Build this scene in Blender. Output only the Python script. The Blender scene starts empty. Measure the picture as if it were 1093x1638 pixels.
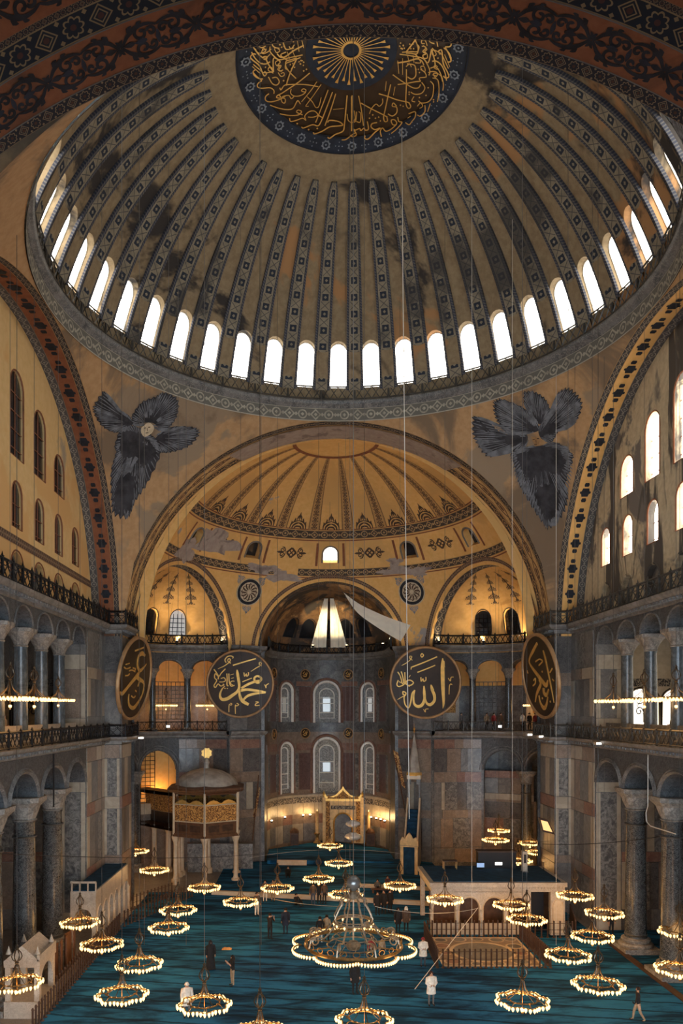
# A great domed prayer hall seen from its west gallery.  Units: metres, x right, y into the hall, z up.
import bpy, math, random
from mathutils import Vector, Matrix

random.seed(7)
SC = bpy.context.scene
COL = SC.collection
PI = math.pi
R = math.radians

# ------------------------------------------------------------------ camera
F, PX, PY = 1218.0, 487.0, 1137.0            # focal length and principal point, pixels of the 1093 x 1638 frame
CX, CY, CZ = -2.46, -40.0, 14.8              # the eye, standing in the west gallery
cam = bpy.data.cameras.new('camera')
cam.sensor_fit = 'VERTICAL'
cam.sensor_height = 36.0
cam.sensor_width = 24.0
cam.lens = F * 36.0 / 1638.0
cam.shift_x = (546.5 - PX) / 1638.0
cam.shift_y = (PY - 819.0) / 1638.0
cam.clip_end = 400
cam_o = bpy.data.objects.new('camera', cam)
COL.objects.link(cam_o)
cam_o.location = (CX, CY, CZ)
cam_o.rotation_euler = (R(90), 0, 0)
SC.camera = cam_o

# ------------------------------------------------------------------ world, exposure
WORLD = (0.68, 0.84, 1.0, 10.8)              # overcast daylight that enters through the open west end
w = bpy.data.worlds.new('world')
SC.world = w
w.use_nodes = True
w.node_tree.nodes['Background'].inputs[0].default_value = WORLD[:3] + (1,)
w.node_tree.nodes['Background'].inputs[1].default_value = WORLD[3]
SC.view_settings.view_transform = 'Standard'
SC.view_settings.look = 'None'
SC.view_settings.gamma = 1.0
SC.view_settings.exposure = 0.0
SC.view_settings.use_curve_mapping = False
DAY = 7.0                                    # radiance of the daylit window glass
LAMP_W = 90.0                                # watts of one ring chandelier
CURTAIN_W = 1500.0                           # watts of one curtain floodlight
UP_W = 2600.0                                 # watts of one floodlight added to brighten the east vaults
cy = SC.cycles
cy.use_denoising = True
cy.adaptive_threshold = 0.03
cy.max_bounces = 5
cy.diffuse_bounces = 3
cy.glossy_bounces = 2
cy.transmission_bounces = 2
cy.transparent_max_bounces = 6
cy.caustics_reflective = False
cy.caustics_refractive = False
cy.sample_clamp_indirect = 4.0
cy.sample_clamp_direct = 0.0
cy.use_light_tree = True


def at(x, y, Y):
    d = Y - CY
    return Vector((CX + (x - PX) * d / F, Y, CZ + (PY - y) * d / F))


def flr(x, y, z=0.0):
    d = (CZ - z) * F / (y - PY)
    return Vector((CX + (x - PX) * d / F, CY + d, z))


def on_sphere(x, y, c, rad):
    o = Vector((CX, CY, CZ)) - Vector(c)
    dv = Vector(((x - PX) / F, 1.0, (PY - y) / F)).normalized()
    b = o.dot(dv)
    q = b * b - o.dot(o) + rad * rad
    if q < 0:
        q = 0
    return Vector((CX, CY, CZ)) + dv * (-b + math.sqrt(q))


def warp(p):
    return (p[0], p[1] * 1.0625 if p[1] < 0 else p[1], p[2])


# ------------------------------------------------------------------ mesh building
class MB:
    def __init__(s):
        s.v = []
        s.f = []
        s.uv = []

    def add(s, vs, fs, uvs=None):
        b = len(s.v)
        s.v += [tuple(p) for p in vs]
        s.uv += list(uvs) if uvs else [(0.0, 0.0)] * len(vs)
        s.f += [tuple(b + i for i in f) for f in fs]
        return s

    def quad(s, a, b, c, d, uv=((0, 0), (1, 0), (1, 1), (0, 1))):
        return s.add([a, b, c, d], [(0, 1, 2, 3)], uv)

    def poly(s, pts):
        return s.add(pts, [tuple(range(len(pts)))])

    def box(s, x0, x1, y0, y1, z0, z1):
        vs = [(x, y, z) for z in (z0, z1) for y in (y0, y1) for x in (x0, x1)]
        return s.add(vs, [(0, 2, 3, 1), (4, 5, 7, 6), (0, 1, 5, 4), (2, 6, 7, 3), (0, 4, 6, 2), (1, 3, 7, 5)])

    def obox(s, c, ax, hx, hy, z0, z1):
        # box with its long side along the unit vector ax (in plan)
        a = Vector((ax[0], ax[1], 0)).normalized()
        b = Vector((-a.y, a.x, 0))
        c = Vector((c[0], c[1], 0))
        vs = []
        for z in (z0, z1):
            for j in (-1, 1):
                for i in (-1, 1):
                    p = c + a * (hx * i) + b * (hy * j)
                    vs.append((p.x, p.y, z))
        return s.add(vs, [(0, 2, 3, 1), (4, 5, 7, 6), (0, 1, 5, 4), (2, 6, 7, 3), (0, 4, 6, 2), (1, 3, 7, 5)])

    def prism(s, pts, z0, z1):
        n = len(pts)
        vs = [(p[0], p[1], z0) for p in pts] + [(p[0], p[1], z1) for p in pts]
        fs = [tuple(range(n))[::-1], tuple(range(n, 2 * n))]
        fs += [(i, (i + 1) % n, n + (i + 1) % n, n + i) for i in range(n)]
        return s.add(vs, fs)

    def tube(s, pts, r, n=5, closed=False):
        pts = [Vector(p) for p in pts]
        m = len(pts)
        rs = r if isinstance(r, (list, tuple)) else [r] * m
        vs, fs = [], []
        up = None
        for i, p in enumerate(pts):
            if closed:
                t = pts[(i + 1) % m] - pts[i - 1]
            else:
                t = pts[min(i + 1, m - 1)] - pts[max(i - 1, 0)]
            if t.length < 1e-9:
                t = Vector((0, 0, 1))
            t.normalize()
            if up is None:
                up = Vector((0, 0, 1)) if abs(t.z) < 0.9 else Vector((1, 0, 0))
            a = t.cross(up)
            if a.length < 1e-4:
                a = t.cross(Vector((1, 0.1, 0)))
            a.normalize()
            b = a.cross(t).normalized()
            up = b
            for k in range(n):
                an = 2 * PI * k / n
                vs.append(p + a * (math.cos(an) * rs[i]) + b * (math.sin(an) * rs[i]))
        for i in range(m if closed else m - 1):
            j = (i + 1) % m
            for k in range(n):
                l = (k + 1) % n
                fs.append((i * n + k, i * n + l, j * n + l, j * n + k))
        if not closed:
            fs.append(tuple(range(n))[::-1])
            fs.append(tuple(range((m - 1) * n, m * n)))
        return s.add(vs, fs)

    def lathe(s, prof, n=16, c=(0, 0, 0), a0=0.0, a1=2 * PI, lobes=0, amp=0.0):
        full = abs(a1 - a0 - 2 * PI) < 1e-6
        m = n if full else n + 1
        vs, fs, uvs = [], [], []
        for r, z in prof:
            for k in range(m):
                a = a0 + (a1 - a0) * k / n
                q = r * (1 + amp * math.cos(lobes * a)) if lobes else r
                vs.append((c[0] + q * math.sin(a), c[1] + q * math.cos(a), c[2] + z))
                uvs.append((k / n, z))
        for i in range(len(prof) - 1):
            for k in range(n):
                l = (k + 1) % m
                fs.append((i * m + k, i * m + l, (i + 1) * m + l, (i + 1) * m + k))
        return s.add(vs, fs, uvs)

    def grid(s, fn, nu, nv, us=1.0, vs_=1.0):
        vs, fs, uvs = [], [], []
        for j in range(nv + 1):
            for i in range(nu + 1):
                vs.append(fn(i / nu, j / nv))
                uvs.append((us * i / nu, vs_ * j / nv))
        for j in range(nv):
            for i in range(nu):
                a = j * (nu + 1) + i
                fs.append((a, a + 1, a + nu + 2, a + nu + 1))
        return s.add(vs, fs, uvs)

    def band(s, A, B, n, width=None):
        # a strip between the curves A(t) and B(t); u runs in units of its width
        vs, uvs, fs = [], [], []
        L = 0.0
        prev = None
        for i in range(n + 1):
            a, b = Vector(A(i / n)), Vector(B(i / n))
            if prev is not None:
                L += ((a + b) * 0.5 - prev).length
            prev = (a + b) * 0.5
            wd = width or max((a - b).length, 1e-3)
            vs += [a, b]
            uvs += [(L / wd, 0.0), (L / wd, 1.0)]
            if i:
                k = 2 * i
                fs.append((k - 2, k, k + 1, k - 1))
        return s.add(vs, fs, uvs)

    def slab(s, mp, u0, u1, z0, z1, d0, d1, nu=1, nz=1):
        # a panel in the coordinates of a wall map (u, z, depth); its face is at d1
        fr, bk = [], []
        for j in range(nz + 1):
            for i in range(nu + 1):
                u, z = u0 + (u1 - u0) * i / nu, z0 + (z1 - z0) * j / nz
                fr.append(mp(u, z, d1))
                bk.append(mp(u, z, d0))
        n = nu + 1
        fs = [(j * n + i, j * n + i + 1, (j + 1) * n + i + 1, (j + 1) * n + i) for j in range(nz) for i in range(nu)]
        o = len(fr)
        ring = list(range(n)) + [j * n + nu for j in range(1, nz + 1)] + [nz * n + i for i in range(nu - 1, -1, -1)] + [j * n for j in range(nz - 1, 0, -1)]
        fs += [(ring[k], ring[(k + 1) % len(ring)], o + ring[(k + 1) % len(ring)], o + ring[k]) for k in range(len(ring))]
        uv = [(u0 + (u1 - u0) * i / nu, z0 + (z1 - z0) * j / nz) for j in range(nz + 1) for i in range(nu + 1)]
        return s.add(fr + bk, fs, uv + uv)

    def wall(s, mp, u0, u1, z0, z1, ops=(), depth=0.6, ustep=None, n=10, zn=1, back=False):
        # a wall in map coordinates with arched openings ops = (centre, half width, sill, spring, rise)
        def strip(a, b, c, d):
            if b - a < 1e-6 or d - c < 1e-6:
                return
            k = max(1, int(math.ceil((b - a) / ustep))) if ustep else 1
            m = max(1, int(zn * (d - c) / (z1 - z0) + 0.99))
            s.grid(lambda p, q: mp(a + (b - a) * p, c + (d - c) * q, 0), k, m)
            if back:
                s.grid(lambda p, q: mp(a + (b - a) * p, c + (d - c) * q, depth), k, m)
        cur = u0
        for uc, hw, zs, zp, rise in sorted(ops):
            strip(cur, uc - hw, z0, z1)
            strip(uc - hw, uc + hw, z0, zs)
            arc = [(uc - hw * math.cos(PI * i / n), zp + rise * math.sin(PI * i / n)) for i in range(n + 1)]
            for i in range(n):
                (a, b), (c, d) = arc[i], arc[i + 1]
                for dd in ((0, depth) if back else (0,)):
                    s.quad(mp(a, b, dd), mp(c, d, dd), mp(c, z1, dd), mp(a, z1, dd))
            con = [(uc - hw, zs)] + arc + [(uc + hw, zs)]
            if zs > z0 + 1e-6:
                con = con + [(uc - hw, zs)]
            for i in range(len(con) - 1):
                (a, b), (c, d) = con[i], con[i + 1]
                s.quad(mp(a, b, 0), mp(c, d, 0), mp(c, d, depth), mp(a, b, depth))
            cur = uc + hw
        strip(cur, u1, z0, z1)
        return s

    def arch_fill(s, mp, op, d, k=1.0, n=12):
        uc, hw, zs, zp, rise = op
        hw *= k
        pts = [(uc - hw, zs)] + [(uc - hw * math.cos(PI * i / n), zp + rise * k * math.sin(PI * i / n)) for i in range(n + 1)] + [(uc + hw, zs)]
        cz = (zs + zp) / 2
        vs = [mp(uc, cz, d)] + [mp(a, b, d) for a, b in pts]
        uv = [(0.5, 0.5)] + [((a - uc) / (2 * hw) + 0.5, (b - zs) / max(zp + rise - zs, 0.01)) for a, b in pts]
        m = len(pts)
        return s.add(vs, [(0, 1 + i, 1 + (i + 1) % m) for i in range(m)], uv)

    def arch_frame(s, mp, op, d, r, k=1.0, n=12, sill=True, seg=4):
        uc, hw, zs, zp, rise = op
        hw *= k
        pts = [(uc - hw, zs)] + [(uc - hw * math.cos(PI * i / n), zp + rise * k * math.sin(PI * i / n)) for i in range(n + 1)] + [(uc + hw, zs)]
        return s.tube([mp(a, b, d) for a, b in pts], r, seg, closed=sill)

    def warp(s):
        # the dome is a little longer towards the west: stretch its near half
        s.v = [warp(p) for p in s.v]
        return s

    def turn(s, a):
        c, d = math.cos(a), math.sin(a)
        s.v = [(x * c - y * d, x * d + y * c, z) for x, y, z in s.v]
        return s

    def build(s, name, mat, parent=None, smooth=False, label=None, cat=None, group=None, kind=None):
        me = bpy.data.meshes.new(name)
        off = parent.location if parent else Vector((0, 0, 0))
        me.from_pydata([(p[0] - off[0], p[1] - off[1], p[2] - off[2]) for p in s.v], [], s.f)
        ul = me.uv_layers.new(name='UVMap')
        idx = [0] * len(me.loops)
        me.loops.foreach_get('vertex_index', idx)
        flat = []
        for i in idx:
            flat += s.uv[i]
        ul.data.foreach_set('uv', flat)
        if mat:
            me.materials.append(mat)
        if smooth:
            me.polygons.foreach_set('use_smooth', [True] * len(me.polygons))
        me.update()
        return obj(name, me, parent, label, cat, group, kind)


def obj(name, me, parent=None, label=None, cat=None, group=None, kind=None, loc=(0, 0, 0), rz=0.0):
    o = bpy.data.objects.new(name, me)
    COL.objects.link(o)
    o.location = loc
    o.rotation_euler = (0, 0, rz)
    if parent:
        o.parent = parent
    tag(o, label, cat, group, kind)
    return o


def tag(o, label=None, cat=None, group=None, kind=None):
    if label:
        o['label'] = label
    if cat:
        o['category'] = cat
    if group:
        o['group'] = group
    if kind:
        o['kind'] = kind
    return o


def thing(name, label, cat, loc=(0, 0, 0), group=None, kind=None, rz=0.0):
    o = bpy.data.objects.new(name, None)
    o.empty_display_size = 0.2
    COL.objects.link(o)
    o.location = loc
    o.rotation_euler = (0, 0, rz)
    return tag(o, label, cat, group, kind)


def copy_tree(o, parent=None):
    c = o.copy()
    COL.objects.link(c)
    c.parent = parent
    for ch in o.children:
        copy_tree(ch, c)
    return c


def catmull(p, k=5):
    # smooth a polyline of tuples (any dimension)
    if len(p) < 3:
        return [tuple(q) for q in p]
    out = []
    q = [p[0]] + list(p) + [p[-1]]
    for i in range(1, len(q) - 2):
        for j in range(k):
            t = j / k
            out.append(tuple(0.5 * (2 * b + (c - a) * t + (2 * a - 5 * b + 4 * c - d) * t * t + (3 * b - a - 3 * c + d) * t ** 3)
                             for a, b, c, d in zip(q[i - 1], q[i], q[i + 1], q[i + 2])))
    out.append(tuple(p[-1]))
    return out


def strokes(mb, lst, mp, lift=0.0, thick=0.0, k=4, slant=None):
    # brush strokes: each entry (width, [(x, y) or (x, y, w), ...]); mp(x, y, lift) -> point
    for wd, pts in lst:
        p3 = [(q[0], q[1], q[2] if len(q) > 2 else wd) for q in pts]
        if len(p3) == 1:
            x, y, ww = p3[0]
            c = [(x - ww, y), (x, y - ww), (x + ww, y), (x, y + ww)]
            ribbon(mb, None, mp, lift, thick, c)
            continue
        p3 = catmull(p3, k)
        L, Rr = [], []
        for i, (x, y, ww) in enumerate(p3):
            a, b = p3[max(i - 1, 0)], p3[min(i + 1, len(p3) - 1)]
            tx, ty = b[0] - a[0], b[1] - a[1]
            l = math.hypot(tx, ty) or 1.0
            nx, ny = -ty / l * ww / 2, tx / l * ww / 2
            L.append((x + nx, y + ny))
            Rr.append((x - nx, y - ny))
        n = len(p3)
        vs = [mp(a, b, lift) for a, b in L] + [mp(a, b, lift) for a, b in Rr]
        fs = [(i, i + 1, n + i + 1, n + i) for i in range(n - 1)]
        if thick:
            vs += [mp(a, b, lift - thick) for a, b in L] + [mp(a, b, lift - thick) for a, b in Rr]
            fs += [(i, 2 * n + i, 2 * n + i + 1, i + 1) for i in range(n - 1)]
            fs += [(n + i, n + i + 1, 3 * n + i + 1, 3 * n + i) for i in range(n - 1)]
            fs += [(0, n, 3 * n, 2 * n), (n - 1, 3 * n - 1, 4 * n - 1, 2 * n - 1)]
        mb.add(vs, fs)
    return mb


def ribbon(mb, _, mp, lift, thick, c):
    n = len(c)
    vs = [mp(a, b, lift) for a, b in c]
    fs = [tuple(range(n))]
    if thick:
        vs += [mp(a, b, lift - thick) for a, b in c]
        fs += [(i, (i + 1) % n, n + (i + 1) % n, n + i) for i in range(n)]
    mb.add(vs, fs)

# ------------------------------------------------------------------ materials
class S:
    def __init__(s, t, k):
        s.t, s.k = t, k

    def __add__(a, b): return a.t.m('ADD', a, b)
    def __radd__(a, b): return a.t.m('ADD', b, a)
    def __sub__(a, b): return a.t.m('SUBTRACT', a, b)
    def __rsub__(a, b): return a.t.m('SUBTRACT', b, a)
    def __mul__(a, b): return a.t.m('MULTIPLY', a, b)
    def __rmul__(a, b): return a.t.m('MULTIPLY', b, a)
    def __truediv__(a, b): return a.t.m('DIVIDE', a, b)
    def __lt__(a, b): return a.t.m('LESS_THAN', a, b)
    def __gt__(a, b): return a.t.m('GREATER_THAN', a, b)
    def fr(a): return a.t.m('FRACT', a)
    def fl(a): return a.t.m('FLOOR', a)
    def ab(a): return a.t.m('ABSOLUTE', a)
    def mx(a, b): return a.t.m('MAXIMUM', a, b)
    def mn(a, b): return a.t.m('MINIMUM', a, b)
    def sin(a): return a.t.m('SINE', a)
    def cos(a): return a.t.m('COSINE', a)
    def sq(a): return a.t.m('SQRT', a)
    def at(a, b): return a.t.m('ARCTAN2', a, b)
    def mod(a, b): return a.t.m('FLOORED_MODULO', a, b)


class MT:
    def __init__(s, name, rough=0.7, metal=0.0, spec=0.3):
        s.mat = bpy.data.materials.new(name)
        s.mat.use_nodes = True
        s.nt = s.mat.node_tree
        s.b = s.nt.nodes['Principled BSDF']
        s.b.inputs['Roughness'].default_value = rough
        s.b.inputs['Metallic'].default_value = metal
        s.b.inputs['Specular IOR Level'].default_value = spec

    def node(s, t, **kw):
        n = s.nt.nodes.new(t)
        for k, v in kw.items():
            setattr(n, k, v)
        return n

    def link(s, a, b):
        if isinstance(a, S):
            s.nt.links.new(a.k, b)
        elif isinstance(a, tuple):
            b.default_value = a + (1,) if len(a) == 3 else a
        else:
            b.default_value = a

    def m(s, op, a, b=None):
        n = s.node('ShaderNodeMath', operation=op)
        s.link(a, n.inputs[0])
        if b is not None:
            s.link(b, n.inputs[1])
        return S(s, n.outputs[0])

    def uv(s):
        n = s.node('ShaderNodeUVMap')
        x = s.node('ShaderNodeSeparateXYZ')
        s.nt.links.new(n.outputs[0], x.inputs[0])
        return S(s, x.outputs[0]), S(s, x.outputs[1])

    def pos(s, scale=(1, 1, 1), rot=(0, 0, 0)):
        n = s.node('ShaderNodeTexCoord')
        mp = s.node('ShaderNodeMapping')
        mp.inputs['Scale'].default_value = scale
        mp.inputs['Rotation'].default_value = rot
        s.nt.links.new(n.outputs['Object'], mp.inputs[0])
        return mp.outputs[0]

    def noise(s, sc, det=4, rough=0.55, scale=(1, 1, 1), rot=(0, 0, 0), dist=0.0):
        n = s.node('ShaderNodeTexNoise')
        n.inputs['Scale'].default_value = sc
        n.inputs['Detail'].default_value = det
        n.inputs['Roughness'].default_value = rough
        n.inputs['Distortion'].default_value = dist
        s.nt.links.new(s.pos(scale, rot), n.inputs['Vector'])
        return S(s, n.outputs['Fac'])

    def ramp(s, x, lo, hi):
        n = s.node('ShaderNodeMapRange')
        n.interpolation_type = 'SMOOTHSTEP'
        s.link(x, n.inputs[0])
        n.inputs[1].default_value = lo
        n.inputs[2].default_value = hi
        return S(s, n.outputs[0])

    def mix(s, f, a, b):
        n = s.node('ShaderNodeMix', data_type='RGBA')
        s.link(f, n.inputs[0])
        s.link(a, n.inputs[6])
        s.link(b, n.inputs[7])
        return S(s, n.outputs[2])

    def color(s, c):
        s.link(c, s.b.inputs['Base Color'])
        return s

    def bump(s, h, strength=0.3, dist=0.05):
        n = s.node('ShaderNodeBump')
        n.inputs['Strength'].default_value = strength
        n.inputs['Distance'].default_value = dist
        s.link(h, n.inputs['Height'])
        s.nt.links.new(n.outputs[0], s.b.inputs['Normal'])
        return s

    def emit(s, c, k):
        s.link(c, s.b.inputs['Emission Color'])
        s.b.inputs['Emission Strength'].default_value = k
        return s


def plain(name, c, rough=0.6, metal=0.0, var=0.25, sc=1.5, bump=0.0):
    t = MT(name, rough, metal)
    if var:
        n = t.noise(sc, 4)
        d = tuple(x * (1 - var) for x in c)
        e = tuple(min(1, x * (1 + var * 0.6)) for x in c)
        t.color(t.mix(t.ramp(n, 0.3, 0.7), d, e))
        if bump:
            t.bump(n, bump)
    else:
        t.color(c)
    return t.mat


def plaster(name, c, c2, stain, st=(0.56, 0.66), sc=0.35, patch=None, pt=(0.62, 0.65), stretch=(1, 1, 1), fine=2.5):
    t = MT(name, 0.85, 0, 0.15)
    n1 = t.noise(fine, 6, 0.6)
    n2 = t.noise(sc, 6, 0.6, stretch, (0.3, 0.2, 0.5), 0.6)
    col = t.mix(t.ramp(n1, 0.3, 0.7), c, c2)
    if patch:
        n3 = t.noise(sc * 0.8, 5, 0.6, (1, 1, 1), (1.3, 0.4, 2.2), 0.4)
        col = t.mix(t.ramp(n3, pt[0], pt[1]), col, patch)
    col = t.mix(t.ramp(n2, st[0], st[1]), col, stain)
    t.color(col).bump(n1, 0.25, 0.04)
    return t.mat


def marble(name, a, b, vein=None, sc=0.9, rough=0.35, stretch=(1, 1, 1)):
    t = MT(name, rough, 0, 0.4)
    n1 = t.noise(sc, 7, 0.65, stretch, (0.4, 0.7, 0.2), 1.2)
    n2 = t.noise(sc * 3.1, 5, 0.6, stretch, (0.9, 0.1, 0.6), 2.0)
    col = t.mix(t.ramp(n1, 0.32, 0.68), a, b)
    if vein:
        v = (n2 - 0.5).ab()
        col = t.mix(t.ramp(v, 0.0, 0.035), vein, col)
    t.color(col)
    return t.mat


M = {}
# painted plasters
M['dome'] = plaster('dome_plaster', (0.235, 0.172, 0.102), (0.32, 0.245, 0.15), (0.047, 0.042, 0.039), (0.52, 0.58), 0.10, (0.40, 0.22, 0.10), (0.60, 0.63))
M['gold'] = plaster('ochre_plaster', (0.80, 0.45, 0.145), (0.87, 0.52, 0.19), (0.42, 0.36, 0.32), (0.64, 0.67), 0.17, (0.74, 0.43, 0.155), (0.5, 0.6))
M['goldplain'] = plaster('clean_ochre_plaster', (0.78, 0.43, 0.135), (0.85, 0.50, 0.175), (0.62, 0.32, 0.10), (0.6, 0.75), 0.4)
M['ochre'] = plaster('yellow_ochre_plaster', (0.76, 0.51, 0.225), (0.82, 0.57, 0.27), (0.44, 0.35, 0.25), (0.63, 0.72), 0.16, (0.76, 0.46, 0.19), (0.52, 0.6))
M['stained'] = plaster('stained_plaster', (0.58, 0.47, 0.31), (0.72, 0.60, 0.40), (0.12, 0.105, 0.09), (0.50, 0.58), 0.30, (0.24, 0.21, 0.18), (0.53, 0.59), (1, 1.6, 0.35))
M['pend'] = plaster('pendentive_plaster', (0.43, 0.255, 0.125), (0.51, 0.32, 0.165), (0.22, 0.155, 0.10), (0.50, 0.60), 0.16, (0.32, 0.235, 0.155), (0.53, 0.57))
M['pierplaster'] = plaster('grey_pier_plaster', (0.24, 0.22, 0.19), (0.34, 0.30, 0.24), (0.10, 0.10, 0.10), (0.5, 0.6), 0.3, (0.5, 0.42, 0.28), (0.6, 0.63))
M['terra'] = plaster('terracotta_paint', (0.24, 0.092, 0.045), (0.30, 0.12, 0.06), (0.13, 0.065, 0.04), (0.58, 0.7), 0.25, (0.55, 0.42, 0.30), (0.70, 0.72))
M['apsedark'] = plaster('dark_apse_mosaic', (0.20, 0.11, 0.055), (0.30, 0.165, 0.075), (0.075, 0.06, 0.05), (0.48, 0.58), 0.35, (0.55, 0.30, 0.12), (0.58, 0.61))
M['greystone'] = plaster('bare_grey_stone', (0.36, 0.28, 0.24), (0.44, 0.36, 0.30), (0.25, 0.2, 0.18), (0.55, 0.65), 0.8)
# stones
M['stone'] = marble('dark_grey_marble', (0.075, 0.08, 0.085), (0.20, 0.195, 0.19), (0.30, 0.29, 0.27), 0.8, 0.45)
M['stone2'] = marble('grey_veined_marble', (0.075, 0.076, 0.077), (0.20, 0.195, 0.185), (0.04, 0.04, 0.04), 0.9, 0.4)
M['spandrel'] = marble('carved_grey_marble', (0.014, 0.016, 0.019), (0.085, 0.088, 0.092), (0.17, 0.17, 0.165), 4.5, 0.6)
M['cornice'] = marble('cornice_marble', (0.12, 0.117, 0.11), (0.25, 0.235, 0.215), None, 1.2, 0.5)
M['verd'] = marble('mottled_green_marble', (0.010, 0.012, 0.014), (0.050, 0.055, 0.057), (0.20, 0.205, 0.20), 2.6, 0.22)
M['blue'] = marble('blue_grey_marble', (0.04, 0.055, 0.068), (0.12, 0.145, 0.16), (0.05, 0.055, 0.06), 1.8, 0.25)
M['white'] = marble('white_marble', (0.42, 0.36, 0.285), (0.54, 0.47, 0.38), (0.30, 0.255, 0.20), 1.2, 0.4)
M['cream'] = marble('cream_marble', (0.50, 0.39, 0.26), (0.62, 0.50, 0.35), None, 1.4, 0.4)
M['capital'] = marble('carved_pale_marble', (0.14, 0.132, 0.12), (0.36, 0.335, 0.295), (0.03, 0.03, 0.03), 3.0, 0.6)
PAN = {
    'g': marble('panel_grey', (0.12, 0.115, 0.108), (0.235, 0.22, 0.20), (0.10, 0.10, 0.10), 1.1, 0.35),
    'd': marble('panel_dark', (0.05, 0.047, 0.047), (0.115, 0.105, 0.10), (0.18, 0.16, 0.14), 1.5, 0.3),
    'b': marble('panel_brown', (0.20, 0.145, 0.105), (0.30, 0.225, 0.165), (0.14, 0.10, 0.08), 1.2, 0.35),
    'r': marble('panel_red', (0.20, 0.105, 0.075), (0.31, 0.18, 0.13), (0.12, 0.06, 0.05), 1.4, 0.35),
    'v': marble('panel_mottled', (0.065, 0.063, 0.06), (0.30, 0.28, 0.25), (0.035, 0.035, 0.035), 2.6, 0.35),
    'c': marble('panel_cream', (0.32, 0.27, 0.20), (0.43, 0.365, 0.275), None, 1.2, 0.35),
    'p': marble('panel_porphyry', (0.075, 0.04, 0.036), (0.13, 0.075, 0.065), (0.2, 0.13, 0.11), 3, 0.3),
}
# metals, cloth, wood
M['iron'] = plain('black_iron', (0.018, 0.018, 0.02), 0.5, 0.4, 0.2)
M['iron2'] = plain('grey_iron', (0.10, 0.095, 0.085), 0.45, 0.5, 0.3, 3)
M['brass'] = plain('aged_brass', (0.42, 0.25, 0.09), 0.35, 0.8, 0.3, 6)
M['darkbrass'] = plain('dark_bronze', (0.10, 0.075, 0.05), 0.4, 0.7, 0.3, 6)
M['cable'] = plain('steel_cable', (0.16, 0.15, 0.14), 0.5, 0.5, 0)
M['cablepale'] = plain('pale_cable', (0.62, 0.58, 0.50), 0.6, 0.0, 0)
M['goldleaf'] = plain('gold_leaf', (0.80, 0.47, 0.13), 0.35, 0.55, 0.15, 2)
M['giltcream'] = plain('gilt_cream_paint', (0.72, 0.46, 0.20), 0.5, 0.2, 0.2, 3)
M['disc'] = plain('dark_brown_black_board', (0.042, 0.022, 0.010), 0.38, 0.0, 0.4, 0.5)
M['rim'] = plain('gilded_rim', (0.42, 0.25, 0.12), 0.45, 0.35, 0.2, 2)
M['navy'] = plain('navy_paint', (0.018, 0.026, 0.045), 0.6, 0.0, 0.3, 1.5)
M['ink'] = plain('blue_black_paint', (0.022, 0.024, 0.032), 0.75, 0.0, 0.4, 2)
M['inkbrown'] = plain('dark_brown_paint', (0.10, 0.062, 0.04), 0.8, 0.0, 0.35, 2)
M['paleblue'] = plain('grey_blue_paint', (0.22, 0.25, 0.29), 0.8, 0.0, 0.3, 2)
M['feather'] = plain('dark_feather_paint', (0.045, 0.045, 0.052), 0.85, 0.0, 0.5, 1.2)
M['feather2'] = plain('pale_feather_paint', (0.17, 0.18, 0.20), 0.85, 0.0, 0.4, 2)
M['face'] = plain('pale_ochre_paint', (0.62, 0.50, 0.34), 0.8, 0.0, 0.15, 3)
M['lightbronze'] = plain('pale_bronze', (0.34, 0.27, 0.19), 0.4, 0.6, 0.3, 6)
M['brightwhite'] = plain('white_plaster', (0.86, 0.83, 0.76), 0.7, 0, 0.06, 3)
M['cloth'] = plain('white_cloth', (0.86, 0.80, 0.66), 0.9, 0.0, 0.06, 2)
M['wood'] = plain('brown_wood', (0.11, 0.052, 0.026), 0.5, 0.0, 0.3, 3)
M['darkwood'] = plain('dark_wood', (0.06, 0.032, 0.02), 0.5, 0.0, 0.3, 3)
M['lead'] = plain('lead_sheet', (0.38, 0.34, 0.29), 0.6, 0.2, 0.3, 1.5)
M['bluecloth'] = plain('deep_blue_carpet', (0.016, 0.055, 0.10), 0.95, 0.0, 0.3, 2)
M['black'] = plain('black_paint', (0.012, 0.012, 0.014), 0.5, 0.0, 0)
M['silver'] = plain('silvered_glass', (0.72, 0.72, 0.70), 0.3, 0.35, 0.1, 2)
M['darksilver'] = plain('dark_silvered_glass', (0.22, 0.22, 0.21), 0.25, 0.6, 0.2, 3)
M['skin'] = plain('skin', (0.50, 0.29, 0.19), 0.6, 0.0, 0.05)
M['floorstone'] = marble('worn_floor_marble', (0.20, 0.18, 0.16), (0.30, 0.27, 0.24), (0.15, 0.13, 0.12), 0.4, 0.4)


def glow(name, c, k, sampling='AUTO'):
    t = MT(name, 0.5)
    t.color((0.5, 0.4, 0.25))
    t.emit(c, k)
    t.mat.cycles.emission_sampling = sampling
    return t.mat


M['day'] = glow('daylit_glass', (1.0, 0.96, 0.88), DAY)
M['daydim'] = glow('dim_daylit_glass', (0.80, 0.88, 0.95), 0.35, 'NONE')
M['daygal'] = glow('gallery_daylit_glass', (1.0, 0.90, 0.74), 3.0)
M['bulb'] = glow('lit_bulb', (1.0, 0.60, 0.22), 3.2, 'NONE')
M['spot'] = glow('lit_spotlight', (1.0, 0.75, 0.40), 14.0, 'NONE')
M['whitelamp'] = glow('white_lamp', (1.0, 0.97, 0.9), 3.0, 'NONE')
M['screen'] = glow('lit_screen', (0.15, 0.35, 0.7), 1.0, 'NONE')
t = MT('dark_window_glass', 0.15, 0, 0.5)
t.color((0.02, 0.022, 0.026))
M['darkglass'] = t.mat


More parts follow.
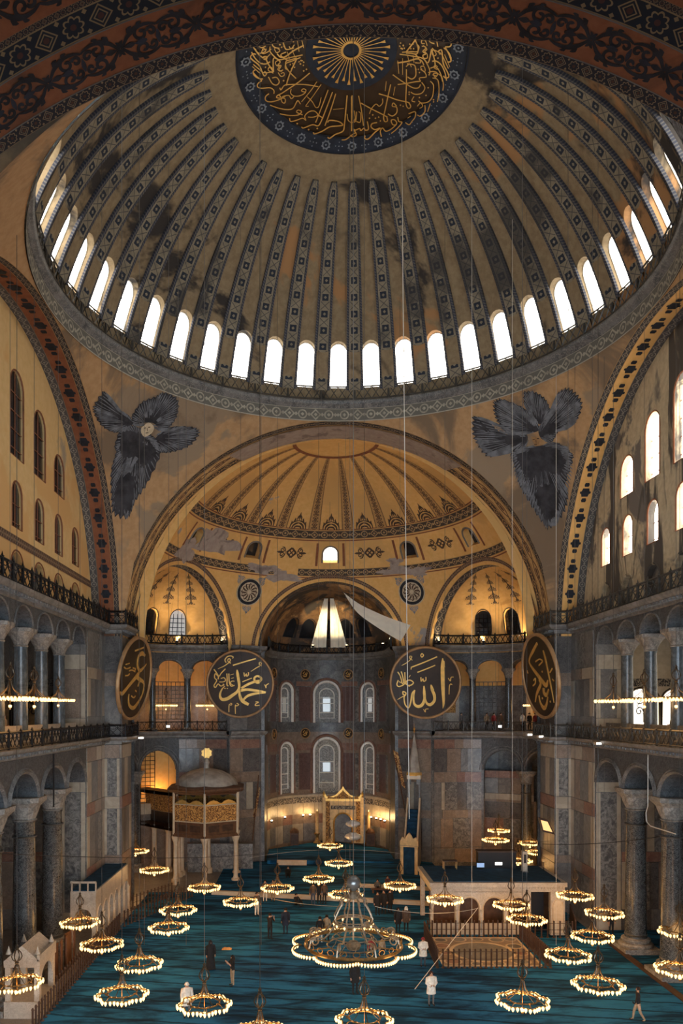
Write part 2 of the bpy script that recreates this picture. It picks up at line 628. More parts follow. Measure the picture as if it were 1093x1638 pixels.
# painted ornament bands, drawn in (u along, v across)
def pat_rib(name, dark, light, mid):
    t = MT(name, 0.85, 0, 0.15)
    u, v = t.uv()
    U = u * 2.0
    du, dv = (U.fr() - 0.5).ab(), (v - 0.5).ab()
    odd = U.fl().mod(2.0)
    sq = (du * 0.5).mx(dv) < 0.205
    hole = (du * 0.5 + dv) < 0.10
    sq = sq * (1.0 - hole)
    cross = ((du * 0.5 - dv * 0.9).ab() < 0.03) * ((dv < 0.28))
    motif = odd * sq + (1.0 - odd) * cross * 0.7
    brd = dv > 0.36
    chk = (U * 3.0 + v * 4.0).fr() > 0.42
    line = ((dv - 0.345).ab() < 0.018)
    n = t.noise(2.0, 5)
    base = t.mix(t.ramp(n, 0.3, 0.7), light, mid)
    c = t.mix(motif, base, dark)
    c = t.mix(brd * 0.6, c, (dark[0] * 1.6, dark[1] * 1.6, dark[2] * 1.8))
    c = t.mix(brd * chk * 0.75, c, (dark[0], dark[1] * 1.05, dark[2] * 1.3))
    c = t.mix(line, c, dark)
    n2 = t.noise(0.13, 6, 0.6, (1, 1, 1), (0.3, 0.2, 0.5), 0.6)
    c = t.mix(t.ramp(n2, 0.52, 0.60) * 0.8, c, (0.05, 0.05, 0.052))
    t.color(c)
    return t.mat


def pat_diamond(name, dark, light, k=1.0, edge=None, ring=True):
    t = MT(name, 0.8, 0, 0.2)
    u, v = t.uv()
    U = u * k
    du, dv = (U.fr() - 0.5).ab(), (v - 0.5).ab()
    s = du + dv
    d1 = (s - 0.36).ab() < 0.07
    d2 = s < 0.14
    r = ((du * du + dv * dv).sq() - 0.30).ab() < 0.05
    odd = U.fl().mod(2.0)
    m1 = d1.mx(d2)
    m = odd * m1 + (1.0 - odd) * r.mx(d2) if ring else m1
    corner = ((du - 0.5).ab() + dv) < 0.15
    e = dv > 0.43
    n = t.noise(3.0, 5)
    lt = t.mix(t.ramp(n, 0.3, 0.7), light, tuple(x * 0.65 for x in light))
    c = t.mix(m.mx(corner), dark, lt)
    c = t.mix(e, c, edge or light)
    t.color(c)
    return t.mat


def pat_flower(name, dark, line, heart, k=1.0):
    t = MT(name, 0.8, 0, 0.2)
    u, v = t.uv()
    U = u * k
    x, y = U.fr() - 0.5, v - 0.5
    rr = (x * x + y * y).sq()
    an = y.at(x)
    odd = U.fl().mod(2.0)
    pet = 0.27 + (an * 4.0).cos().ab() * 0.10
    o1 = (rr - pet).ab() < 0.035
    dia = x.ab() + y.ab()
    o2 = ((dia - 0.40).ab() < 0.035).mx((dia - 0.24).ab() < 0.03)
    o = odd * o1 + (1.0 - odd) * o2
    cen = rr < 0.11
    small = ((x.ab() - 0.5).ab() + (y.ab() - 0.36).ab()) < 0.10
    ed = y.ab() > 0.455
    c = t.mix(o.mx(small), dark, line)
    c = t.mix(cen, c, heart)
    c = t.mix(ed, c, line)
    t.color(c)
    return t.mat


def pat_scroll(name, dark, light, k=1.0):
    # running leaf scroll: two offset sine stems with leaf blobs
    t = MT(name, 0.85, 0, 0.15)
    u, v = t.uv()
    U = u * k * 2 * PI
    y = v - 0.5
    st = (y - U.sin() * 0.2).ab() < 0.05
    st2 = (y + U.sin() * 0.2).ab() < 0.05
    x = (u * k * 2.0).fr() - 0.5
    q = (u * k).fr() - 0.5
    leaf = (((q * q * 2.2 + y * y * 6.0).sq() - 0.22).ab() < 0.06)
    blob = (x * x + y * y * 3.0) < 0.03
    ed = (y.ab() - 0.44).ab() < 0.025
    n = t.noise(6.0, 3)
    m = st.mx(st2).mx(leaf).mx(blob).mx(ed)
    c = t.mix(m, t.mix(t.ramp(n, 0.35, 0.65), light, tuple(a * 0.8 for a in light)), dark)
    t.color(c)
    return t.mat


M['p_rib'] = pat_rib('dome_rib_ornament', (0.030, 0.038, 0.055), (0.29, 0.25, 0.18), (0.20, 0.175, 0.13))
M['p_ring'] = pat_diamond('ring_diamond_ornament', (0.16, 0.15, 0.13), (0.46, 0.42, 0.33), 1.0)
M['p_archdark'] = pat_diamond('dark_arch_ornament', (0.055, 0.05, 0.05), (0.30, 0.24, 0.17), 1.0, (0.42, 0.25, 0.11))
M['p_semi'] = pat_diamond('semidome_band_ornament', (0.075, 0.06, 0.05), (0.52, 0.34, 0.17), 1.0, (0.55, 0.32, 0.13))
M['p_semirib'] = pat_scroll('semidome_rib_ornament', (0.12, 0.075, 0.05), (0.58, 0.33, 0.13), 1.2)
M['p_cart'] = pat_scroll('cartouche_ornament', (0.15, 0.09, 0.06), (0.68, 0.45, 0.21), 0.45)
M['p_tref'] = pat_flower('trefoil_ornament', (0.030, 0.030, 0.036), (0.25, 0.18, 0.11), (0.09, 0.045, 0.03), 1.1)
M['p_flower'] = pat_flower('navy_flower_ornament', (0.018, 0.024, 0.035), (0.24, 0.18, 0.10), (0.075, 0.035, 0.03), 1.0)
M['p_check'] = pat_diamond('small_check_ornament', (0.10, 0.06, 0.045), (0.42, 0.28, 0.17), 1.6, (0.3, 0.16, 0.09), False)
M['p_greyband'] = pat_diamond('grey_arch_ornament', (0.10, 0.095, 0.09), (0.34, 0.30, 0.25), 1.0, (0.2, 0.17, 0.14))


def mat_carpet():
    t = MT('teal_carpet', 0.95, 0, 0.1)
    co = t.node('ShaderNodeSeparateXYZ')
    t.nt.links.new(t.pos((1, 1, 1), (0, 0, R(9))), co.inputs[0])
    y = S(t, co.outputs[1])
    n = t.noise(0.35, 6, 0.6, (0.55, 1.6, 1), (0, 0, R(9)), 0.6)
    wob = t.noise(0.7, 4, 0.6)
    row = ((y / 1.25 + wob * 0.35).fr() - 0.5).ab()
    n = n * 0.6 + t.noise(1.1, 5, 0.65, (0.35, 1.5, 1), (0, 0, R(9)), 0.8) * 0.4
    c = t.mix(t.ramp(n, 0.40, 0.60), (0.006, 0.032, 0.075), (0.022, 0.165, 0.36))
    c = t.mix(t.ramp(row, 0.40, 0.47) * 0.8, c, (0.004, 0.018, 0.036))
    fine = t.noise(14, 3)
    t.color(c).bump(fine, 0.3, 0.03)
    return t.mat


M['carpet'] = mat_carpet()


def mat_lattice(name, back, bar, nx, ny, w_=0.16):
    t = MT(name, 0.7, 0, 0.2)
    u, v = t.uv()
    a = ((u * nx).fr() - 0.5).ab() > 0.5 - w_
    b = ((v * ny).fr() - 0.5).ab() > 0.5 - w_
    t.color(t.mix(a.mx(b), back, bar))
    return t.mat


def mat_tracery(name, dark, light, sc=9.0):
    t = MT(name, 0.7, 0, 0.2)
    n = t.noise(sc, 3, 0.5)
    v = (n - 0.5).ab()
    t.color(t.mix(t.ramp(v, 0.02, 0.06), light, dark))
    return t.mat


M['tracery'] = mat_tracery('stucco_tracery', (0.17, 0.15, 0.13), (0.62, 0.57, 0.48))
M['traceryblue'] = mat_tracery('grey_stucco_tracery', (0.14, 0.14, 0.14), (0.52, 0.51, 0.48), 12)
M['giltmesh'] = mat_tracery('gilt_lattice', (0.16, 0.07, 0.025), (0.72, 0.38, 0.11), 7)
M['banner'] = mat_tracery('gilt_banner', (0.14, 0.05, 0.025), (0.62, 0.36, 0.13), 5)
M['script'] = mat_tracery('inscription_band', (0.05, 0.045, 0.045), (0.45, 0.37, 0.27), 6)

# ------------------------------------------------------------------ the setting
ZS = 20.1            # springing of the great arches
ZR = 36.1            # foot of the dome ring
ST = 'structure'


def struct(name, label, loc=(0, 0, 0)):
    return thing(name, label, None, loc, None, ST)


def plane_map(o, du, dn):
    o, du, dn = Vector(o), Vector(du), Vector(dn)
    return lambda u, z, d: (o.x + du.x * u + dn.x * d, o.y + du.y * u + dn.y * d, z)


def cyl_map(c, r, off=0.0, s=1):
    # u is an angle in radians measured from +y towards +x; depth goes outwards
    return lambda u, z, d: (c[0] + (r + d) * math.sin(u * s + off), c[1] + (r + d) * math.cos(u * s + off), z)


def sph_map(c, rad, off=0.0, s=1):
    def f(u, z, d):
        r = math.sqrt(max(rad * rad - (z - c[2]) ** 2, 0.0)) + d
        return (c[0] + r * math.sin(u * s + off), c[1] + r * math.cos(u * s + off), z)
    return f


# floor and carpets
MB().box(-34, 34, -44, 52, -0.6, 0.0).build('floor', M['floorstone'], kind=ST, label='stone floor of the hall under the carpets')
MB().prism([(-15.1, -43.5), (15.9, -43.5), (15.9, -15.9), (16.75, -15.9), (16.75, 15.9), (15.9, 15.9), (15.9, 16.2), (14.5, 16.2), (14.5, 20.0), (9.6, 22.0), (-15.1, 22.0)], 0.0, 0.03).build('carpet', M['carpet'], label='large teal blue carpet covering the middle of the hall', cat='carpet')
MB().box(17.15, 26.5, -15.9, 11.3, 0.0, 0.03).build('carpet', M['carpet'], label='teal blue carpet of the side aisle behind the right columns', cat='carpet')
MB().box(16.75, 17.15, -15.9, 10.5, 0.0, 0.10).build('trim_1', M['darkwood'], kind=ST, label='dark threshold strip between the two carpets at the right columns')

# ---------------- dome
DC, DR = 33.0, 16.6
dome = struct('ceiling_dome', 'great ribbed dome with a ring of arched windows')
dmap = sph_map((0, 0, DC), DR)
mb = MB()
OPD = lambda u: (u, 0.75 / 15.2, 38.4, 40.45, 0.78)
for k in range(40):
    u = k * PI / 20
    mb.wall(dmap, u - PI / 40, u + PI / 40, 37.4, 42.0, [OPD(u)], 1.0, None, 10)
ph1 = math.asin(math.sqrt(DR ** 2 - 81) / DR)
ph0 = math.asin(5.8 / DR)
mb.grid(lambda a, b: (DR * math.sin(ph1 + (ph0 - ph1) * b) * math.sin(2 * PI * a), DR * math.sin(ph1 + (ph0 - ph1) * b) * math.cos(2 * PI * a), DC + DR * math.cos(ph1 + (ph0 - ph1) * b)), 160, 16)
mb.warp().build('dome_shell', M['dome'], dome, True)


def dome_pt(az, r, d=0.0):
    k = (DR - d) / DR
    return (k * r * math.sin(az), k * r * math.cos(az), DC + k * math.sqrt(DR * DR - r * r))


# ribs, one mesh shared by forty parts
def rib_mesh():
    m = MB()
    n = 26
    pa, pb = math.asin(15.75 / DR), math.asin(7.5 / DR)
    prev = None
    L = 0.0
    vs, uv, fs = [], [], []
    for i in range(n + 1):
        p = pa + (pb - pa) * i / n
        r = DR * math.sin(p)
        hw = 0.040 * r
        if i > n - 3:
            hw *= (0.85, 0.55)[i - n + 1] if i > n - 2 else 1.0
        L = (pa - p) * DR
        for q, (sx, lift) in enumerate(((-1, 0.0), (-1, 0.16), (1, 0.16), (1, 0.0))):
            k = (DR - lift) / DR
            x, y, z = sx * hw * k, k * math.sqrt(max(r * r - hw * hw, 0)), DC + k * DR * math.cos(p)
            vs.append((x, y, z))
            uv.append((L / 1.05, (0.0, 0.02, 0.98, 1.0)[q]))
        if i:
            for q in range(3):
                a = 4 * (i - 1) + q
                fs.append((a, a + 4, a + 5, a + 1))
    fs.append((4 * n, 4 * n + 1, 4 * n + 2, 4 * n + 3))
    m.add(vs, fs, uv)
    return m


for k in range(40):
    rib_mesh().turn(-(k + 0.5) * PI / 20).warp().build('rib', M['p_rib'], dome)
# windows
op = OPD(0)
for k in range(40):
    fm = MB()
    fm.arch_frame(dmap, op, 0.42, 0.05, 0.98)
    fm.tube([dmap(0, 38.4, 0.42), dmap(0, 41.2, 0.42)], 0.022, 4)
    for z in (39.0, 39.6, 40.2):
        fm.tube([dmap(-0.048, z, 0.42), dmap(0.048, z, 0.42)], 0.02, 4)
    o = fm.turn(-k * PI / 20).warp().build('window_frame', M['brightwhite'], dome)
    MB().arch_fill(dmap, op, 0.5).turn(-k * PI / 20).warp().build('window_pane', M['day'], o)

# medallion at the crown
N = 120
med = MB().grid(lambda a, b: dome_pt(2 * PI * a, 5.1 - 2.7 * b, 0.05), N, 3).warp().build('medallion_field', M['disc'], dome, True)
MB().grid(lambda a, b: dome_pt(2 * PI * a, 6.06 - 0.96 * b, 0.08 - 0.07 * (b < 0.1)), N, 2).warp().build('medallion_border', M['navy'], dome, True)
MB().grid(lambda a, b: dome_pt(2 * PI * a, 2.4 - 2.395 * b, 0.08), N, 4).warp().build('medallion_centre', M['navy'], dome, True)
mb = MB()
for k in range(36):            # sun rays
    a = 2 * PI * k / 36
    ln = 2.05 if k % 2 == 0 else 1.85
    d = 0.014
    pts = [dome_pt(a - 0.055, 0.42, 0.12), dome_pt(a - d, ln * 0.85, 0.12), dome_pt(a - 0.045, ln, 0.12), dome_pt(a + 0.045, ln, 0.12), dome_pt(a + d, ln * 0.85, 0.12), dome_pt(a + 0.055, 0.42, 0.12)]
    mb.poly(pts)
mb.grid(lambda a, b: dome_pt(2 * PI * a, 0.55 - 0.12 * b, 0.13), 24, 1)
mb.warp().build('sun_rays', M['goldleaf'], dome)
mb = MB()
for rr in (5.98, 5.12, 5.06):
    mb.tube([dome_pt(2 * PI * k / 90, rr, 0.10) for k in range(90)], 0.03, 4, True)
mb.warp().build('medallion_fillet', M['ink'], dome)
for k in range(44):            # star flowers on the blue border
    m = MB()
    az = 2 * PI * (k + 0.5) / 44
    pt = lambda x, y: dome_pt(az + x / 5.55, 5.55 + y, 0.12)
    if k % 2 == 0:
        n = 16
        ou = [pt((0.30 if j % 2 else 0.22) * math.cos(2 * PI * j / n), (0.30 if j % 2 else 0.22) * math.sin(2 * PI * j / n)) for j in range(n)]
        iu = [pt(0.16 * math.cos(2 * PI * j / n), 0.16 * math.sin(2 * PI * j / n)) for j in range(n)]
        m.add(ou + iu, [(j, (j + 1) % n, n + (j + 1) % n, n + j) for j in range(n)])
        m.poly([pt(0.07 * math.cos(j), 0.07 * math.sin(j)) for j in (0, 1.57, 3.14, 4.71)])
    else:
        for x, y in ((0, .22), (.2, 0), (-.2, 0), (0, -.22), (0, 0)):
            m.poly([pt(x + 0.045 * math.cos(j), y + 0.045 * math.sin(j)) for j in (0, 1.57, 3.14, 4.71)])
    m.warp().build('border_flower', M['paleblue'], dome)

# calligraphy around the sun, brush strokes read off the photograph in two halves
CAL_L = [(8, [(165, 170), (190, 205), (230, 205), (262, 185), (240, 165), (225, 190)]), (11, [(130, 200), (165, 255), (215, 295), (265, 300), (300, 280)]),
    (8, [(225, 250), (250, 235), (275, 240), (262, 262), (240, 260)]), (10, [(300, 150), (300, 190), (340, 235), (390, 262), (470, 245), (600, 218)]),
    (8, [(340, 170), (360, 200), (390, 185), (375, 160)]), (12, [(365, 210), (395, 238), (440, 235), (520, 180), (610, 135)]), (8, [(475, 145), (495, 165), (525, 130)]),
    (9, [(145, 305), (200, 350), (240, 380), (285, 380), (320, 370), (315, 335), (290, 335), (285, 360), (330, 385)]), (10, [(170, 350), (145, 370), (150, 400), (185, 430), (235, 440)]),
    (8, [(380, 265), (350, 285), (360, 315), (385, 325), (370, 350), (395, 365), (420, 355)]), (10, [(545, 245), (500, 260), (450, 275), (445, 320), (475, 370), (540, 435)]),
    (11, [(545, 255), (500, 350), (465, 440), (450, 500)]), (8, [(400, 390), (425, 380), (430, 405), (400, 415), (375, 380)]), (10, [(285, 420), (320, 480), (360, 495), (385, 465), (360, 425), (320, 430)]),
    (10, [(225, 455), (190, 480), (185, 510), (220, 525), (300, 520), (335, 545), (335, 575)]), (9, [(390, 520), (400, 540), (430, 500), (480, 490), (620, 490), (745, 510)]),
    (10, [(665, 385), (560, 470), (470, 530), (410, 570), (370, 590), (360, 610), (390, 615)]), (8, [(495, 530), (490, 570), (520, 595), (570, 595), (620, 570), (630, 540), (605, 530), (590, 550), (625, 560)]),
    (10, [(290, 575), (260, 600), (260, 635), (300, 650), (370, 635), (440, 600)]), (9, [(370, 585), (395, 600), (410, 650), (435, 660), (440, 625), (410, 605), (470, 590), (495, 620), (520, 600)]),
    (9, [(300, 680), (370, 705), (450, 720), (510, 710), (545, 650), (560, 640), (580, 670)]), (7, [(730, 465), (680, 540), (590, 650)]), (7, [(770, 490), (700, 590), (640, 670), (630, 690), (655, 690)]),
    (7, [(640, 600), (690, 650), (720, 700), (750, 690), (770, 610)]), (9, [(835, 540), (790, 660), (720, 840)]), (10, [(875, 560), (830, 680), (770, 830), (740, 870), (690, 860), (610, 890), (590, 880)]),
    (10, [(905, 575), (860, 720), (805, 870)]), (9, [(390, 760), (480, 775), (560, 770), (590, 740), (560, 725), (545, 745), (600, 770)]),
    (9, [(480, 800), (490, 830), (540, 820), (600, 800), (630, 820), (620, 780), (660, 740), (710, 735), (740, 770), (700, 790), (650, 790)]), (10, [(740, 770), (790, 800)]),
    (11, [(700, 930), (710, 945), (780, 920), (850, 880), (940, 870), (970, 860), (930, 830), (850, 820), (830, 840)]), (11, [(1010, 590), (1000, 700), (985, 860), (970, 920), (900, 950), (850, 985), (830, 975)]),
    (9, [(1050, 600), (1050, 920)]), (10, [(960, 1000), (1000, 995), (1060, 950), (1093, 930)]), (8, [(1010, 760), (1020, 820), (1060, 840), (1085, 800)]), (8, [(1075, 730), (1090, 830)]), (5, [(880, 720), (980, 710)])]
CAL_L += [(9, [q]) for q in ((430, 145), (345, 160), (585, 270), (610, 285), (580, 300), (635, 350), (610, 365), (425, 455), (550, 850), (655, 905), (735, 895))]
CAL_R = [(10, [(20, 590), (20, 700), (15, 920)]), (9, [(80, 595), (105, 720), (125, 870)]), (8, [(10, 840), (50, 830), (60, 770), (60, 740)]), (8, [(60, 830), (95, 835), (100, 760), (80, 740)]),
    (10, [(100, 660), (200, 715), (290, 760), (345, 790)]), (10, [(375, 490), (350, 600), (325, 720), (310, 790), (320, 830), (345, 825), (340, 790)]),
    (10, [(160, 830), (170, 900), (140, 910), (130, 890), (100, 915), (90, 895), (50, 910), (30, 900), (60, 950), (30, 970), (0, 960)]),
    (11, [(250, 840), (205, 850), (195, 880), (230, 905), (280, 890), (230, 930), (170, 990), (135, 985), (140, 960)]), (10, [(265, 575), (350, 600), (430, 630), (520, 650), (550, 660)]),
    (8, [(300, 620), (300, 660), (270, 690), (240, 670), (200, 710), (180, 760)]), (10, [(430, 690), (400, 660), (390, 690), (430, 700), (430, 750), (390, 780), (350, 760)]),
    (10, [(290, 970), (280, 920), (300, 890), (330, 920), (380, 900), (430, 850), (410, 815), (380, 820), (395, 860), (430, 860)]), (9, [(440, 790), (450, 830), (480, 840), (430, 900), (380, 940)]),
    (10, [(520, 350), (520, 480), (515, 660), (540, 710), (560, 690), (540, 655)]), (10, [(395, 400), (450, 440), (510, 480), (580, 520), (630, 520), (650, 490)]), (10, [(440, 490), (520, 480), (600, 465), (650, 460)]),
    (10, [(525, 300), (590, 310), (605, 350), (605, 410), (570, 440), (530, 420)]), (10, [(480, 195), (560, 190), (620, 190), (635, 150), (615, 130)]), (10, [(600, 210), (640, 260), (650, 290), (600, 290)]),
    (11, [(670, 140), (700, 160), (670, 190), (700, 210), (670, 230), (720, 290), (750, 170)]), (11, [(750, 170), (780, 270), (785, 330)]),
    (11, [(830, 220), (815, 190), (840, 180), (850, 220), (860, 300), (900, 380), (910, 420), (880, 430), (860, 410)]), (9, [(875, 155), (910, 220), (930, 275)]), (6, [(870, 220), (920, 330)]),
    (9, [(740, 340), (790, 330), (830, 380), (860, 480), (855, 545)]), (9, [(650, 460), (640, 430), (700, 420), (690, 380), (650, 350)]), (9, [(720, 380), (760, 370), (800, 380), (800, 410), (760, 400)]),
    (9, [(760, 430), (810, 450), (820, 560), (805, 650)]), (9, [(740, 460), (770, 500), (760, 600), (720, 650), (660, 660), (630, 640)]), (9, [(560, 560), (600, 580), (660, 570), (690, 520), (660, 470)]),
    (8, [(590, 600), (570, 640), (600, 650)]), (8, [(620, 690), (650, 660), (670, 690), (640, 710)]), (9, [(690, 680), (690, 740), (650, 780), (620, 770)]), (9, [(540, 760), (600, 740), (600, 790), (570, 830), (545, 860), (510, 840)]),
    (7, [(530, 800), (560, 780)]), (8, [(740, 665), (715, 740)]), (6, [(335, 460), (325, 550)]), (6, [(415, 510), (400, 590)]), (6, [(440, 270), (450, 390)]), (5, [(485, 250), (485, 400)]), (5, [(580, 220), (590, 290)]), (5, [(530, 220), (545, 290)])]
CAL_R += [(8, [q]) for q in ((465, 115), (490, 135), (470, 160), (500, 160), (550, 125), (580, 125), (560, 165), (585, 165), (630, 350), (660, 350), (640, 380), (545, 560), (545, 580), (210, 770), (235, 800), (180, 800),
    (265, 790), (280, 825), (465, 680), (490, 690), (640, 610), (700, 590), (720, 520), (770, 630), (770, 650), (700, 420), (810, 250), (830, 300))]


def on_dome(x, y, lift):
    return on_sphere(x, y, (0, 0, DC), DR - lift)


mb = MB()
strokes(mb, CAL_L, lambda x, y, l: on_dome(380 + x / 5.753, 50 + y / 5.753, l), 0.13)
strokes(mb, CAL_R, lambda x, y, l: on_dome(560 + x / 5.753, 50 + y / 5.753, l), 0.13)
half = list(mb.v), list(mb.f)
mb.add([(-x, -y, z) for x, y, z in half[0]], half[1])        # the writing runs on around the far half of the ring
mb.warp().build('gold_calligraphy', M['goldleaf'], dome)

# ring at the foot of the dome: painted band, cornice, railing
MB().band(lambda t: (15.93 * math.sin(2 * PI * t), 15.93 * math.cos(2 * PI * t), ZR - 0.05), lambda t: (15.93 * math.sin(2 * PI * t), 15.93 * math.cos(2 * PI * t), ZR + 0.92), 200).warp().build('ring_band', M['p_ring'], dome, True)
MB().lathe([(15.95, 36.98), (15.85, 37.0), (15.82, 37.1), (15.68, 37.15), (15.58, 37.28), (15.55, 37.42), (15.6, 37.5), (16.3, 37.5), (16.3, 36.9)], 160).warp().build('ring_cornice', M['stone'], dome, True)


def lattice_panel(mb, P, Q, z0, z1, style, r=0.03, n=None):
    # a wrought iron panel between plan points P and Q
    P, Q = Vector((P[0], P[1], 0)), Vector((Q[0], Q[1], 0))
    L = (Q - P).length
    pt = lambda t, z: (P.x + (Q.x - P.x) * t, P.y + (Q.y - P.y) * t, z)
    mb.tube([pt(0, z1), pt(1, z1)], r * 1.5, 4)
    mb.tube([pt(0, z0 + 0.05), pt(1, z0 + 0.05)], r * 1.3, 4)
    h = z1 - z0
    n = n or max(1, int(round(L / h * 1.6)))
    for i in range(n):
        a, b = i / n, (i + 1) / n
        c = (a + b) / 2
        if style == 'x':
            mb.tube([pt(a, z0), pt(b, z1)], r * 0.8, 3)
            mb.tube([pt(b, z0), pt(a, z1)], r * 0.8, 3)
        else:
            mb.tube([pt(a, z0), pt(c, z0 + h * 0.35), pt(a, z0 + h * 0.7), pt(a, z1)], r * 0.8, 3)
            mb.tube([pt(b, z0), pt(c, z0 + h * 0.35), pt(b, z0 + h * 0.7), pt(b, z1)], r * 0.8, 3)
            mb.tube([pt(c + 0.42 / n * math.cos(k * PI / 3), z0 + h * (0.78 + 0.14 * math.sin(k * PI / 3))) for k in range(6)], r * 0.7, 3, True)
    return mb


def railing(label, pts, z0, h, step, style='x', mat=None, finial=0.16, closed=False, r=0.03, parent=None, n=None):
    mat = mat or M['iron']
    pts = [Vector((p[0], p[1], 0)) for p in pts]
    if closed:
        pts = pts + [pts[0]]
    T = parent or thing('railing', label, 'railing', (0, 0, 0))
    post = MB()
    post.tube([(0, 0, 0), (0, 0, h + 0.04)], r * 1.9, 5)
    if finial:
        post.lathe([(0.0, h + 0.02), (r * 2.6, h + 0.07), (r * 1.2, h + 0.11), (0.0, h + 0.07 + finial)], 5)
    pm = None
    done = []
    for i in range(len(pts) - 1):
        P, Q = pts[i], pts[i + 1]
        k = max(1, int(round((Q - P).length / step)))
        for j in range(k):
            A, B = P.lerp(Q, j / k), P.lerp(Q, (j + 1) / k)
            m = lattice_panel(MB(), A, B, z0 + 0.03, z0 + h, style, r, n)
            m.build('railing_panel', mat, T)
            done.append(A)
    if not closed:
        done.append(pts[-1])
    for A in done:
        if pm is None:
            o = post.build('post', mat, T)
            pm = o.data
        else:
            o = obj('post', pm, T)
        o.location = (A.x, A.y, z0)
    return T


railing('dark iron railing around the foot of the great dome windows', [warp((15.65 * math.sin(2 * PI * (k + 0.5) / 40), 15.65 * math.cos(2 * PI * (k + 0.5) / 40), 0)) for k in range(40)], 37.5, 0.95, 2.4, 'x', M['iron2'], 0.25, True, 0.042)

# unseen dark shell added around and above the vaults to stop sky leaks
MB().quad((-34, -24, -0.6), (-34, 52, -0.6), (-34, 52, 53), (-34, -24, 53)).quad((34, -24, -0.6), (34, 52, -0.6), (34, 52, 53), (34, -24, 53)).quad((-34, 52, -0.6), (34, 52, -0.6), (34, 52, 53), (-34, 52, 53)).quad((-34, -24, 53), (34, -24, 53), (34, 52, 53), (-34, 52, 53)).build('wall_leak_shell', M['ink'], None, False, 'unseen dark shell around the vaults blocking stray sky', None, None, ST)
MB().quad((-34, -24, 36), (34, -24, 36), (34, -24, 53), (-34, -24, 53)).build('wall_leak_shell_west', M['ink'], None, False, 'unseen dark shell above the west arch blocking stray sky', None, None, ST)

# ---------------- pendentives
PR = 16 * math.sqrt(2)
for k, nm in enumerate(('right far', 'right near', 'left near', 'left far')):
    mb = MB()

    def pen(a, b, k=k):
        al = a * PI / 2
        rm = min(16 / max(abs(math.cos(al)), 1e-6), 16 / max(abs(math.sin(al)), 1e-6))
        rho = 16 + (rm - 16) * b
        az = al + k * PI / 2
        return (rho * math.sin(az), rho * math.cos(az), ZS + math.sqrt(max(PR * PR - rho * rho, 0)))
    mb.grid(pen, 48, 20)
    mb.warp().build('ceiling_pendentive', M['pend'], None, True, 'curved ochre pendentive under the dome, ' + nm + ' corner', None, None, ST)

# ---------------- side arches (left and right) with their painted soffits
ARC = lambda t: -PI / 2 + PI * t


def side_pt(s, X, t, r=16.0):
    return warp((s * X, r * math.sin(ARC(t)), ZS + r * math.cos(ARC(t))))


for s, nm in ((-1, 'left'), (1, 'right')):
    T = struct('ceiling_arch', 'great arch over the %s window wall with painted bands' % nm)
    for x0, x1, m in ((15.98, 16.45, 'p_archdark'), (16.45, 17.5, 'terra' if s < 0 else 'gold'), (17.5, 18.1, 'p_greyband')):
        MB().band(lambda t: side_pt(s, x0, t), lambda t: side_pt(s, x1, t), 90).build('soffit_band', M[m], T, True)
    mb = MB()
    for k in range(26):                       # dark vase ornaments along the middle band
        t0 = 0.03 + k * 0.0362
        for (du, dv, a, b) in ((0.0, 0.0, .30, .42), (0.55, 0.0, .18, .2), (-0.55, 0.0, .18, .2), (0, .28, .1, .12), (0, -.28, .1, .12)):
            pts = []
            for j in range(8):
                an = 2 * PI * j / 8
                pts.append(side_pt(s, 16.97 + dv + a * math.sin(an), t0 + (du + b * math.cos(an) * (1 - 0.3 * math.cos(2 * an))) / (16 * PI), 15.97))
            mb.poly(pts)
    mb.build('painted_ornament', M['ink'], T)

# ---------------- east arch
EA = struct('ceiling_arch', 'great arch in front of the ochre east semidome with painted bands')


def east_pt(Y, t, r=16.0):
    return (r * math.sin(ARC(t)), Y, ZS + r * math.cos(ARC(t)))


for y0, y1, m in ((15.95, 16.75, 'p_archdark'), (16.75, 18.4, 'p_cart'), (18.4, 19.45, 'p_semi')):
    MB().band(lambda t: east_pt(y0, t), lambda t: east_pt(y1, t), 90).build('soffit_band', M[m], EA, True)
MB().band(lambda t: east_pt(19.44, t, 16.2), lambda t: (14.9 * math.sin(ARC(t)), 19.46, 20.3 + 15.66 * math.cos(ARC(t))), 90).build('arch_back', M['gold'], EA)
mb = MB()                                         # bare stone where the paint at the crown has gone
mb.band(lambda t: east_pt(16.8, 0.33 + 0.37 * t + 0.004 * math.sin(t * 60), 15.93), lambda t: east_pt(19.4 + 0.02 * math.sin(50 * t), 0.35 + 0.33 * t, 15.93), 30)
mb.build('bare_patch', M['greystone'], EA, True)

# ---------------- west arch over the camera
WA = struct('ceiling_arch', 'nearest dark terracotta arch with black scrollwork across the top')
WC, WR_ = (-0.7, 16.3), 18.4


def west_pt(Y, a, r=WR_):
    return (WC[0] + r * math.sin(a), Y, WC[1] + r * math.cos(a))


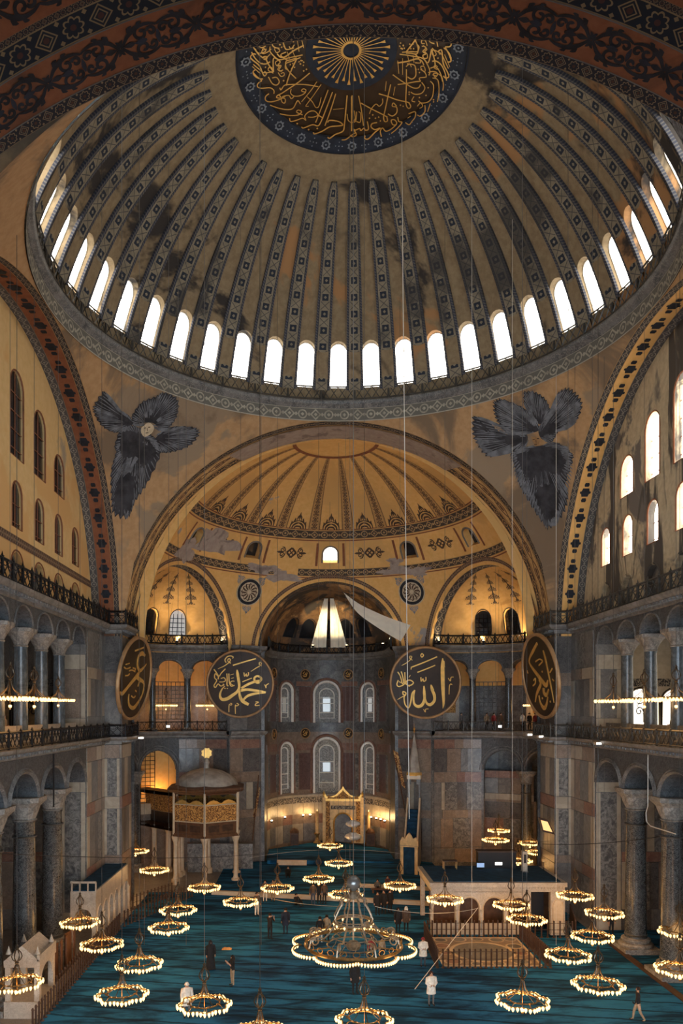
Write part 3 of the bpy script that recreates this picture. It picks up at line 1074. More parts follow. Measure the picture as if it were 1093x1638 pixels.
WA0, WA1 = -R(64), R(64)
wl = lambda t: WA0 + (WA1 - WA0) * t
for y0, y1, m in ((-17.5, -17.95, 'p_tref'), (-17.95, -19.4, 'terra'), (-19.4, -20.2, 'p_flower'), (-20.2, -20.4, 'p_tref'), (-20.4, -23.0, 'terra')):
    MB().band(lambda t: west_pt(y0, wl(t)), lambda t: west_pt(y1, wl(t)), 90).build('soffit_band', M[m], WA, True)
MB().band(lambda t: west_pt(-17.5, wl(t)), lambda t: west_pt(-17.45, wl(t), WR_ + 1.25), 60).build('arch_face', M['ink'], WA, True)
MB().band(lambda t: west_pt(-17.45, wl(t), WR_ + 1.25), lambda t: (16.0 * math.sin(R(80) * (2 * t - 1)), -16.97, ZS + 16.0 * math.cos(R(80) * (2 * t - 1))), 60).build('splay', M['pend'], WA, True)
for y in (-17.96, -19.38):
    MB().tube([west_pt(y, wl(i / 90), WR_ - 0.01) for i in range(91)], 0.02, 4).build('fillet', M['p_greyband'], WA)


def spiral(cx, cy, r0, turns, sgn, a0, n=14):
    return [(cx + r0 * (1 - 0.8 * i / n) * math.cos(a0 + sgn * turns * 2 * PI * i / n), cy + r0 * (1 - 0.8 * i / n) * math.sin(a0 + sgn * turns * 2 * PI * i / n)) for i in range(n + 1)]


SCR = []                                          # one scroll cartouche in a box of length 2 and height 1
for sx in (-1, 1):
    for sy in (-1, 1):
        SCR += [(0.085, [(sx * q[0], sy * q[1]) for q in spiral(0.42, 0.20, 0.20, 1.1, -1, PI * 0.5)]),
                (0.085, [(sx * q[0], sy * q[1]) for q in spiral(0.16, 0.17, 0.13, 1.0, 1, PI * 0.1)]),
                (0.07, [(sx * 0.98, 0), (sx * 0.8, sy * 0.22, 0.10), (sx * 0.62, sy * 0.34, 0.14), (sx * 0.42, sy * 0.40, 0.10), (sx * 0.18, sy * 0.38, 0.08), (0, sy * 0.30, 0.05)]),
                (0.10, [(sx * 0.75, sy * 0.28, 0.02), (sx * 0.72, sy * 0.40, 0.12), (sx * 0.62, sy * 0.46, 0.02)]),
                (0.08, [(sx * 0.5, sy * 0.38, 0.02), (sx * 0.45, sy * 0.47, 0.10), (sx * 0.35, sy * 0.5, 0.02)]),
                (0.05, [(sx * 0.98, 0), (sx * 1.0, sy * 0.12, 0.10), (sx * 0.93, sy * 0.2, 0.02)])]
    SCR += [(0.10, [(sx * 0.62, 0, 0.03), (sx * 0.75, 0, 0.16), (sx * 0.92, 0, 0.03)])]
BLU = [(0.12, [(sx * 0.30, 0, 0.05), (sx * 0.45, 0, 0.16), (sx * 0.62, 0, 0.04)]) for sx in (-1, 1)] + [(0.1, [(0, -0.18, 0.03), (0, 0, 0.13), (0, 0.18, 0.03)])]
for k in range(-9, 10):
    a0 = (k + 0.35) * 2.25 / WR_
    mp = lambda x, y, l: west_pt(-18.68 + y * 1.15, a0 + x * 1.1 / WR_, WR_ - 0.02 - l)
    o = strokes(MB(), SCR, mp, 0.0, 0, 2).build('painted_scroll', M['ink'], WA)
    strokes(MB(), BLU, mp, 0.01, 0, 3).build('painted_leaf', M['navy'], o)
    a1 = (k + 0.1) * 2.25 / WR_
    mp2 = lambda x, y, l: west_pt(-21.2 + y * 1.3, a1 + x * 1.1 / WR_, WR_ - 0.02 - l)
    strokes(MB(), SCR, mp2, 0.0, 0, 2).build('painted_scroll', M['ink'], WA)
# the half dome over the gallery where the camera stands, and the piers and walls below it
MB().box(-19, 19, -47, -36.2, 12.1, 12.6).build('floor_west_gallery', M['stone'], None, False, 'floor of the gallery where the viewer stands, added to shade the near arch', None, None, ST)  # unseen slab that blocks daylight rising to the near arch
MB().box(-19, 19, -47, -37.0, 18.2, 18.7).build('ceiling_west_gallery', M['goldplain'], None, False, 'ceiling of the gallery where the viewer stands, added to shade the near arch', None, None, ST)  # unseen slab, deep enough to keep low west daylight off the near arch
MB().box(-24, 24, -47.6, -47, 18.2, 36).build('wall_west_upper', M['stone'], None, False, 'wall behind and above the viewer', None, None, ST)
MB().grid(lambda a, b: (WC[0] + WR_ * math.sin(-PI / 2 + PI * a) * math.cos(PI / 2 * b), -23.0 - WR_ * math.cos(-PI / 2 + PI * a) * 1.0 * math.cos(PI / 2 * b), WC[1] + WR_ * math.sin(PI / 2 * b)), 40, 16).build('ceiling_west_semidome', M['gold'], None, True, 'ochre half dome behind the viewer', None, None, ST)
for s, nm in ((-1, 'left'), (1, 'right')):
    MB().box(*sorted((s * 16.0, s * 23.0)), -23, -16, 0, 33).build('wall_west_pier_' + nm, M['stone2'], None, False, 'near %s pier outside the view' % nm, None, None, ST)
    MB().box(*sorted((s * 22.9, s * 34.0)), -23, -22.4, 0, 36).build('wall_aisle_block_' + nm, M['stone'], None, False, 'added wall closing off daylight at the near end of the %s aisle outside the view' % nm, None, None, ST)  # added to keep west daylight out of aisles and galleries
    MB().box(*sorted((s * 18.9, s * 20.0)), -47, -23, 0, 18.2).build('wall_west_' + nm, M['stone'], None, False, 'near %s side wall outside the view' % nm, None, None, ST)

# ---------------- east semidome
import bmesh
SD, SR = (0.0, 19.4, 20.3), 15.7
CUT = math.sqrt(SR * SR - 49.0)                       # planes that cut the three seven metre arches
EXD = R(64)
DIRS = {0: (0.0, 1.0), 1: (math.sin(EXD), math.cos(EXD)), -1: (-math.sin(EXD), math.cos(EXD))}


def semi(az, e, d=0.0):
    r = SR + d
    return (SD[0] + r * math.cos(e) * math.sin(az), SD[1] + r * math.cos(e) * math.cos(az), SD[2] + r * math.sin(e))


def clip_planes(mb, planes):
    me = bpy.data.meshes.new('tmp')
    me.from_pydata(mb.v, [], mb.f)
    bm = bmesh.new()
    bm.from_mesh(me)
    for co, no in planes:
        g = bm.verts[:] + bm.edges[:] + bm.faces[:]
        bmesh.ops.bisect_plane(bm, geom=g, plane_co=co, plane_no=no, clear_outer=True)
    bm.verts.index_update()
    out = MB()
    out.add([v.co[:] for v in bm.verts], [[v.index for v in f.verts] for f in bm.faces])
    bm.free()
    bpy.data.meshes.remove(me)
    return out


ES = struct('ceiling_east_semidome', 'ochre painted east semidome with radiating ribs and small windows')
low = MB().grid(lambda a, b: semi(-PI / 2 + PI * a, R(31) * b), 120, 24)
low = clip_planes(low, [((SD[0] + DIRS[k][0] * CUT, SD[1] + DIRS[k][1] * CUT, 0), (DIRS[k][0], DIRS[k][1], 0)) for k in (0, 1, -1)])
low.build('lower_shell', M['gold'], ES, True)
smap = lambda u, z, d: semi(u, R(z), d)
SOPS = [(R(a), 0.052, 33.2, 36.6, 2.4) for a in (-66, -34, 0, 34, 66)]
MB().wall(smap, -PI / 2, PI / 2, 31.0, 42.0, SOPS, 0.9, R(3), 10, 3).build('window_belt', M['gold'], ES, True)
MB().grid(lambda a, b: semi(-PI / 2 + PI * a, R(42 + 48 * b)), 80, 20).build('upper_shell', M['gold'], ES, True)
for op in SOPS:
    lit = abs(op[0]) < 0.01
    f = MB().arch_frame(smap, op, -0.02, 0.09, 1.12, sill=False).build('window_frame', M['p_greyband'], ES)
    MB().arch_fill(smap, op, 0.7).build('window_pane', M['day'] if lit else M['darkglass'], f)


def sband(az0, az1, e0, e1, mat, name, lift=0.04, n=80, width=None):
    MB().band(lambda t: semi(az0 + (az1 - az0) * t, R(e0), -lift), lambda t: semi(az0 + (az1 - az0) * t, R(e1), -lift), n, width).build(name, mat, ES, True)


H = PI / 2
sband(-H, -R(23), 28.2, 31.0, M['p_semi'], 'painted_band')
sband(-R(13), H, 28.2, 31.0, M['p_semi'], 'painted_band')
sband(-H, H, 42.0, 45.4, M['p_semi'], 'painted_band')
sband(-H, H, 41.3, 41.7, M['terra'], 'painted_line')
sband(-H, H, 45.5, 45.9, M['terra'], 'painted_line')
sband(-H, H, 27.5, 27.9, M['terra'], 'painted_line', n=60)
sband(-H, H, 77.5, 78.6, M['terra'], 'painted_line')
for k in range(10):
    a = R(-74.25 + 16.5 * k)
    MB().band(lambda t: semi(a - 0.052 * (1 - 0.15 * t), R(45.7 + 31.8 * t), -0.04), lambda t: semi(a + 0.052 * (1 - 0.15 * t), R(45.7 + 31.8 * t), -0.04), 20, 0.85).build('painted_rib', M['p_semirib'], ES, True)


def motif(mp, shapes, mat, parent, name='painted_ornament'):
    return strokes(MB(), shapes, mp, 0.0, 0, 3).build(name, mat, parent)


PALM = []                                             # a palmette about 2 wide and 2 high standing on y = 0
for sx in (-1, 1):
    PALM += [(0.10, [(sx * 0.95, 0.0), (sx * 0.9, 0.45, 0.16), (sx * 0.55, 0.8, 0.16), (0, 0.95, 0.1)]),
             (0.12, [(sx * 0.7, 0), (sx * 0.6, 0.35, 0.2), (sx * 0.3, 0.6, 0.2), (0, 0.68, 0.1)]),
             (0.1, [(sx * 1.0, 0.35, 0.03), (sx * 0.85, 0.7, 0.18), (sx * 0.95, 0.85, 0.03)]),
             (0.1, [(sx * 0.7, 0.75, 0.03), (sx * 0.5, 1.05, 0.2), (sx * 0.55, 1.25, 0.03)]),
             (0.1, [(sx * 0.3, 0.95, 0.03), (sx * 0.2, 1.35, 0.2), (sx * 0.1, 1.6, 0.03)]),
             (0.1, [(sx * 0.45, 0, 0.1), (sx * 0.3, 0.25, 0.2), (0, 0.3, 0.2)])]
PALM += [(0.1, [(0, 1.0, 0.05), (0, 1.5, 0.22), (0, 1.95, 0.03)])]
for k in range(-4, 5):
    a = R(16.5 * k)
    motif(lambda x, y, l: semi(a + x * 0.072, R(45.7 + y * 3.4), -0.05), PALM, M['inkbrown'], ES)
DIAM = [(0.16, [(-0.42, 0), (0, 0.42)]), (0.16, [(0, 0.42), (0.42, 0)]), (0.16, [(0.42, 0), (0, -0.42)]), (0.16, [(0, -0.42), (-0.42, 0)]),
        (0.1, [(-0.2, -0.2), (0.2, 0.2)]), (0.1, [(-0.2, 0.2), (0.2, -0.2)])]
for sx in (-1, 1):
    for sy in (-1, 1):
        DIAM += [(0.09, [(sx * q[0], sy * q[1]) for q in spiral(0.85, 0.22, 0.22, 1.1, 1, PI)]), (0.08, [(sx * 0.5, 0, 0.04), (sx * 0.7, sy * 0.4, 0.12), (sx * 0.95, sy * 0.45, 0.03)])]
    DIAM += [(0.12, [(sx * 0.9, 0, 0.04), (sx * 1.1, 0, 0.2), (sx * 1.35, 0, 0.03)])]
for a in (-50, -17, 17, 50):
    motif(lambda x, y, l: semi(R(a) + x * 0.085, R(36.6 + y * 4.2), -0.05), DIAM, M['inkbrown'], ES)
for sx in (-1, 1):                                    # frame lines beside each window
    for a in (-66, -34, 0, 34, 66):
        MB().band(lambda t: semi(R(a) + sx * 0.10 - 0.009, R(32 + 8.5 * t), -0.04), lambda t: semi(R(a) + sx * 0.10 + 0.009, R(32 + 8.5 * t), -0.04), 6).build('painted_line', M['terra'], ES)
# bare grey patches where the painted plaster has fallen
for az, e, wx, we in ((-54, 36.5, 11, 4.2), (-68, 31, 5, 4), (-28, 30.0, 7, 1.6), (-19, 27.6, 7, 1.8), (27, 29.3, 7, 1.5), (36, 28.4, 5, 1.6), (27, 32.5, 3, 1.6)):
    n = 26
    ph = [random.uniform(0, 6.28) for _ in range(4)]
    pts = []
    for k in range(n):
        a = 2 * PI * k / n
        q = 1 + 0.22 * math.sin(3 * a + ph[0]) + 0.16 * math.sin(5 * a + ph[1]) + 0.12 * math.sin(9 * a + ph[2]) + 0.08 * math.sin(13 * a + ph[3])
        pts.append((az + wx * q * math.cos(a), e + we * q * math.sin(a)))
    mbp = MB()
    rings = [0.0, 0.5, 1.0]
    vs = [semi(R(az), R(e), -0.055)]
    for g in rings[1:]:
        vs += [semi(R(az + (a - az) * g), R(e + (b - e) * g), -0.055) for a, b in pts]
    fs = [(0, 1 + k, 1 + (k + 1) % n) for k in range(n)] + [(1 + k, 1 + n + k, 1 + n + (k + 1) % n, 1 + (k + 1) % n) for k in range(n)]
    mbp.add(vs, fs).build('bare_patch', M['greystone'], ES, True)
# roundels between the arches
for sx in (-1, 1):
    mp = lambda x, y, l: semi(sx * R(31.8) + x / 14.5, R(21.4) + y / SR, -0.05 - l)
    ring = lambda r0, r1, l, m, nm, p, k=40: MB().band(lambda t: mp(r0 * math.cos(2 * PI * t), r0 * math.sin(2 * PI * t), l), lambda t: mp(r1 * math.cos(2 * PI * t), r1 * math.sin(2 * PI * t), l), k).build(nm, M[m], p, True)
    rd = ring(0.01, 1.32, 0.0, 'ink', 'roundel', ES)
    ring(0.01, 0.95, 0.02, 'face', 'roundel_field', rd)
    ring(1.22, 1.32, 0.02, 'face', 'roundel_edge', rd)
    sh = []
    for k in range(12):
        a = 2 * PI * k / 12
        sh += [(0.07, [(0.2 * math.cos(a), 0.2 * math.sin(a), 0.03), (0.5 * math.cos(a + 0.2), 0.5 * math.sin(a + 0.2), 0.16), (0.82 * math.cos(a), 0.82 * math.sin(a), 0.05)]),
               (0.06, [(0.85 * math.cos(a), 0.85 * math.sin(a)), (0.7 * math.cos(a + 0.26), 0.7 * math.sin(a + 0.26)), (0.85 * math.cos(a + 0.52), 0.85 * math.sin(a + 0.52))])]
    strokes(MB(), sh, lambda x, y, l: mp(x, y, 0.04), 0, 0, 3).build('roundel_rosette', M['inkbrown'], rd)
    for q in (R(45), R(135), R(270)):
        motif(lambda x, y, l: mp(1.35 * math.cos(q) + 0.42 * (x * math.sin(q) + y * math.cos(q)), 1.35 * math.sin(q) + 0.42 * (-x * math.cos(q) + y * math.sin(q)), 0.0), PALM, M['paleblue'], ES)


def cut_ring(k, r0, r1, mat, name, lift=0.05, n=60):
    dx, dy = DIRS[k]
    px_, py_ = (-dy, dx)

    def pt(r, t):
        p = math.sqrt(SR * SR - r * r)
        a = PI * t
        f = (SR - lift) / SR
        hx, hz = r * math.cos(a), r * math.sin(a)
        return (SD[0] + f * (dx * p + px_ * hx), SD[1] + f * (dy * p + py_ * hx), SD[2] + f * hz)
    MB().band(lambda t: pt(r0, t), lambda t: pt(r1, t), n).build(name, mat, ES, True)


for k in (0, 1, -1):
    cut_ring(k, 7.0, 7.22, M['goldplain'], 'arch_edge')
    cut_ring(k, 7.3, 7.62, M['p_check'], 'arch_band')

# ---------------- exedra half domes
EXC = {s: (SD[0] + DIRS[s][0] * CUT, SD[1] + DIRS[s][1] * CUT, SD[2]) for s in (-1, 1)}
EXN = {-1: 'left', 1: 'right'}
for s in (-1, 1):
    c = EXC[s]
    X = struct('ceiling_exedra', 'small ochre half dome at the far %s with dark windows' % EXN[s])
    mp = sph_map(c, 7.0, s * EXD, -s)
    ops = [(R(b), 0.11, 21.9, 23.5, 0.72) for b in (-48, -24, 0, 24, 48)]
    MB().wall(mp, -H - 0.03, H + 0.03, 20.3, 25.0, ops, 0.6, R(4), 10, 4).build('window_belt', M['goldplain'], X, True)
    e0 = math.asin(4.7 / 7)
    MB().grid(lambda a, b: mp(-H + PI * a, c[2] + 7 * math.sin(e0 + (H - 0.002 - e0) * b), 0), 40, 12).build('upper_shell', M['goldplain'], X, True)
    for op in ops:
        f = MB().arch_frame(mp, op, 0.0, 0.05, 1.05).build('window_frame', M['ink'], X)
        MB().arch_fill(mp, op, 0.45).build('window_pane', M['daydim'] if abs(op[0] - R(48)) < 0.01 and s < 0 else M['darkglass'], f)
        g = MB()
        for q in (-0.06, 0.0, 0.06):
            g.tube([mp(op[0] + q, 21.9, 0.35), mp(op[0] + q, 23.9, 0.35)], 0.03, 4)
        for z in (22.3, 22.7, 23.1, 23.5):
            g.tube([mp(op[0] - 0.1, z, 0.35), mp(op[0] + 0.1, z, 0.35)], 0.03, 4)
        g.build('glazing_bars', M['iron'], f)
    for b in (-36, -12, 12, 36, 60):
        ea, eb = math.asin(4.1 / 7), R(74)
        for q in range(5):
            t0, t1 = q / 5, (q + 0.86) / 5
            motif(lambda x, y, l: mp(R(b) + x * 0.11 * (1.0 - 0.1 * q), c[2] + 6.95 * math.sin(ea + (eb - ea) * (t0 + (t1 - t0) * y / 1.9)), -0.04), PALM, M['inkbrown'], X)
        MB().band(lambda t: mp(R(b) - 0.012, c[2] + 6.96 * math.sin(ea + (eb - ea) * t), -0.04), lambda t: mp(R(b) + 0.012, c[2] + 6.96 * math.sin(ea + (eb - ea) * t), -0.04), 12).build('painted_line', M['inkbrown'], X)
    # dark arch ring inside the opening
    dx, dy = DIRS[s]
    rp = lambda r, a, o: (c[0] - dy * r * math.cos(a) + dx * o, c[1] + dx * r * math.cos(a) + dy * o, c[2] + r * math.sin(a))
    MB().band(lambda t: rp(6.98, PI * t, 0.0), lambda t: rp(6.9, PI * t, 0.9), 50).build('arch_band', M['p_archdark'], X, True)

# ---------------- apse half dome
AC = (0.0, 37.4, 20.5)
AR = 6.3
AP = struct('ceiling_apse', 'dark gold apse half dome behind the white curtains')
MB().band(lambda t: (7.0 * math.cos(PI * t), SD[1] + CUT, 20.3 + 7.0 * math.sin(PI * t)), lambda t: (6.85 * math.cos(PI * t), SD[1] + CUT + 0.8, 20.35 + 6.85 * math.sin(PI * t)), 50).build('arch_band', M['p_archdark'], AP, True)
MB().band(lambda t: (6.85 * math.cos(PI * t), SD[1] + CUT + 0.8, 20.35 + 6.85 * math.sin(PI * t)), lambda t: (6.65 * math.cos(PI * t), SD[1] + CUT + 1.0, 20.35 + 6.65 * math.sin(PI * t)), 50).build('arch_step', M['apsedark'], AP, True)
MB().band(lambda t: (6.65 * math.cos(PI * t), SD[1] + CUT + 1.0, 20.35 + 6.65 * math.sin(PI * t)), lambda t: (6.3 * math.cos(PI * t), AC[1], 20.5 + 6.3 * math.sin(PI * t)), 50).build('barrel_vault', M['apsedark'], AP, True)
amap = sph_map(AC, AR)
aops = [(R(a), 0.15, 22.7, 23.9, 0.75) for a in (-45, -22, 0, 22, 45)]
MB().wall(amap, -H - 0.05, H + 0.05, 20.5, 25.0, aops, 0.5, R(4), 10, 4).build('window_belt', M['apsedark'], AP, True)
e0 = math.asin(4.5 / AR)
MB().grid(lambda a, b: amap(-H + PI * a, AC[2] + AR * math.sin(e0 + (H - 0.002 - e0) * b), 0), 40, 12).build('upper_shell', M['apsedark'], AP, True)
for op in aops:
    f = MB().arch_frame(amap, op, 0.0, 0.05, 1.04).build('window_frame', M['ink'], AP)
    MB().arch_fill(amap, op, 0.4).build('window_pane', M['darkglass'], f)

# ---------------- walls, piers and galleries at both sides
def sweep(path, prof, s=1, closed=False):
    # carry a profile (offset to the left of the path, z) along a plan path; s mirrors it to the other side
    n = len(path)
    P = [Vector(p) for p in path]
    nor = []
    for i in range(n):
        a = (P[i] - P[i - 1]).normalized() if i else (P[1] - P[0]).normalized()
        b = (P[i + 1] - P[i]).normalized() if i < n - 1 else a
        na, nb = Vector((-a.y, a.x)), Vector((-b.y, b.x))
        m = na + nb
        if m.length < 1e-6:
            m = na
        m.normalize()
        nor.append(m / max(m.dot(na), 0.35))
    mb = MB()
    k = len(prof)
    vs = []
    for i in range(n):
        for o, z in prof:
            q = P[i] + nor[i] * o
            vs.append((s * q.x, q.y, z))
    fs = [(i * k + j, (i + 1) * k + j, (i + 1) * k + j + 1, i * k + j + 1) for i in range(n - 1) for j in range(k - 1)]
    return mb.add(vs, fs)


def revet(parent, mp, u0, u1, rows, nu=1, gap=0.02, proud=0.05, jit=0.02):
    # marble facing: rows = (z0, z1, [(share, key), ...]); every slab is a part of its own
    for z0, z1, cells in rows:
        tot = sum(c[0] for c in cells)
        u = u0
        for sh, key in cells:
            un = u + (u1 - u0) * sh / tot
            if key != '-':
                g = gap if abs(u1 - u0) > 2 else gap * abs(u1 - u0) / 8
                a, b = (u + g, un - g) if un > u else (u - g, un + g)
                MB().slab(mp, a, b, z0 + gap, z1 - gap, 0.02, -proud - random.random() * jit, nu).build('marble_panel', PAN[key], parent)
            u = un


def capital_mesh(r0, w, h, z, rot=0.0):
    # from a round neck to a square block
    m = MB()
    n = 16
    secs = [(0.0, r0, 0.0), (0.06, r0 * 1.18, 0.0), (0.10, r0 * 1.02, 0.0), (0.30, r0 * 1.22, 0.15), (0.60, w * 0.40, 0.45), (0.78, w * 0.49, 0.8), (0.80, w * 0.5, 1.0), (1.0, w * 0.52, 1.0)]
    vs, fs = [], []
    for t, rad, sq in secs:
        for k in range(n):
            a = 2 * PI * (k + 0.5) / n
            q = 1.0 / max(abs(math.cos(a)), abs(math.sin(a)))
            rr = rad * (1 + (q - 1) * sq)
            vs.append((rr * math.cos(a), rr * math.sin(a), z + h * t))
    for i in range(len(secs) - 1):
        for k in range(n):
            l = (k + 1) % n
            fs.append((i * n + k, i * n + l, (i + 1) * n + l, (i + 1) * n + k))
    fs.append(tuple(range((len(secs) - 1) * n, len(secs) * n)))
    m.add(vs, fs)
    return m


COLS = {}


def column(label, x, y, z0, z1, r, capw, caph, shaft, group, plinth=0.8, name='column'):
    key = (round(z1 - z0, 3), r, capw, caph, shaft, plinth)
    if key in COLS:
        o = copy_tree(COLS[key])
        o.location = (x, y, z0)
        return tag(o, label, 'column', group)
    T = thing(name, label, 'column', (0, 0, 0), group)
    h = z1 - z0
    b = MB()
    if plinth > 0.5:
        pw = r * 1.75
        b.box(-pw, pw, -pw, pw, 0, plinth * 0.38)
        b.lathe([(r * 1.6, plinth * 0.38), (r * 1.68, plinth * 0.5), (r * 1.55, plinth * 0.62), (r * 1.25, plinth * 0.68), (r * 1.25, plinth * 0.76), (r * 1.4, plinth * 0.82), (r * 1.36, plinth * 0.92), (r * 1.05, plinth)], 20)
    else:
        pw = r * 1.5
        b.box(-pw, pw, -pw, pw, 0, plinth * 0.5)
        b.lathe([(r * 1.4, plinth * 0.5), (r * 1.45, plinth * 0.7), (r * 1.05, plinth)], 14)
    b.build('base', M['capital'], T)
    zc = h - caph
    MB().lathe([(r * 1.06, plinth), (r * 1.03, plinth + 0.2), (r, plinth + (zc - plinth) * 0.4), (r * 0.90, zc - 0.12), (r * 0.97, zc - 0.06), (r * 0.97, zc)], 22).build('shaft', M[shaft], T, True)
    capital_mesh(r * 0.93, capw, caph, zc).build('capital', M['capital'], T)
    if plinth > 0.5:
        g = MB()
        for z in (plinth + 0.12, zc - 0.9):
            g.lathe([(r * 1.04, z), (r * 1.1, z + 0.05), (r * 1.04, z + 0.1)], 20)
        g.build('iron_band', M['iron2'], T)
    COLS[key] = T
    T.location = (x, y, z0)
    return T


GY = (8.1, 4.85, 1.6, -1.65, -4.9)                    # gallery columns
LY = (7.1, 2.4, -2.3, -7.0)                           # nave columns
ORD = ('farthest', 'second farthest', 'third farthest', 'fourth farthest', 'fifth farthest')
for s in (-1, 1):
    nm = EXN[s]
    W = struct('wall_' + nm, '%s side wall of the hall with two arcades' % nm)
    mp = plane_map((s * 17.2, 0, 0), (0, 1, 0), (s, 0, 0))
    lops = [((LY[i] + (11.4 if i == 0 else LY[i - 1])) / 2, ((11.4 if i == 0 else LY[i - 1]) - LY[i]) / 2 - (0.38 if i else 0.25), 10.0, 10.0, 1.5) for i in range(4)]
    MB().wall(mp, -16, 11.4, 10.0, 12.45, lops, 1.7, None, 14, 1, True).build('lower_arcade', M['spandrel'], W)
    for q in lops:
        MB().arch_frame(mp, q, -0.02, 0.11, 1.06, 16, False).build('arch_moulding', M['stone2'], W)
        MB().arch_frame(mp, q, -0.02, 0.06, 1.16, 16, False).build('arch_moulding', M['stone2'], W)
    gops = [((GY[i] + (11.4 if i == 0 else GY[i - 1])) / 2, ((11.4 if i == 0 else GY[i - 1]) - GY[i]) / 2 - 0.38, 19.25, 19.25, 1.05) for i in range(5)]
    MB().wall(mp, -16, 11.4, 19.25, 20.65, gops, 1.5, None, 12, 1, True).build('upper_arcade', M['spandrel'], W)
    for q in gops:
        MB().arch_frame(mp, q, -0.02, 0.06, 1.05, 14, False).build('arch_moulding', M['stone2'], W)
    # pier with two set-backs
    pier = [(s * 16.0, 16.0), (s * 16.0, 19.4), (s * 23.0, 19.4), (s * 23.0, 11.4), (s * 17.2, 11.4), (s * 17.2, 16.0)]
    MB().prism(pier, 0, 12.5).build('pier', M['stone2'], W)
    pier2 = [(s * 16.0, 16.0), (s * 16.0, 19.4), (s * 19.3, 19.4), (s * 19.3, 11.4), (s * 17.2, 11.4), (s * 17.2, 16.0)]
    MB().prism(pier2, 12.5, 21.05).build('upper_pier', M['stone2'], W)
    m1 = plane_map((s * 17.2, 0, 0), (0, 1, 0), (s, 0, 0))
    m2 = plane_map((0, 16.0, 0), (s, 0, 0), (0, 1, 0))
    m3 = plane_map((s * 16.0, 0, 0), (0, 1, 0), (s, 0, 0))
    rows1 = [(0.0, 0.9, [(1, 'g'), (1, 'g')]), (0.9, 3.3, [(.7, 'b'), (1.4, 'v'), (.6, 'd'), (1.2, 'b')]), (3.3, 4.1, [(2, 'r'), (2, 'b')]), (4.1, 7.6, [(.5, 'c'), (1.1, 'g'), (.55, 'd'), (1.0, 'v'), (.5, 'c')]),
             (7.6, 8.5, [(1, 'r'), (1.4, 'b')]), (8.5, 11.3, [(.7, 'c'), (1.1, 'g'), (.8, 'b'), (.5, 'c')]), (11.3, 12.3, [(1, 'b'), (1, 'c')])]
    rows2 = [(0.0, 3.6, [(1, 'g')]), (3.6, 4.2, [(1, 'b')]), (4.2, 7.6, [(.2, 'c'), (.8, 'v'), (.2, 'c')]), (7.6, 8.5, [(1, 'c')]), (8.5, 11.3, [(.2, 'c'), (.7, 'v'), (.2, 'c')]), (11.3, 12.3, [(1, 'b')])]
    rows3 = [(0.0, 3.6, [(1, 'b'), (1.2, 'v'), (1, 'b')]), (3.6, 4.2, [(1, 'b')]), (4.2, 7.6, [(.7, 'g'), (.45, 'd'), (.8, 'g'), (.5, 'c')]), (7.6, 8.5, [(1, 'r')]), (8.5, 11.3, [(.8, 'g'), (.7, 'c'), (.9, 'g')]), (11.3, 12.3, [(1, 'c')])]
    revet(W, m1, 11.5, 16.0, rows1)
    revet(W, m2, 16.05, 17.15, rows2)
    revet(W, m3, 16.0, 19.35, rows3)
    up1 = [(13.0, 14.4, [(1, 'g'), (1, 'g')]), (14.4, 17.0, [(.5, 'c'), (.8, 'g'), (.5, 'd'), (.8, 'g'), (.5, 'c')]), (17.0, 17.8, [(1, 'c'), (1, 'b')]), (17.8, 20.3, [(.8, 'g'), (1, 'v'), (.8, 'g')])]
    revet(W, m1, 11.6, 16.0, up1)
    revet(W, m2, 16.05, 17.15, [(13.0, 16.6, [(1, 'g')]), (16.6, 17.6, [(1, 'b')]), (17.6, 20.3, [(1, 'd')])])
    revet(W, m3, 16.0, 19.35, [(13.0, 16.6, [(1, 'd'), (1, 'g'), (1, 'd')]), (16.6, 17.6, [(1, 'g'), (1, 'b')]), (17.6, 20.3, [(1, 'd'), (1, 'g')])])
    # end of the aisle wall seen past the first column: pale speckled slab
    m4 = plane_map((0, 11.4, 0), (s, 0, 0), (0, 1, 0))
    revet(W, m4, 17.25, 18.9, [(0, 1.2, [(1, 'c')]), (1.2, 9.3, [(.25, 'c'), (1, 'v'), (.25, 'c')]), (9.3, 10.2, [(1, 'c')]), (13.0, 14.3, [(1, 'c')]), (14.3, 17.6, [(.3, 'c'), (1.2, 'b' if s < 0 else 'g'), (.3, 'c')]), (17.6, 18.6, [(1, 'c')]), (18.6, 19.3, [(1, 'g')])])
    revet(W, m4, 18.95, 22.9, [(0, 1.4, [(1, 'd'), (1, 'g')]), (1.4, 4.6, [(.3, 'c'), (1, 'v'), (.4, 'd'), (1, 'b')]), (4.6, 5.3, [(1, 'r')]), (5.3, 9.0, [(1, 'g'), (.3, 'c'), (1, 'v')]), (9.0, 12.2, [(1, 'g'), (1, 'b')])])
    # floors, ceilings and back walls of aisle and gallery
    MB().box(*sorted((s * 17.3, s * 28)), -16, 19.4, 12.4, 12.88).build('gallery_floor', M['stone'], W)
    MB().box(*sorted((s * 18.6, s * 28)), -16, 19.4, 20.6, 21.0).build('gallery_vault', M['stone'] if s < 0 else M['traceryblue'], W)
    MB().box(*sorted((s * 27.4, s * 28)), -16, 20.0, 0, 12.4).build('aisle_wall', M['stone'], W)
    MB().box(*sorted((s * 23, s * 28)), 19.0, 20.0, 0, 12.6).build('aisle_end_wall', M['stone'], W)
    em = plane_map((0, 19.2, 0), (s, 0, 0), (0, 1, 0))
    eo = [(x, 1.25, 13.6, 15.7, 0.9) for x in (20.9, 23.9, 26.6)]
    MB().wall(em, 19.2, 28, 12.88, 20.6, eo, 0.4).build('gallery_end_wall', M['cream'] if s > 0 else PAN['b'], W)
    MB().slab(em, 19.3, 27.4, 16.7, 17.3, 0.0, -0.06).build('painted_frieze', M['script'], W)
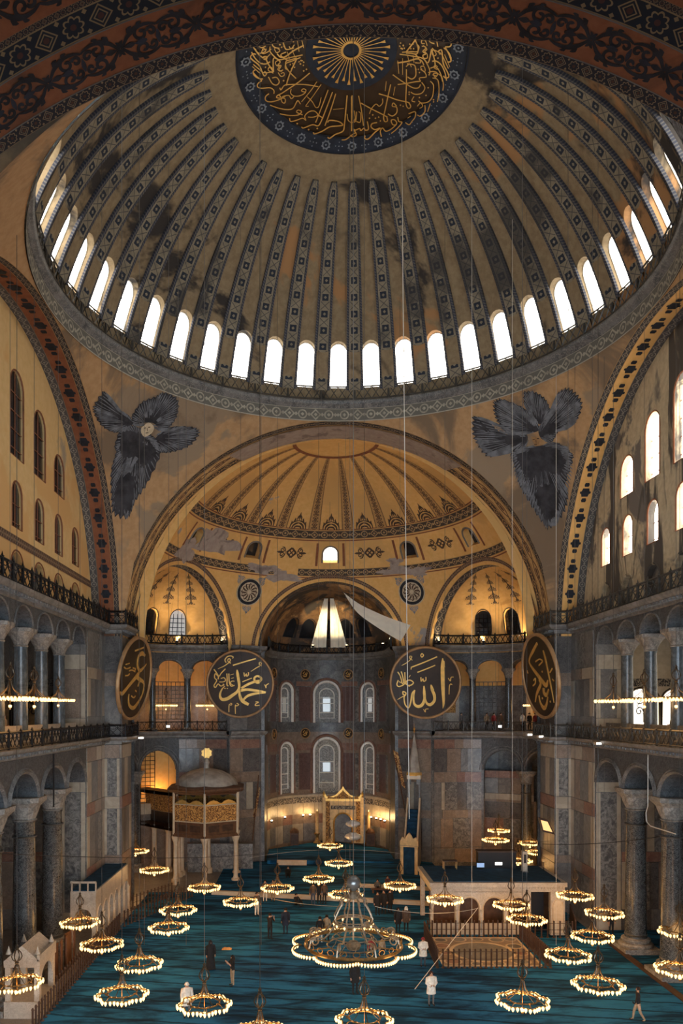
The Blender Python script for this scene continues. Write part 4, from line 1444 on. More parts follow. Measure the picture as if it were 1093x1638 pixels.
    for q in eo:
        g = MB().arch_frame(em, q, -0.03, 0.09)
        for e in (-1, 1):
            for sy in (-1, 1):
                g.tube([em(q[0] + e * p_[0] * 0.75, 15.2 + sy * p_[1] * 0.9, -0.06) for p_ in spiral(0.45, 0.5, 0.42, 1.2, 1, PI)], 0.045, 4)
        g.tube([em(q[0], 13.9, -0.06), em(q[0], 16.5, -0.06)], 0.04, 4)
        g.tube([em(q[0] - 0.5, 15.2, -0.06), em(q[0], 15.8, -0.06), em(q[0] + 0.5, 15.2, -0.06), em(q[0], 14.5, -0.06)], 0.04, 4, True)
        g = g.build('window_grille', M['darkbrass'], W)
        MB().arch_fill(em, q, 0.2).build('window_pane', M['daygal'] if s > 0 else M['giltcream'], g)
    bm_ = plane_map((s * 27.4, 0, 0), (0, 1, 0), (s, 0, 0))
    revet(W, bm_, -4, 19, [(0, 1.4, [(1, 'g')] * 6), (1.4, 4.4, [(1, 'b'), (.4, 'd'), (1, 'v')] * 3), (4.4, 5.2, [(1, 'r')] * 5), (5.2, 9.0, [(1, 'g'), (.4, 'd'), (1, 'v')] * 3), (9.0, 10.0, [(1, 'b')] * 5), (10.0, 12.2, [(1, 'g'), (1, 'd')] * 3)])
    # gallery back wall with wide windows
    gw = [(y, 1.35, 13.9, 16.9, 1.2) for y in (-3.2, 0.4, 4.0, 7.6, 11.2, 14.8)]
    MB().wall(bm_, -16, 20, 12.88, 20.6, gw, 0.5).build('gallery_wall', PAN['b'] if s < 0 else M['ochre'], W)
    for q in gw:
        f = MB()
        f.arch_frame(bm_, q, 0.05, 0.07)
        for k in range(-2, 3):
            f.tube([bm_(q[0] + k * 0.45, 13.9, 0.1), bm_(q[0] + k * 0.45, 17.4, 0.1)], 0.035, 4)
        for z in (14.6, 15.3, 16.0, 16.7):
            f.tube([bm_(q[0] - 1.35, z, 0.1), bm_(q[0] + 1.35, z, 0.1)], 0.035, 4)
        for e in (-1, 1):
            f.tube([bm_(q[0] + e * p[0] * 0.8, 15.6 + p[1] * 0.8, 0.08) for p in spiral(0.4, 0.5, 0.45, 1.2, 1, PI)], 0.05, 4)
            f.tube([bm_(q[0] + e * p[0] * 0.8, 15.2 - p[1] * 0.8, 0.08) for p in spiral(0.4, 0.5, 0.45, 1.2, 1, PI)], 0.05, 4)
        f = f.build('window_grille', M['darkbrass'], W)
        MB().arch_fill(bm_, q, 0.35).build('window_pane', M['daygal'] if s > 0 else M['daydim'], f)
    # marble parapets between the gallery columns
    ys = (11.4,) + GY
    for i in range(5):
        MB().slab(plane_map((s * 17.75, 0, 0), (0, 1, 0), (s, 0, 0)), ys[i + 1] + 0.38, ys[i] - 0.38, 12.9, 14.0, 0.15, 0.0).build('parapet_slab', M['white'] if s < 0 else M['stone2'], W)
    for i, y in enumerate(GY[:4]):
        column('blue grey gallery column, %s of the row at the %s side' % (ORD[i], nm), s * 17.95, y, 12.9, 19.28, 0.37, 1.45, 1.0, 'blue', 'upper gallery columns', 0.3)
    for i, y in enumerate(LY[:3]):
        column('massive mottled dark nave column, %s of the row at the %s side' % (ORD[i], nm), s * 18.05, y, 0.0, 10.02, 0.62, 2.0, 1.35, 'verd', 'large nave columns', 0.85)
    # cornices along wall, pier and its set-backs
    path = [(17.2, -16), (17.2, 16.0), (16.0, 16.0), (16.0, 19.4)]
    cl = [(0.0, 12.3), (0.12, 12.35), (0.13, 12.6), (0.45, 12.63), (0.62, 12.74), (0.66, 12.88), (-1.2, 12.9)]
    cu = [(0.0, 20.45), (0.12, 20.5), (0.14, 20.74), (0.45, 20.78), (0.6, 20.92), (0.66, 21.08), (-1.4, 21.1)]
    sweep(path, cl, s).build('lower_cornice', M['cornice'], W)
    sweep(path, cu, s).build('upper_cornice', M['cornice'], W)
    dm = MB()                                         # rows of small brackets under both cornices
    for z in (12.48, 20.62):
        for k in range(70):
            y = -10 + k * 0.37
            dm.box(*sorted((s * 16.72, s * 17.2)), y, y + 0.16, z, z + 0.13)
        for k in range(9):
            y = 16.1 + k * 0.37
            dm.box(*sorted((s * 15.52, s * 16.0)), y, y + 0.16, z, z + 0.13)
    dm.build('cornice_brackets', M['stone'], W, kind='stuff')
    rp = [(s * 16.72, -8), (s * 16.72, 15.55), (s * 15.5, 15.55), (s * 15.5, 19.4)]
    railing('black iron railing on the lower gallery edge at the %s side' % nm, rp, 12.9, 0.85, 1.6, 's', M['iron'] if s < 0 else M['iron2'], 0.14, False, 0.038)
    railing('black iron railing on the upper cornice under the %s window wall' % nm, rp, 21.1, 0.95, 1.3, 's', M['iron'] if s < 0 else M['iron2'], 0.25, False, 0.045)

    # ---------------- window wall under the side arch
    TY = struct('wall_tympanum_' + nm, ('yellow ochre window wall high on the left' if s < 0 else 'stained grey window wall high on the right'))
    tm = plane_map((s * 18.05, 0, 0), (0, 1, 0), (s, 0, 0))
    wm = M['ochre'] if s < 0 else M['stained']
    ya = [1.3 + 3.5 * k for k in range(-4, 4)]
    nops = [(y, 0.8, 21.3, 22.6, 0.8) for y in ya]
    aops_ = [(y, 0.72, 24.7, 26.5, 0.72) for y in ya]
    tops = {-2: 31.0, -1: 32.6, 0: 33.2, 1: 32.4, 2: 31.0}
    bops = [(1.3 + 3.55 * k, 0.95, 28.5, tops[k] - 0.95, 0.95) for k in range(-2, 3)]
    MB().wall(tm, -17, 17, 20.9, 24.2, nops, 0.35).build('niche_zone', wm, TY)
    MB().wall(tm, -17, 17, 24.2, 27.9, aops_, 0.9).build('lower_window_zone', wm, TY)
    MB().wall(tm, -17, 17, 27.9, 36.8, bops, 0.9).build('upper_window_zone', wm, TY)
    for q in nops:
        MB().arch_fill(tm, q, 0.33).build('blind_niche', M['pierplaster'], TY)
        MB().arch_frame(tm, q, -0.01, 0.05, 1.12, 12, False).build('arch_moulding', M['terra'] if s < 0 else M['stained'], TY)
    for q in aops_ + bops:
        dq = 0.12 if s < 0 else 0.4
        fr = MB().arch_frame(tm, q, 0.02, 0.06, 1.03)
        for z in range(int(q[2]) + 1, int(q[3]) + 1):
            fr.tube([tm(q[0] - q[1], z, dq), tm(q[0] + q[1], z, dq)], 0.03, 4)
        fr.tube([tm(q[0], q[2], dq), tm(q[0], q[3] + q[4], dq)], 0.03, 4)
        fr = fr.build('window_frame', M['terra'], TY)
        MB().arch_fill(tm, q, 0.16 if s < 0 else 0.45).build('window_pane', M['darkglass'] if s < 0 else M['day'], fr)  # left panes dark and shallow, standing in for the shade of deep recesses
    if s < 0:
        MB().band(lambda t: tm(-17 + 33 * t, 23.75, -0.03), lambda t: tm(-17 + 33 * t, 24.25, -0.03), 30).build('painted_band', M['p_check'], TY)

# ---------------- exedrae: two storeys of arches around a curve
for s in (-1, 1):
    nm = EXN[s]
    c = EXC[s]
    W = struct('wall_exedra_' + nm, 'curved far %s wall with dark arcades in two storeys' % nm)
    mp = cyl_map(c, 7.0, s * EXD, -s)
    hw = R(14.5)
    lo = [(R(b), hw, 9.2, 9.2, 1.85) for b in (-33, 0, 33)]
    MB().wall(mp, -H, H, 9.2, 12.4, lo, 0.9, R(4), 14, 1, True).build('lower_arcade', M['spandrel'], W, False)
    for q in lo:
        MB().arch_frame(mp, q, -0.03, 0.09, 1.1, 14, False).build('arch_moulding', M['stone2'], W)
        MB().arch_frame(mp, q, -0.03, 0.06, 1.24, 14, False).build('arch_moulding', M['stone2'], W)
    for b0, b1 in ((48, 90), (-90, -48)):
        m = MB()
        m.wall(mp, R(b0), R(b1), 0, 9.25, (), 0.9, R(4))
        m.slab(mp, R(b0), R(b1), 0, 9.25, 0.9, 0.85, 8)
        m.build('end_pier', M['stone2'], W)
    revet(W, mp, R(88), R(49.5), [(0.4, 1.7, [(1, 'g'), (1.2, 'b')]), (1.7, 4.6, [(.35, 'g'), (.6, 'b'), (.8, 'v'), (.5, 'b')]), (4.6, 5.4, [(.4, 'g'), (1.6, 'b')]), (5.4, 8.0, [(.4, 'g'), (.2, 'c'), (.6, 'v'), (.45, 'd'), (.7, 'v')]), (8.0, 9.0, [(1, 'b'), (1, 'r')]), (9.0, 11.2, [(.5, 'd'), (.5, 'b'), (.7, 'g')]), (11.2, 12.1, [(1, 'r'), (1.2, 'b')])], 3)
    for b in (-16.5, 16.5):
        p = mp(R(b), 0, 0.45)
        column('dark green column under the far %s arches, %s the apse' % (nm, 'nearer' if b > 0 else 'farther from'), p[0], p[1], 0.0, 9.22, 0.5, 1.55, 1.2, 'verd', 'far curved colonnade columns', 0.7)
    go = [(R(b), R(9.2), 18.75, 18.75, 0.85) for b in (-61, -35, -9, 17, 43, 69)]
    MB().wall(mp, -H, H, 18.75, 20.5, go, 0.8, R(4), 12, 1, True).build('upper_arcade', M['spandrel'], W)
    for q in go:
        MB().arch_frame(mp, q, -0.03, 0.06, 1.08, 12, False).build('arch_moulding', M['stone2'], W)
    for i, b in enumerate((-48, -22, 4, 30, 56)):
        p = mp(R(b), 0, 0.4)
        column('slim dark column in the upper far %s arcade, number %s from the apse' % (nm, ('five', 'four', 'three', 'two', 'one')[i]), p[0], p[1], 12.9, 18.78, 0.33, 1.15, 0.9, 'verd', 'far upper arcade columns', 0.3)
    for b0, b1 in ((80, 90), (-90, -72)):
        MB().wall(mp, R(b0), R(b1), 12.88, 18.8, (), 0.8, R(4)).build('end_pier', M['stone2'], W)
    # passage behind, floors and back walls
    bk = cyl_map(c, 11.0, s * EXD, -s)
    MB().wall(bk, -R(62), R(86), 0, 12.4, (), 0.3, R(5)).build('passage_wall', M['stone2'] if s > 0 else M['cream'], W)
    bo = [(R(b), R(8), 14.0, 16.4, 1.4) for b in (-40, 0, 34, 56)]
    MB().wall(bk, -R(62), R(86), 12.9, 17.3, (), 0.3, R(5)).build('gallery_wall', M['stone2'] if s > 0 else PAN['b'], W)
    MB().wall(bk, -R(62), R(86), 17.3, 20.5, (), 0.3, R(5)).build('gallery_lunette', M['goldplain'], W)
    for z0, z1, a, d in ((12.4, 12.88, 0, 4), (20.45, 20.7, 0.0, 4)):
        MB().band(lambda t: mp(-R(80) + R(166) * t, z0, a + 0.05), lambda t: mp(-R(62) + R(148) * t, z0, d), 30).build('passage_floor', M['stone'] if z0 < 15 else M['goldplain'], W)
    path = [mp(-H + PI * k / 24, 0, 0) for k in range(25)]
    if s > 0:
        path = path
    pp = [(s * p[0], p[1]) for p in path]
    cl = [(0.0, 12.25), (0.12, 12.3), (0.15, 12.45), (0.4, 12.55), (0.55, 12.7), (0.58, 12.86), (-0.9, 12.9)]
    cu = [(0.0, 20.35), (0.12, 20.4), (0.18, 20.55), (0.4, 20.65), (0.55, 20.8), (0.6, 21.0), (-0.9, 21.05)]
    sweep(pp, cl, s).build('lower_cornice', M['cornice'], W)
    sweep(pp, cu, s).build('upper_cornice', M['cornice'], W)
    ra = [mp(-H + PI * k / 14, 0, -0.45) for k in range(15)]
    railing('dark iron railing on the lower curved gallery at the far %s' % nm, ra, 12.9, 0.85, 1.5, 'x', M['iron2'] if s > 0 else M['iron'], 0.1)
    railing('dark iron railing on the upper curved cornice at the far %s' % nm, ra, 21.05, 0.85, 1.5, 'x', M['iron'], 0.2, False, 0.05)
    # a lattice screen between two upper columns
    sc_ = MB()
    for k in range(9):
        u = R(18.5 + 1.9 * k) if False else R(32 + 2.75 * k)
        sc_.tube([mp(u, 14.0, 1.8), mp(u, 17.6, 1.8)], 0.035, 4)
    for k in range(10):
        sc_.tube([mp(R(32 + 2.75 * j), 14.0 + 0.4 * k, 1.8) for j in range(9)], 0.035, 4)
    sc_.build('lattice_screen', M['stone2'], W)
    if s > 0:
        MB().slab(mp, R(10), R(26), 13.0, 17.2, 3.6, 3.4, 4).build('pale_panel', M['white'], W)
        MB().slab(mp, R(62), R(80), 13.0, 17.2, 3.6, 3.4, 4).build('pale_panel', M['white'], W)
        MB().slab(mp, R(64), R(76), 14.6, 17.0, 3.4, 3.32, 4).build('mosaic_panel', M['giltmesh'], W)
        MB().slab(mp, R(13), R(22), 14.6, 17.0, 3.4, 3.32, 4).build('mosaic_panel', M['giltmesh'], W)
        # infill of the ground floor arch
        MB().slab(mp, R(49), R(17), 0, 6.2, 2.4, 2.2, 4).build('infill_wall', PAN['b'], W)
        revet(W, cyl_map(c, 9.2, s * EXD, -s), R(48), R(18), [(4.4, 6.0, [(1, 'd')]), (6.2, 6.8, [(1, 'c')]), (6.8, 8.3, [(1, 'g'), (.9, 'b')]), (8.3, 9.0, [(1, 'r')]), (2.6, 4.4, [(.6, 'r'), (1, 'v')]), (0.2, 2.6, [(.5, 'b'), (.4, 'd'), (.6, 'b')])], 2)
    else:
        g = cyl_map(c, 8.2, s * EXD, -s)
        MB().slab(g, R(50), R(16), 5.0, 6.0, 0.6, 0.0, 4).build('lit_sill', M['cream'], W)
        MB().slab(g, R(50), R(16), 6.0, 11.2, 1.6, 1.5, 4).build('lit_recess', M['goldplain'], W)
        gr = MB()
        for k in range(7):
            gr.tube([g(R(18 + 3 * k), 6.4, 0.9), g(R(18 + 3 * k), 11.0, 0.9)], 0.03, 4)
        for k in range(12):
            gr.tube([g(R(18 + 3 * j), 6.4 + 0.4 * k, 0.9) for j in range(7)], 0.03, 4)
        gr.build('window_grille', M['darkwood'], W)
        MB().slab(g, R(50), R(16), 0, 5.0, 0.5, 0.1, 4).build('infill_wall', PAN['b'], W)
        # the lamp behind the sill that makes this arch glow
        L = bpy.data.lights.new('sill_lamp', 'POINT')
        L.energy, L.color, L.shadow_soft_size = 160, (1.0, 0.55, 0.2), 0.2
        lo_ = bpy.data.objects.new('sill_lamp', L)
        COL.objects.link(lo_)
        lo_.location = g(R(38), 7.0, 0.5)
        lo_.parent = W

# ---------------- piers between exedra and apse, and the apse wall
E0 = SD[1] + CUT
for s in (-1, 1):
    nm = EXN[s]
    W = struct('wall_east_pier_' + nm, 'marble faced pier %s of the apse' % nm)
    p1 = Vector((s * 6.3, E0 + 0.25, 0))
    c = EXC[s]
    q = cyl_map(c, 7.0, s * EXD, -s)(H, 0, 0)
    p2 = Vector((q[0], q[1], 0))
    du = (p2 - p1)
    L = du.length
    du.normalize()
    dn = Vector((-du.y, du.x, 0)) * (1 if s > 0 else -1)
    mp = plane_map(p1, du, dn)
    MB().wall(mp, 0, L, 0, 20.7, (), 0.3).build('pier_face', M['stone2'], W)
    MB().box(*sorted((s * 6.3, s * 6.6)), E0, AC[1], 0, 20.7).build('pier_return', M['stone2'], W)
    revet(W, mp, 0.05, L - 0.05, [(0.4, 1.6, [(1, 'g'), (1, 'g')]), (1.6, 4.6, [(.6, 'g'), (1, 'd'), (.5, 'g')]), (4.6, 5.4, [(1, 'b')]), (5.4, 8.0, [(.5, 'd'), (.3, 'c'), (.7, 'g')]), (8.0, 9.0, [(1, 'b')]), (9.0, 11.2, [(1, 'd'), (.6, 'b')]), (11.2, 12.1, [(1, 'r')]), (13.0, 16.5, [(1, 'd'), (1, 'g')]), (16.5, 17.3, [(1, 'b')]), (17.3, 20.2, [(1, 'g'), (1, 'd')])])
    sweep([(p2.x * s, p2.y), (p1.x * s, p1.y)], [(0.0, 12.25), (0.12, 12.3), (0.15, 12.45), (0.4, 12.55), (0.55, 12.7), (0.58, 12.86), (-0.2, 12.9)], s).build('lower_cornice', M['cornice'], W)
    sweep([(p2.x * s, p2.y), (p1.x * s, p1.y)], [(0.0, 20.35), (0.12, 20.4), (0.18, 20.55), (0.4, 20.65), (0.55, 20.8), (0.6, 21.0), (-0.2, 21.05)], s).build('upper_cornice', M['cornice'], W)

W = struct('wall_apse', 'curved apse wall with two rows of arched stained windows')
am = cyl_map(AC, AR)
o1 = [(0.0, 0.225, 5.8, 10.4, 1.42)] + [(R(a), 0.145, 5.9, 10.5, 0.9) for a in (-45, 45)]
o2 = [(0.0, 0.225, 13.5, 16.6, 1.42)] + [(R(a), 0.145, 13.6, 16.9, 0.9) for a in (-45, 45)]
MB().wall(am, -H, H, 0, 12.6, o1, 0.45, R(5), 12).build('lower_wall', PAN['b'], W)
MB().wall(am, -H, H, 12.6, 20.6, o2, 0.45, R(5), 12).build('upper_wall', M['stone2'], W)
for j, q in enumerate(o1 + o2):
    big = q[1] > 0.2
    lowr = j < 3
    f = MB().arch_frame(am, q, -0.06, 0.15, 0.99, 14, not lowr and False, 5).build('window_border', M['brightwhite'], W)
    MB().arch_fill(am, q, 0.3).build('stained_field', M['tracery'] if lowr else M['traceryblue'], f)
    k = 0.56
    inner = (q[0], q[1] * k, q[2] + 0.5, q[3] - 0.15, q[4] * k)
    MB().arch_frame(am, inner, 0.24, 0.07, 1.0, 12).build('inner_border', M['brightwhite'], f)
    MB().arch_fill(am, inner, 0.26).build('inner_glass', M['traceryblue'], f)
    g = MB()
    for z in ([6.9, 8.0, 9.2] if lowr else [14.6, 15.6, 16.2]):
        g.tube([am(q[0] - inner[1], z, 0.24), am(q[0] + inner[1], z, 0.24)], 0.05, 4)
    g.build('glazing_bars', M['brightwhite'], f)
    za, zb = ((8.1, 9.1) if lowr else (14.7, 16.3))
    if big or not lowr:
        MB().slab(am, q[0] - inner[1] * 0.5, q[0] + inner[1] * 0.5, za, zb, 0.25, 0.22, 2).build('clear_pane', glow('apse_pane', (0.62, 0.78, 0.92), 0.7 if big else 0.12, 'NONE') if j in (0, 1, 3, 4) else M['daydim'], f)
# apse marble: tall porphyry panels between the windows, bands, dado
for a in (-67, -22.5, 22.5, 67):
    for z0, z1 in ((6.2, 10.2), (13.7, 17.4)):
        MB().slab(am, R(a) - 0.11, R(a) + 0.11, z0, z1, 0.02, -0.05, 3).build('marble_panel', PAN['p'], W)
        for e in (-1, 1):
            MB().slab(am, R(a) + e * 0.16 - 0.035, R(a) + e * 0.16 + 0.035, z0, z1, 0.02, -0.07, 1).build('marble_panel', PAN['v'], W)
for a0, a1 in ((-90, -58), (-32, -15), (15, 32), (58, 90)):
    MB().slab(am, R(a0), R(a1), 10.5, 11.3, 0.02, -0.08, 5).build('marble_panel', PAN['r'], W)
    MB().slab(am, R(a0), R(a1), 17.5, 18.0, 0.02, -0.08, 5).build('marble_panel', PAN['r'], W)
for q in o1 + o2:
    MB().arch_frame(am, q, -0.03, 0.16, 1.22, 14, False, 4).build('arch_moulding', PAN['r'], W)
for z0, z1, d, m in ((12.5, 12.75, -0.12, M['stone2']), (5.4, 5.65, -0.10, PAN['c']), (18.3, 18.5, -0.06, M['stone2']), (3.55, 3.7, -0.08, PAN['c'])):
    MB().slab(am, -R(89), R(89), z0, z1, 0.02, d, 30).build('string_course', m, W)
MB().slab(am, -R(89), R(89), 4.75, 5.4, 0.02, -0.04, 30).build('inscription_band', M['script'], W)
for k in range(14):
    a = -86 + 12.35 * k
    MB().slab(am, R(a), R(a + 11.9), 3.7, 4.75, 0.02, -0.05 - 0.01 * (k % 2), 3).build('marble_panel', PAN['c'], W)
    MB().slab(am, R(a), R(a + 11.9), 0.6, 2.5, 0.02, -0.05 - 0.015 * (k % 2), 3).build('marble_panel', PAN['g' if k % 2 else 'c'], W)
    MB().slab(am, R(a), R(a + 11.9), 2.5, 3.55, 0.02, -0.04, 3).build('marble_panel', PAN['b' if k % 3 else 'r'], W)
cu = [(0.0, 20.35), (0.12, 20.4), (0.18, 20.55), (0.4, 20.65), (0.5, 20.8), (0.55, 21.0), (-0.5, 21.05)]
pa = [am(PI / 2 - PI * k / 24, 0, 0)[:2] for k in range(25)]
pa = [(6.3, E0)] + pa + [(-6.3, E0)]
sweep(pa, cu).build('upper_cornice', M['cornice'], W)
ra = [am(H - PI * k / 12, 0, -0.4)[:2] for k in range(13)]
railing('black iron railing on the apse cornice below the white curtains', [(5.9, E0)] + ra + [(-5.9, E0)], 21.05, 0.8, 1.5, 'x', M['iron'], 0.15, False, 0.05)

# round gilt name plates on the apse wall
for row, z in ((0, 18.75), (1, 12.35)):
    for a, nm in ((-66, 'far left'), (-22.5, 'left of centre'), (22.5, 'right of centre'), (66, 'far right')):
        p = am(R(a), z, -0.14)
        T = thing('wall_roundel', 'small round dark plate with gilt letters on the apse wall, %s row, %s' % (('upper', 'lower')[row], nm), 'plaque', p, 'apse roundels')
        mp = lambda x, y, d: am(R(a) + x / AR, z + y, -0.14 - d)
        m = MB()
        n = 24
        m.add([mp(0.52 * math.cos(2 * PI * k / n), 0.52 * math.sin(2 * PI * k / n), d) for d in (-0.06, 0.0) for k in range(n)], [tuple(range(n, 2 * n))] + [(k, (k + 1) % n, n + (k + 1) % n, n + k) for k in range(n)])
        m.build('plate', M['disc'], T)
        MB().tube([mp(0.54 * math.cos(2 * PI * k / n), 0.54 * math.sin(2 * PI * k / n), 0.01) for k in range(n)], 0.06, 5, True).build('rim', M['rim'], T)
        sh = [(0.06, [(-0.3, -0.1), (-0.1, -0.22, 0.09), (0.15, -0.15), (0.1, 0.05), (0.28, 0.1)]), (0.06, [(0.2, 0.3), (0.16, -0.1)]), (0.06, [(-0.2, 0.25), (-0.15, 0.0), (0.0, -0.05), (0.02, 0.2)]), (0.05, [(-0.3, 0.1), (-0.05, 0.32)])]
        strokes(MB(), sh, lambda x, y, l: mp(x, y, 0.02), 0, 0, 3).build('gilt_letters', M['goldleaf'], T)

# ------------------------------------------------------------------ great round boards with gold writing
def board(label, centre, rad, right, up, nx, ny, sx, sy, shapes):
    # shapes are read in picture units: (x - nx) / sx, (ny - y) / sy
    c, a, b = Vector(centre), Vector(right).normalized(), Vector(up).normalized()
    n = a.cross(b).normalized()
    if n.y > 0:
        n = -n
    T = thing('round_board', label, 'calligraphy board', centre, 'great round boards')
    P = lambda x, y, d: c + a * (x * rad) + b * (y * rad) + n * d
    m = MB()
    k = 64
    m.add([P(0.96 * math.cos(2 * PI * i / k), 0.96 * math.sin(2 * PI * i / k), d) for d in (-0.12, 0.0) for i in range(k)], [tuple(range(k, 2 * k)), tuple(range(k))[::-1]] + [(i, (i + 1) % k, k + (i + 1) % k, k + i) for i in range(k)])
    m.build('board', M['disc'], T)
    m = MB()
    pr = [(0.93, 0.0), (0.935, 0.10), (0.965, 0.14), (0.995, 0.10), (1.0, -0.12)]
    vs, fs = [], []
    for q, d in pr:
        vs += [P(q * math.cos(2 * PI * i / k), q * math.sin(2 * PI * i / k), d) for i in range(k)]
    for j in range(len(pr) - 1):
        fs += [(j * k + i, j * k + (i + 1) % k, (j + 1) * k + (i + 1) % k, (j + 1) * k + i) for i in range(k)]
    m.add(vs, fs)
    m.build('gilded_rim', M['rim'], T, True)
    conv = []
    for wd, pts in shapes:
        conv.append((wd / sy, [((p[0] - nx) / sx, (ny - p[1]) / sy) + ((p[2] / sy,) if len(p) > 2 else ()) for p in pts]))
    strokes(MB(), conv, lambda x, y, l: P(x, y, l), 0.05, 0.05, 5).build('gold_writing', M['goldleaf'], T)
    MB().tube([P(0, 0.9, -0.1), P(0, 1.25, -0.3)], 0.03, 4).build('hanger', M['iron'], T)
    return T


WR_A = [(38, [(490, 345, 14), (497, 400, 36), (512, 500, 40), (522, 590, 36), (490, 660, 38), (420, 715, 44), (340, 765, 48), (270, 775, 42), (238, 735, 34), (242, 680, 26), (270, 620, 18), (310, 580, 10)]),
        (40, [(520, 620, 22), (530, 730, 40), (570, 800, 48), (655, 850, 40)]), (36, [(540, 645, 40), (640, 632, 34), (760, 645, 36), (910, 668, 14)]),
        (30, [(550, 612, 28), (640, 560, 34), (740, 520, 34), (830, 500, 34), (835, 460, 30), (785, 437, 26), (742, 465, 28), (755, 515, 30), (800, 530, 34), (850, 495, 14)]),
        (26, [(905, 680, 12), (760, 690, 32), (640, 725, 34), (575, 785, 26)]), (18, [(430, 280), (600, 230), (765, 185)]), (10, [(690, 370, 6), (770, 320, 10), (830, 285, 12), (845, 250), (820, 238), (815, 268), (848, 292, 12)]),
        (12, [(210, 330, 5), (300, 290, 10), (370, 240, 14), (395, 200), (370, 185), (355, 215), (398, 250, 14)]), (14, [(330, 240), (315, 200), (350, 155), (400, 145), (435, 160), (425, 180)]), (13, [(565, 520), (640, 490), (705, 465)]),
        (14, [(590, 385), (600, 438), (625, 405), (630, 438), (655, 420), (655, 380)]), (16, [(150, 335), (190, 390), (215, 440), (210, 480)]), (14, [(320, 330), (260, 390), (220, 440), (170, 400), (160, 460), (190, 500), (150, 570), (170, 600), (210, 550), (250, 580), (300, 560)]),
        (16, [(340, 400), (345, 480), (340, 560), (360, 580)]), (14, [(370, 400), (375, 520), (400, 580), (450, 570)]), (12, [(450, 510), (410, 510), (390, 540), (430, 570)]), (12, [(250, 470), (300, 460), (320, 500), (280, 520), (230, 520)]),
        (8, [(390, 420), (440, 405)]), (8, [(400, 470), (440, 460)]), (10, [(310, 615)]), (10, [(345, 615)]), (10, [(285, 555)]),
        (11, [(385, 830), (410, 840), (395, 860), (370, 850), (365, 960)]), (11, [(480, 830), (510, 850), (480, 870), (460, 860), (460, 985)]), (12, [(755, 810), (800, 815), (760, 840), (755, 865), (815, 860)]), (12, [(890, 560), (905, 590), (910, 610), (915, 570), (950, 545)])]
WR_B = [(46, [(765, 200, 12), (765, 330, 52), (775, 600, 50), (790, 800, 40), (780, 910, 6)]), (20, [(775, 240, 30), (800, 330, 6)]), (38, [(605, 575, 14), (620, 640, 36), (655, 720, 40), (655, 800, 38), (600, 855, 42), (545, 830, 30), (525, 760, 16)]), (12, [(610, 590, 26), (650, 650, 4)]),
        (36, [(505, 590, 16), (510, 680, 36), (515, 780, 36), (480, 860, 42), (420, 880, 40), (370, 840, 30), (360, 740, 22), (378, 650, 12)]), (16, [(378, 650, 14), (340, 700, 22), (320, 820, 20), (290, 900, 16), (240, 850, 16), (225, 760, 14), (235, 720, 10), (210, 710), (210, 670), (250, 690), (240, 730)]),
        (9, [(250, 720), (190, 750), (130, 785, 4)]), (16, [(320, 330), (500, 260), (685, 180)]), (12, [(320, 330), (318, 360)]), (14, [(410, 400), (540, 350), (660, 300)]), (10, [(185, 305, 5), (250, 270), (310, 220), (325, 180), (300, 175), (300, 205), (335, 230)]),
        (13, [(470, 135), (492, 160), (470, 187), (453, 162), (470, 135)]), (14, [(460, 470), (465, 525), (490, 490), (500, 525), (530, 510), (530, 465)]), (14, [(130, 395), (165, 450), (190, 540), (150, 530)]), (14, [(180, 390), (200, 450), (215, 540), (190, 560)]),
        (14, [(230, 400), (235, 520), (220, 570), (150, 600), (120, 570), (140, 510)]), (14, [(250, 550), (270, 580), (320, 580), (355, 545), (310, 510), (260, 520), (250, 550)]), (12, [(240, 560), (300, 600)]), (10, [(270, 400), (270, 440)]), (8, [(290, 470), (310, 440)]),
        (12, [(850, 480), (880, 520), (890, 470), (925, 465)]), (11, [(880, 560), (905, 570), (870, 580), (865, 710)]), (10, [(505, 920), (530, 960), (535, 920), (575, 915)])]
WR_C = [(70, [(420, 400, 40), (370, 370, 80), (325, 430, 50), (318, 520, 40), (330, 620, 50), (375, 680, 60), (420, 620, 40), (460, 545, 20)]), (60, [(375, 680, 40), (340, 770, 80), (280, 880, 70), (220, 990, 60), (150, 1110, 70), (120, 1080, 20)]),
        (60, [(340, 800, 70), (390, 840, 70), (450, 880, 50), (470, 960, 30), (460, 1100, 30), (420, 1220, 50), (350, 1350, 70), (280, 1310, 50), (255, 1200, 30), (252, 1110, 12)]), (40, [(390, 860, 60), (372, 965, 20)]), (26, [(260, 350), (390, 260)]),
        (22, [(130, 660), (170, 680), (220, 650)]), (22, [(210, 710), (250, 690), (300, 710)]), (22, [(165, 800), (200, 790), (220, 760)]), (22, [(260, 650), (300, 660), (290, 690)]), (22, [(290, 1140), (330, 1170), (350, 1140)]), (22, [(340, 1040), (360, 1060)]), (16, [(150, 610), (200, 580)])]
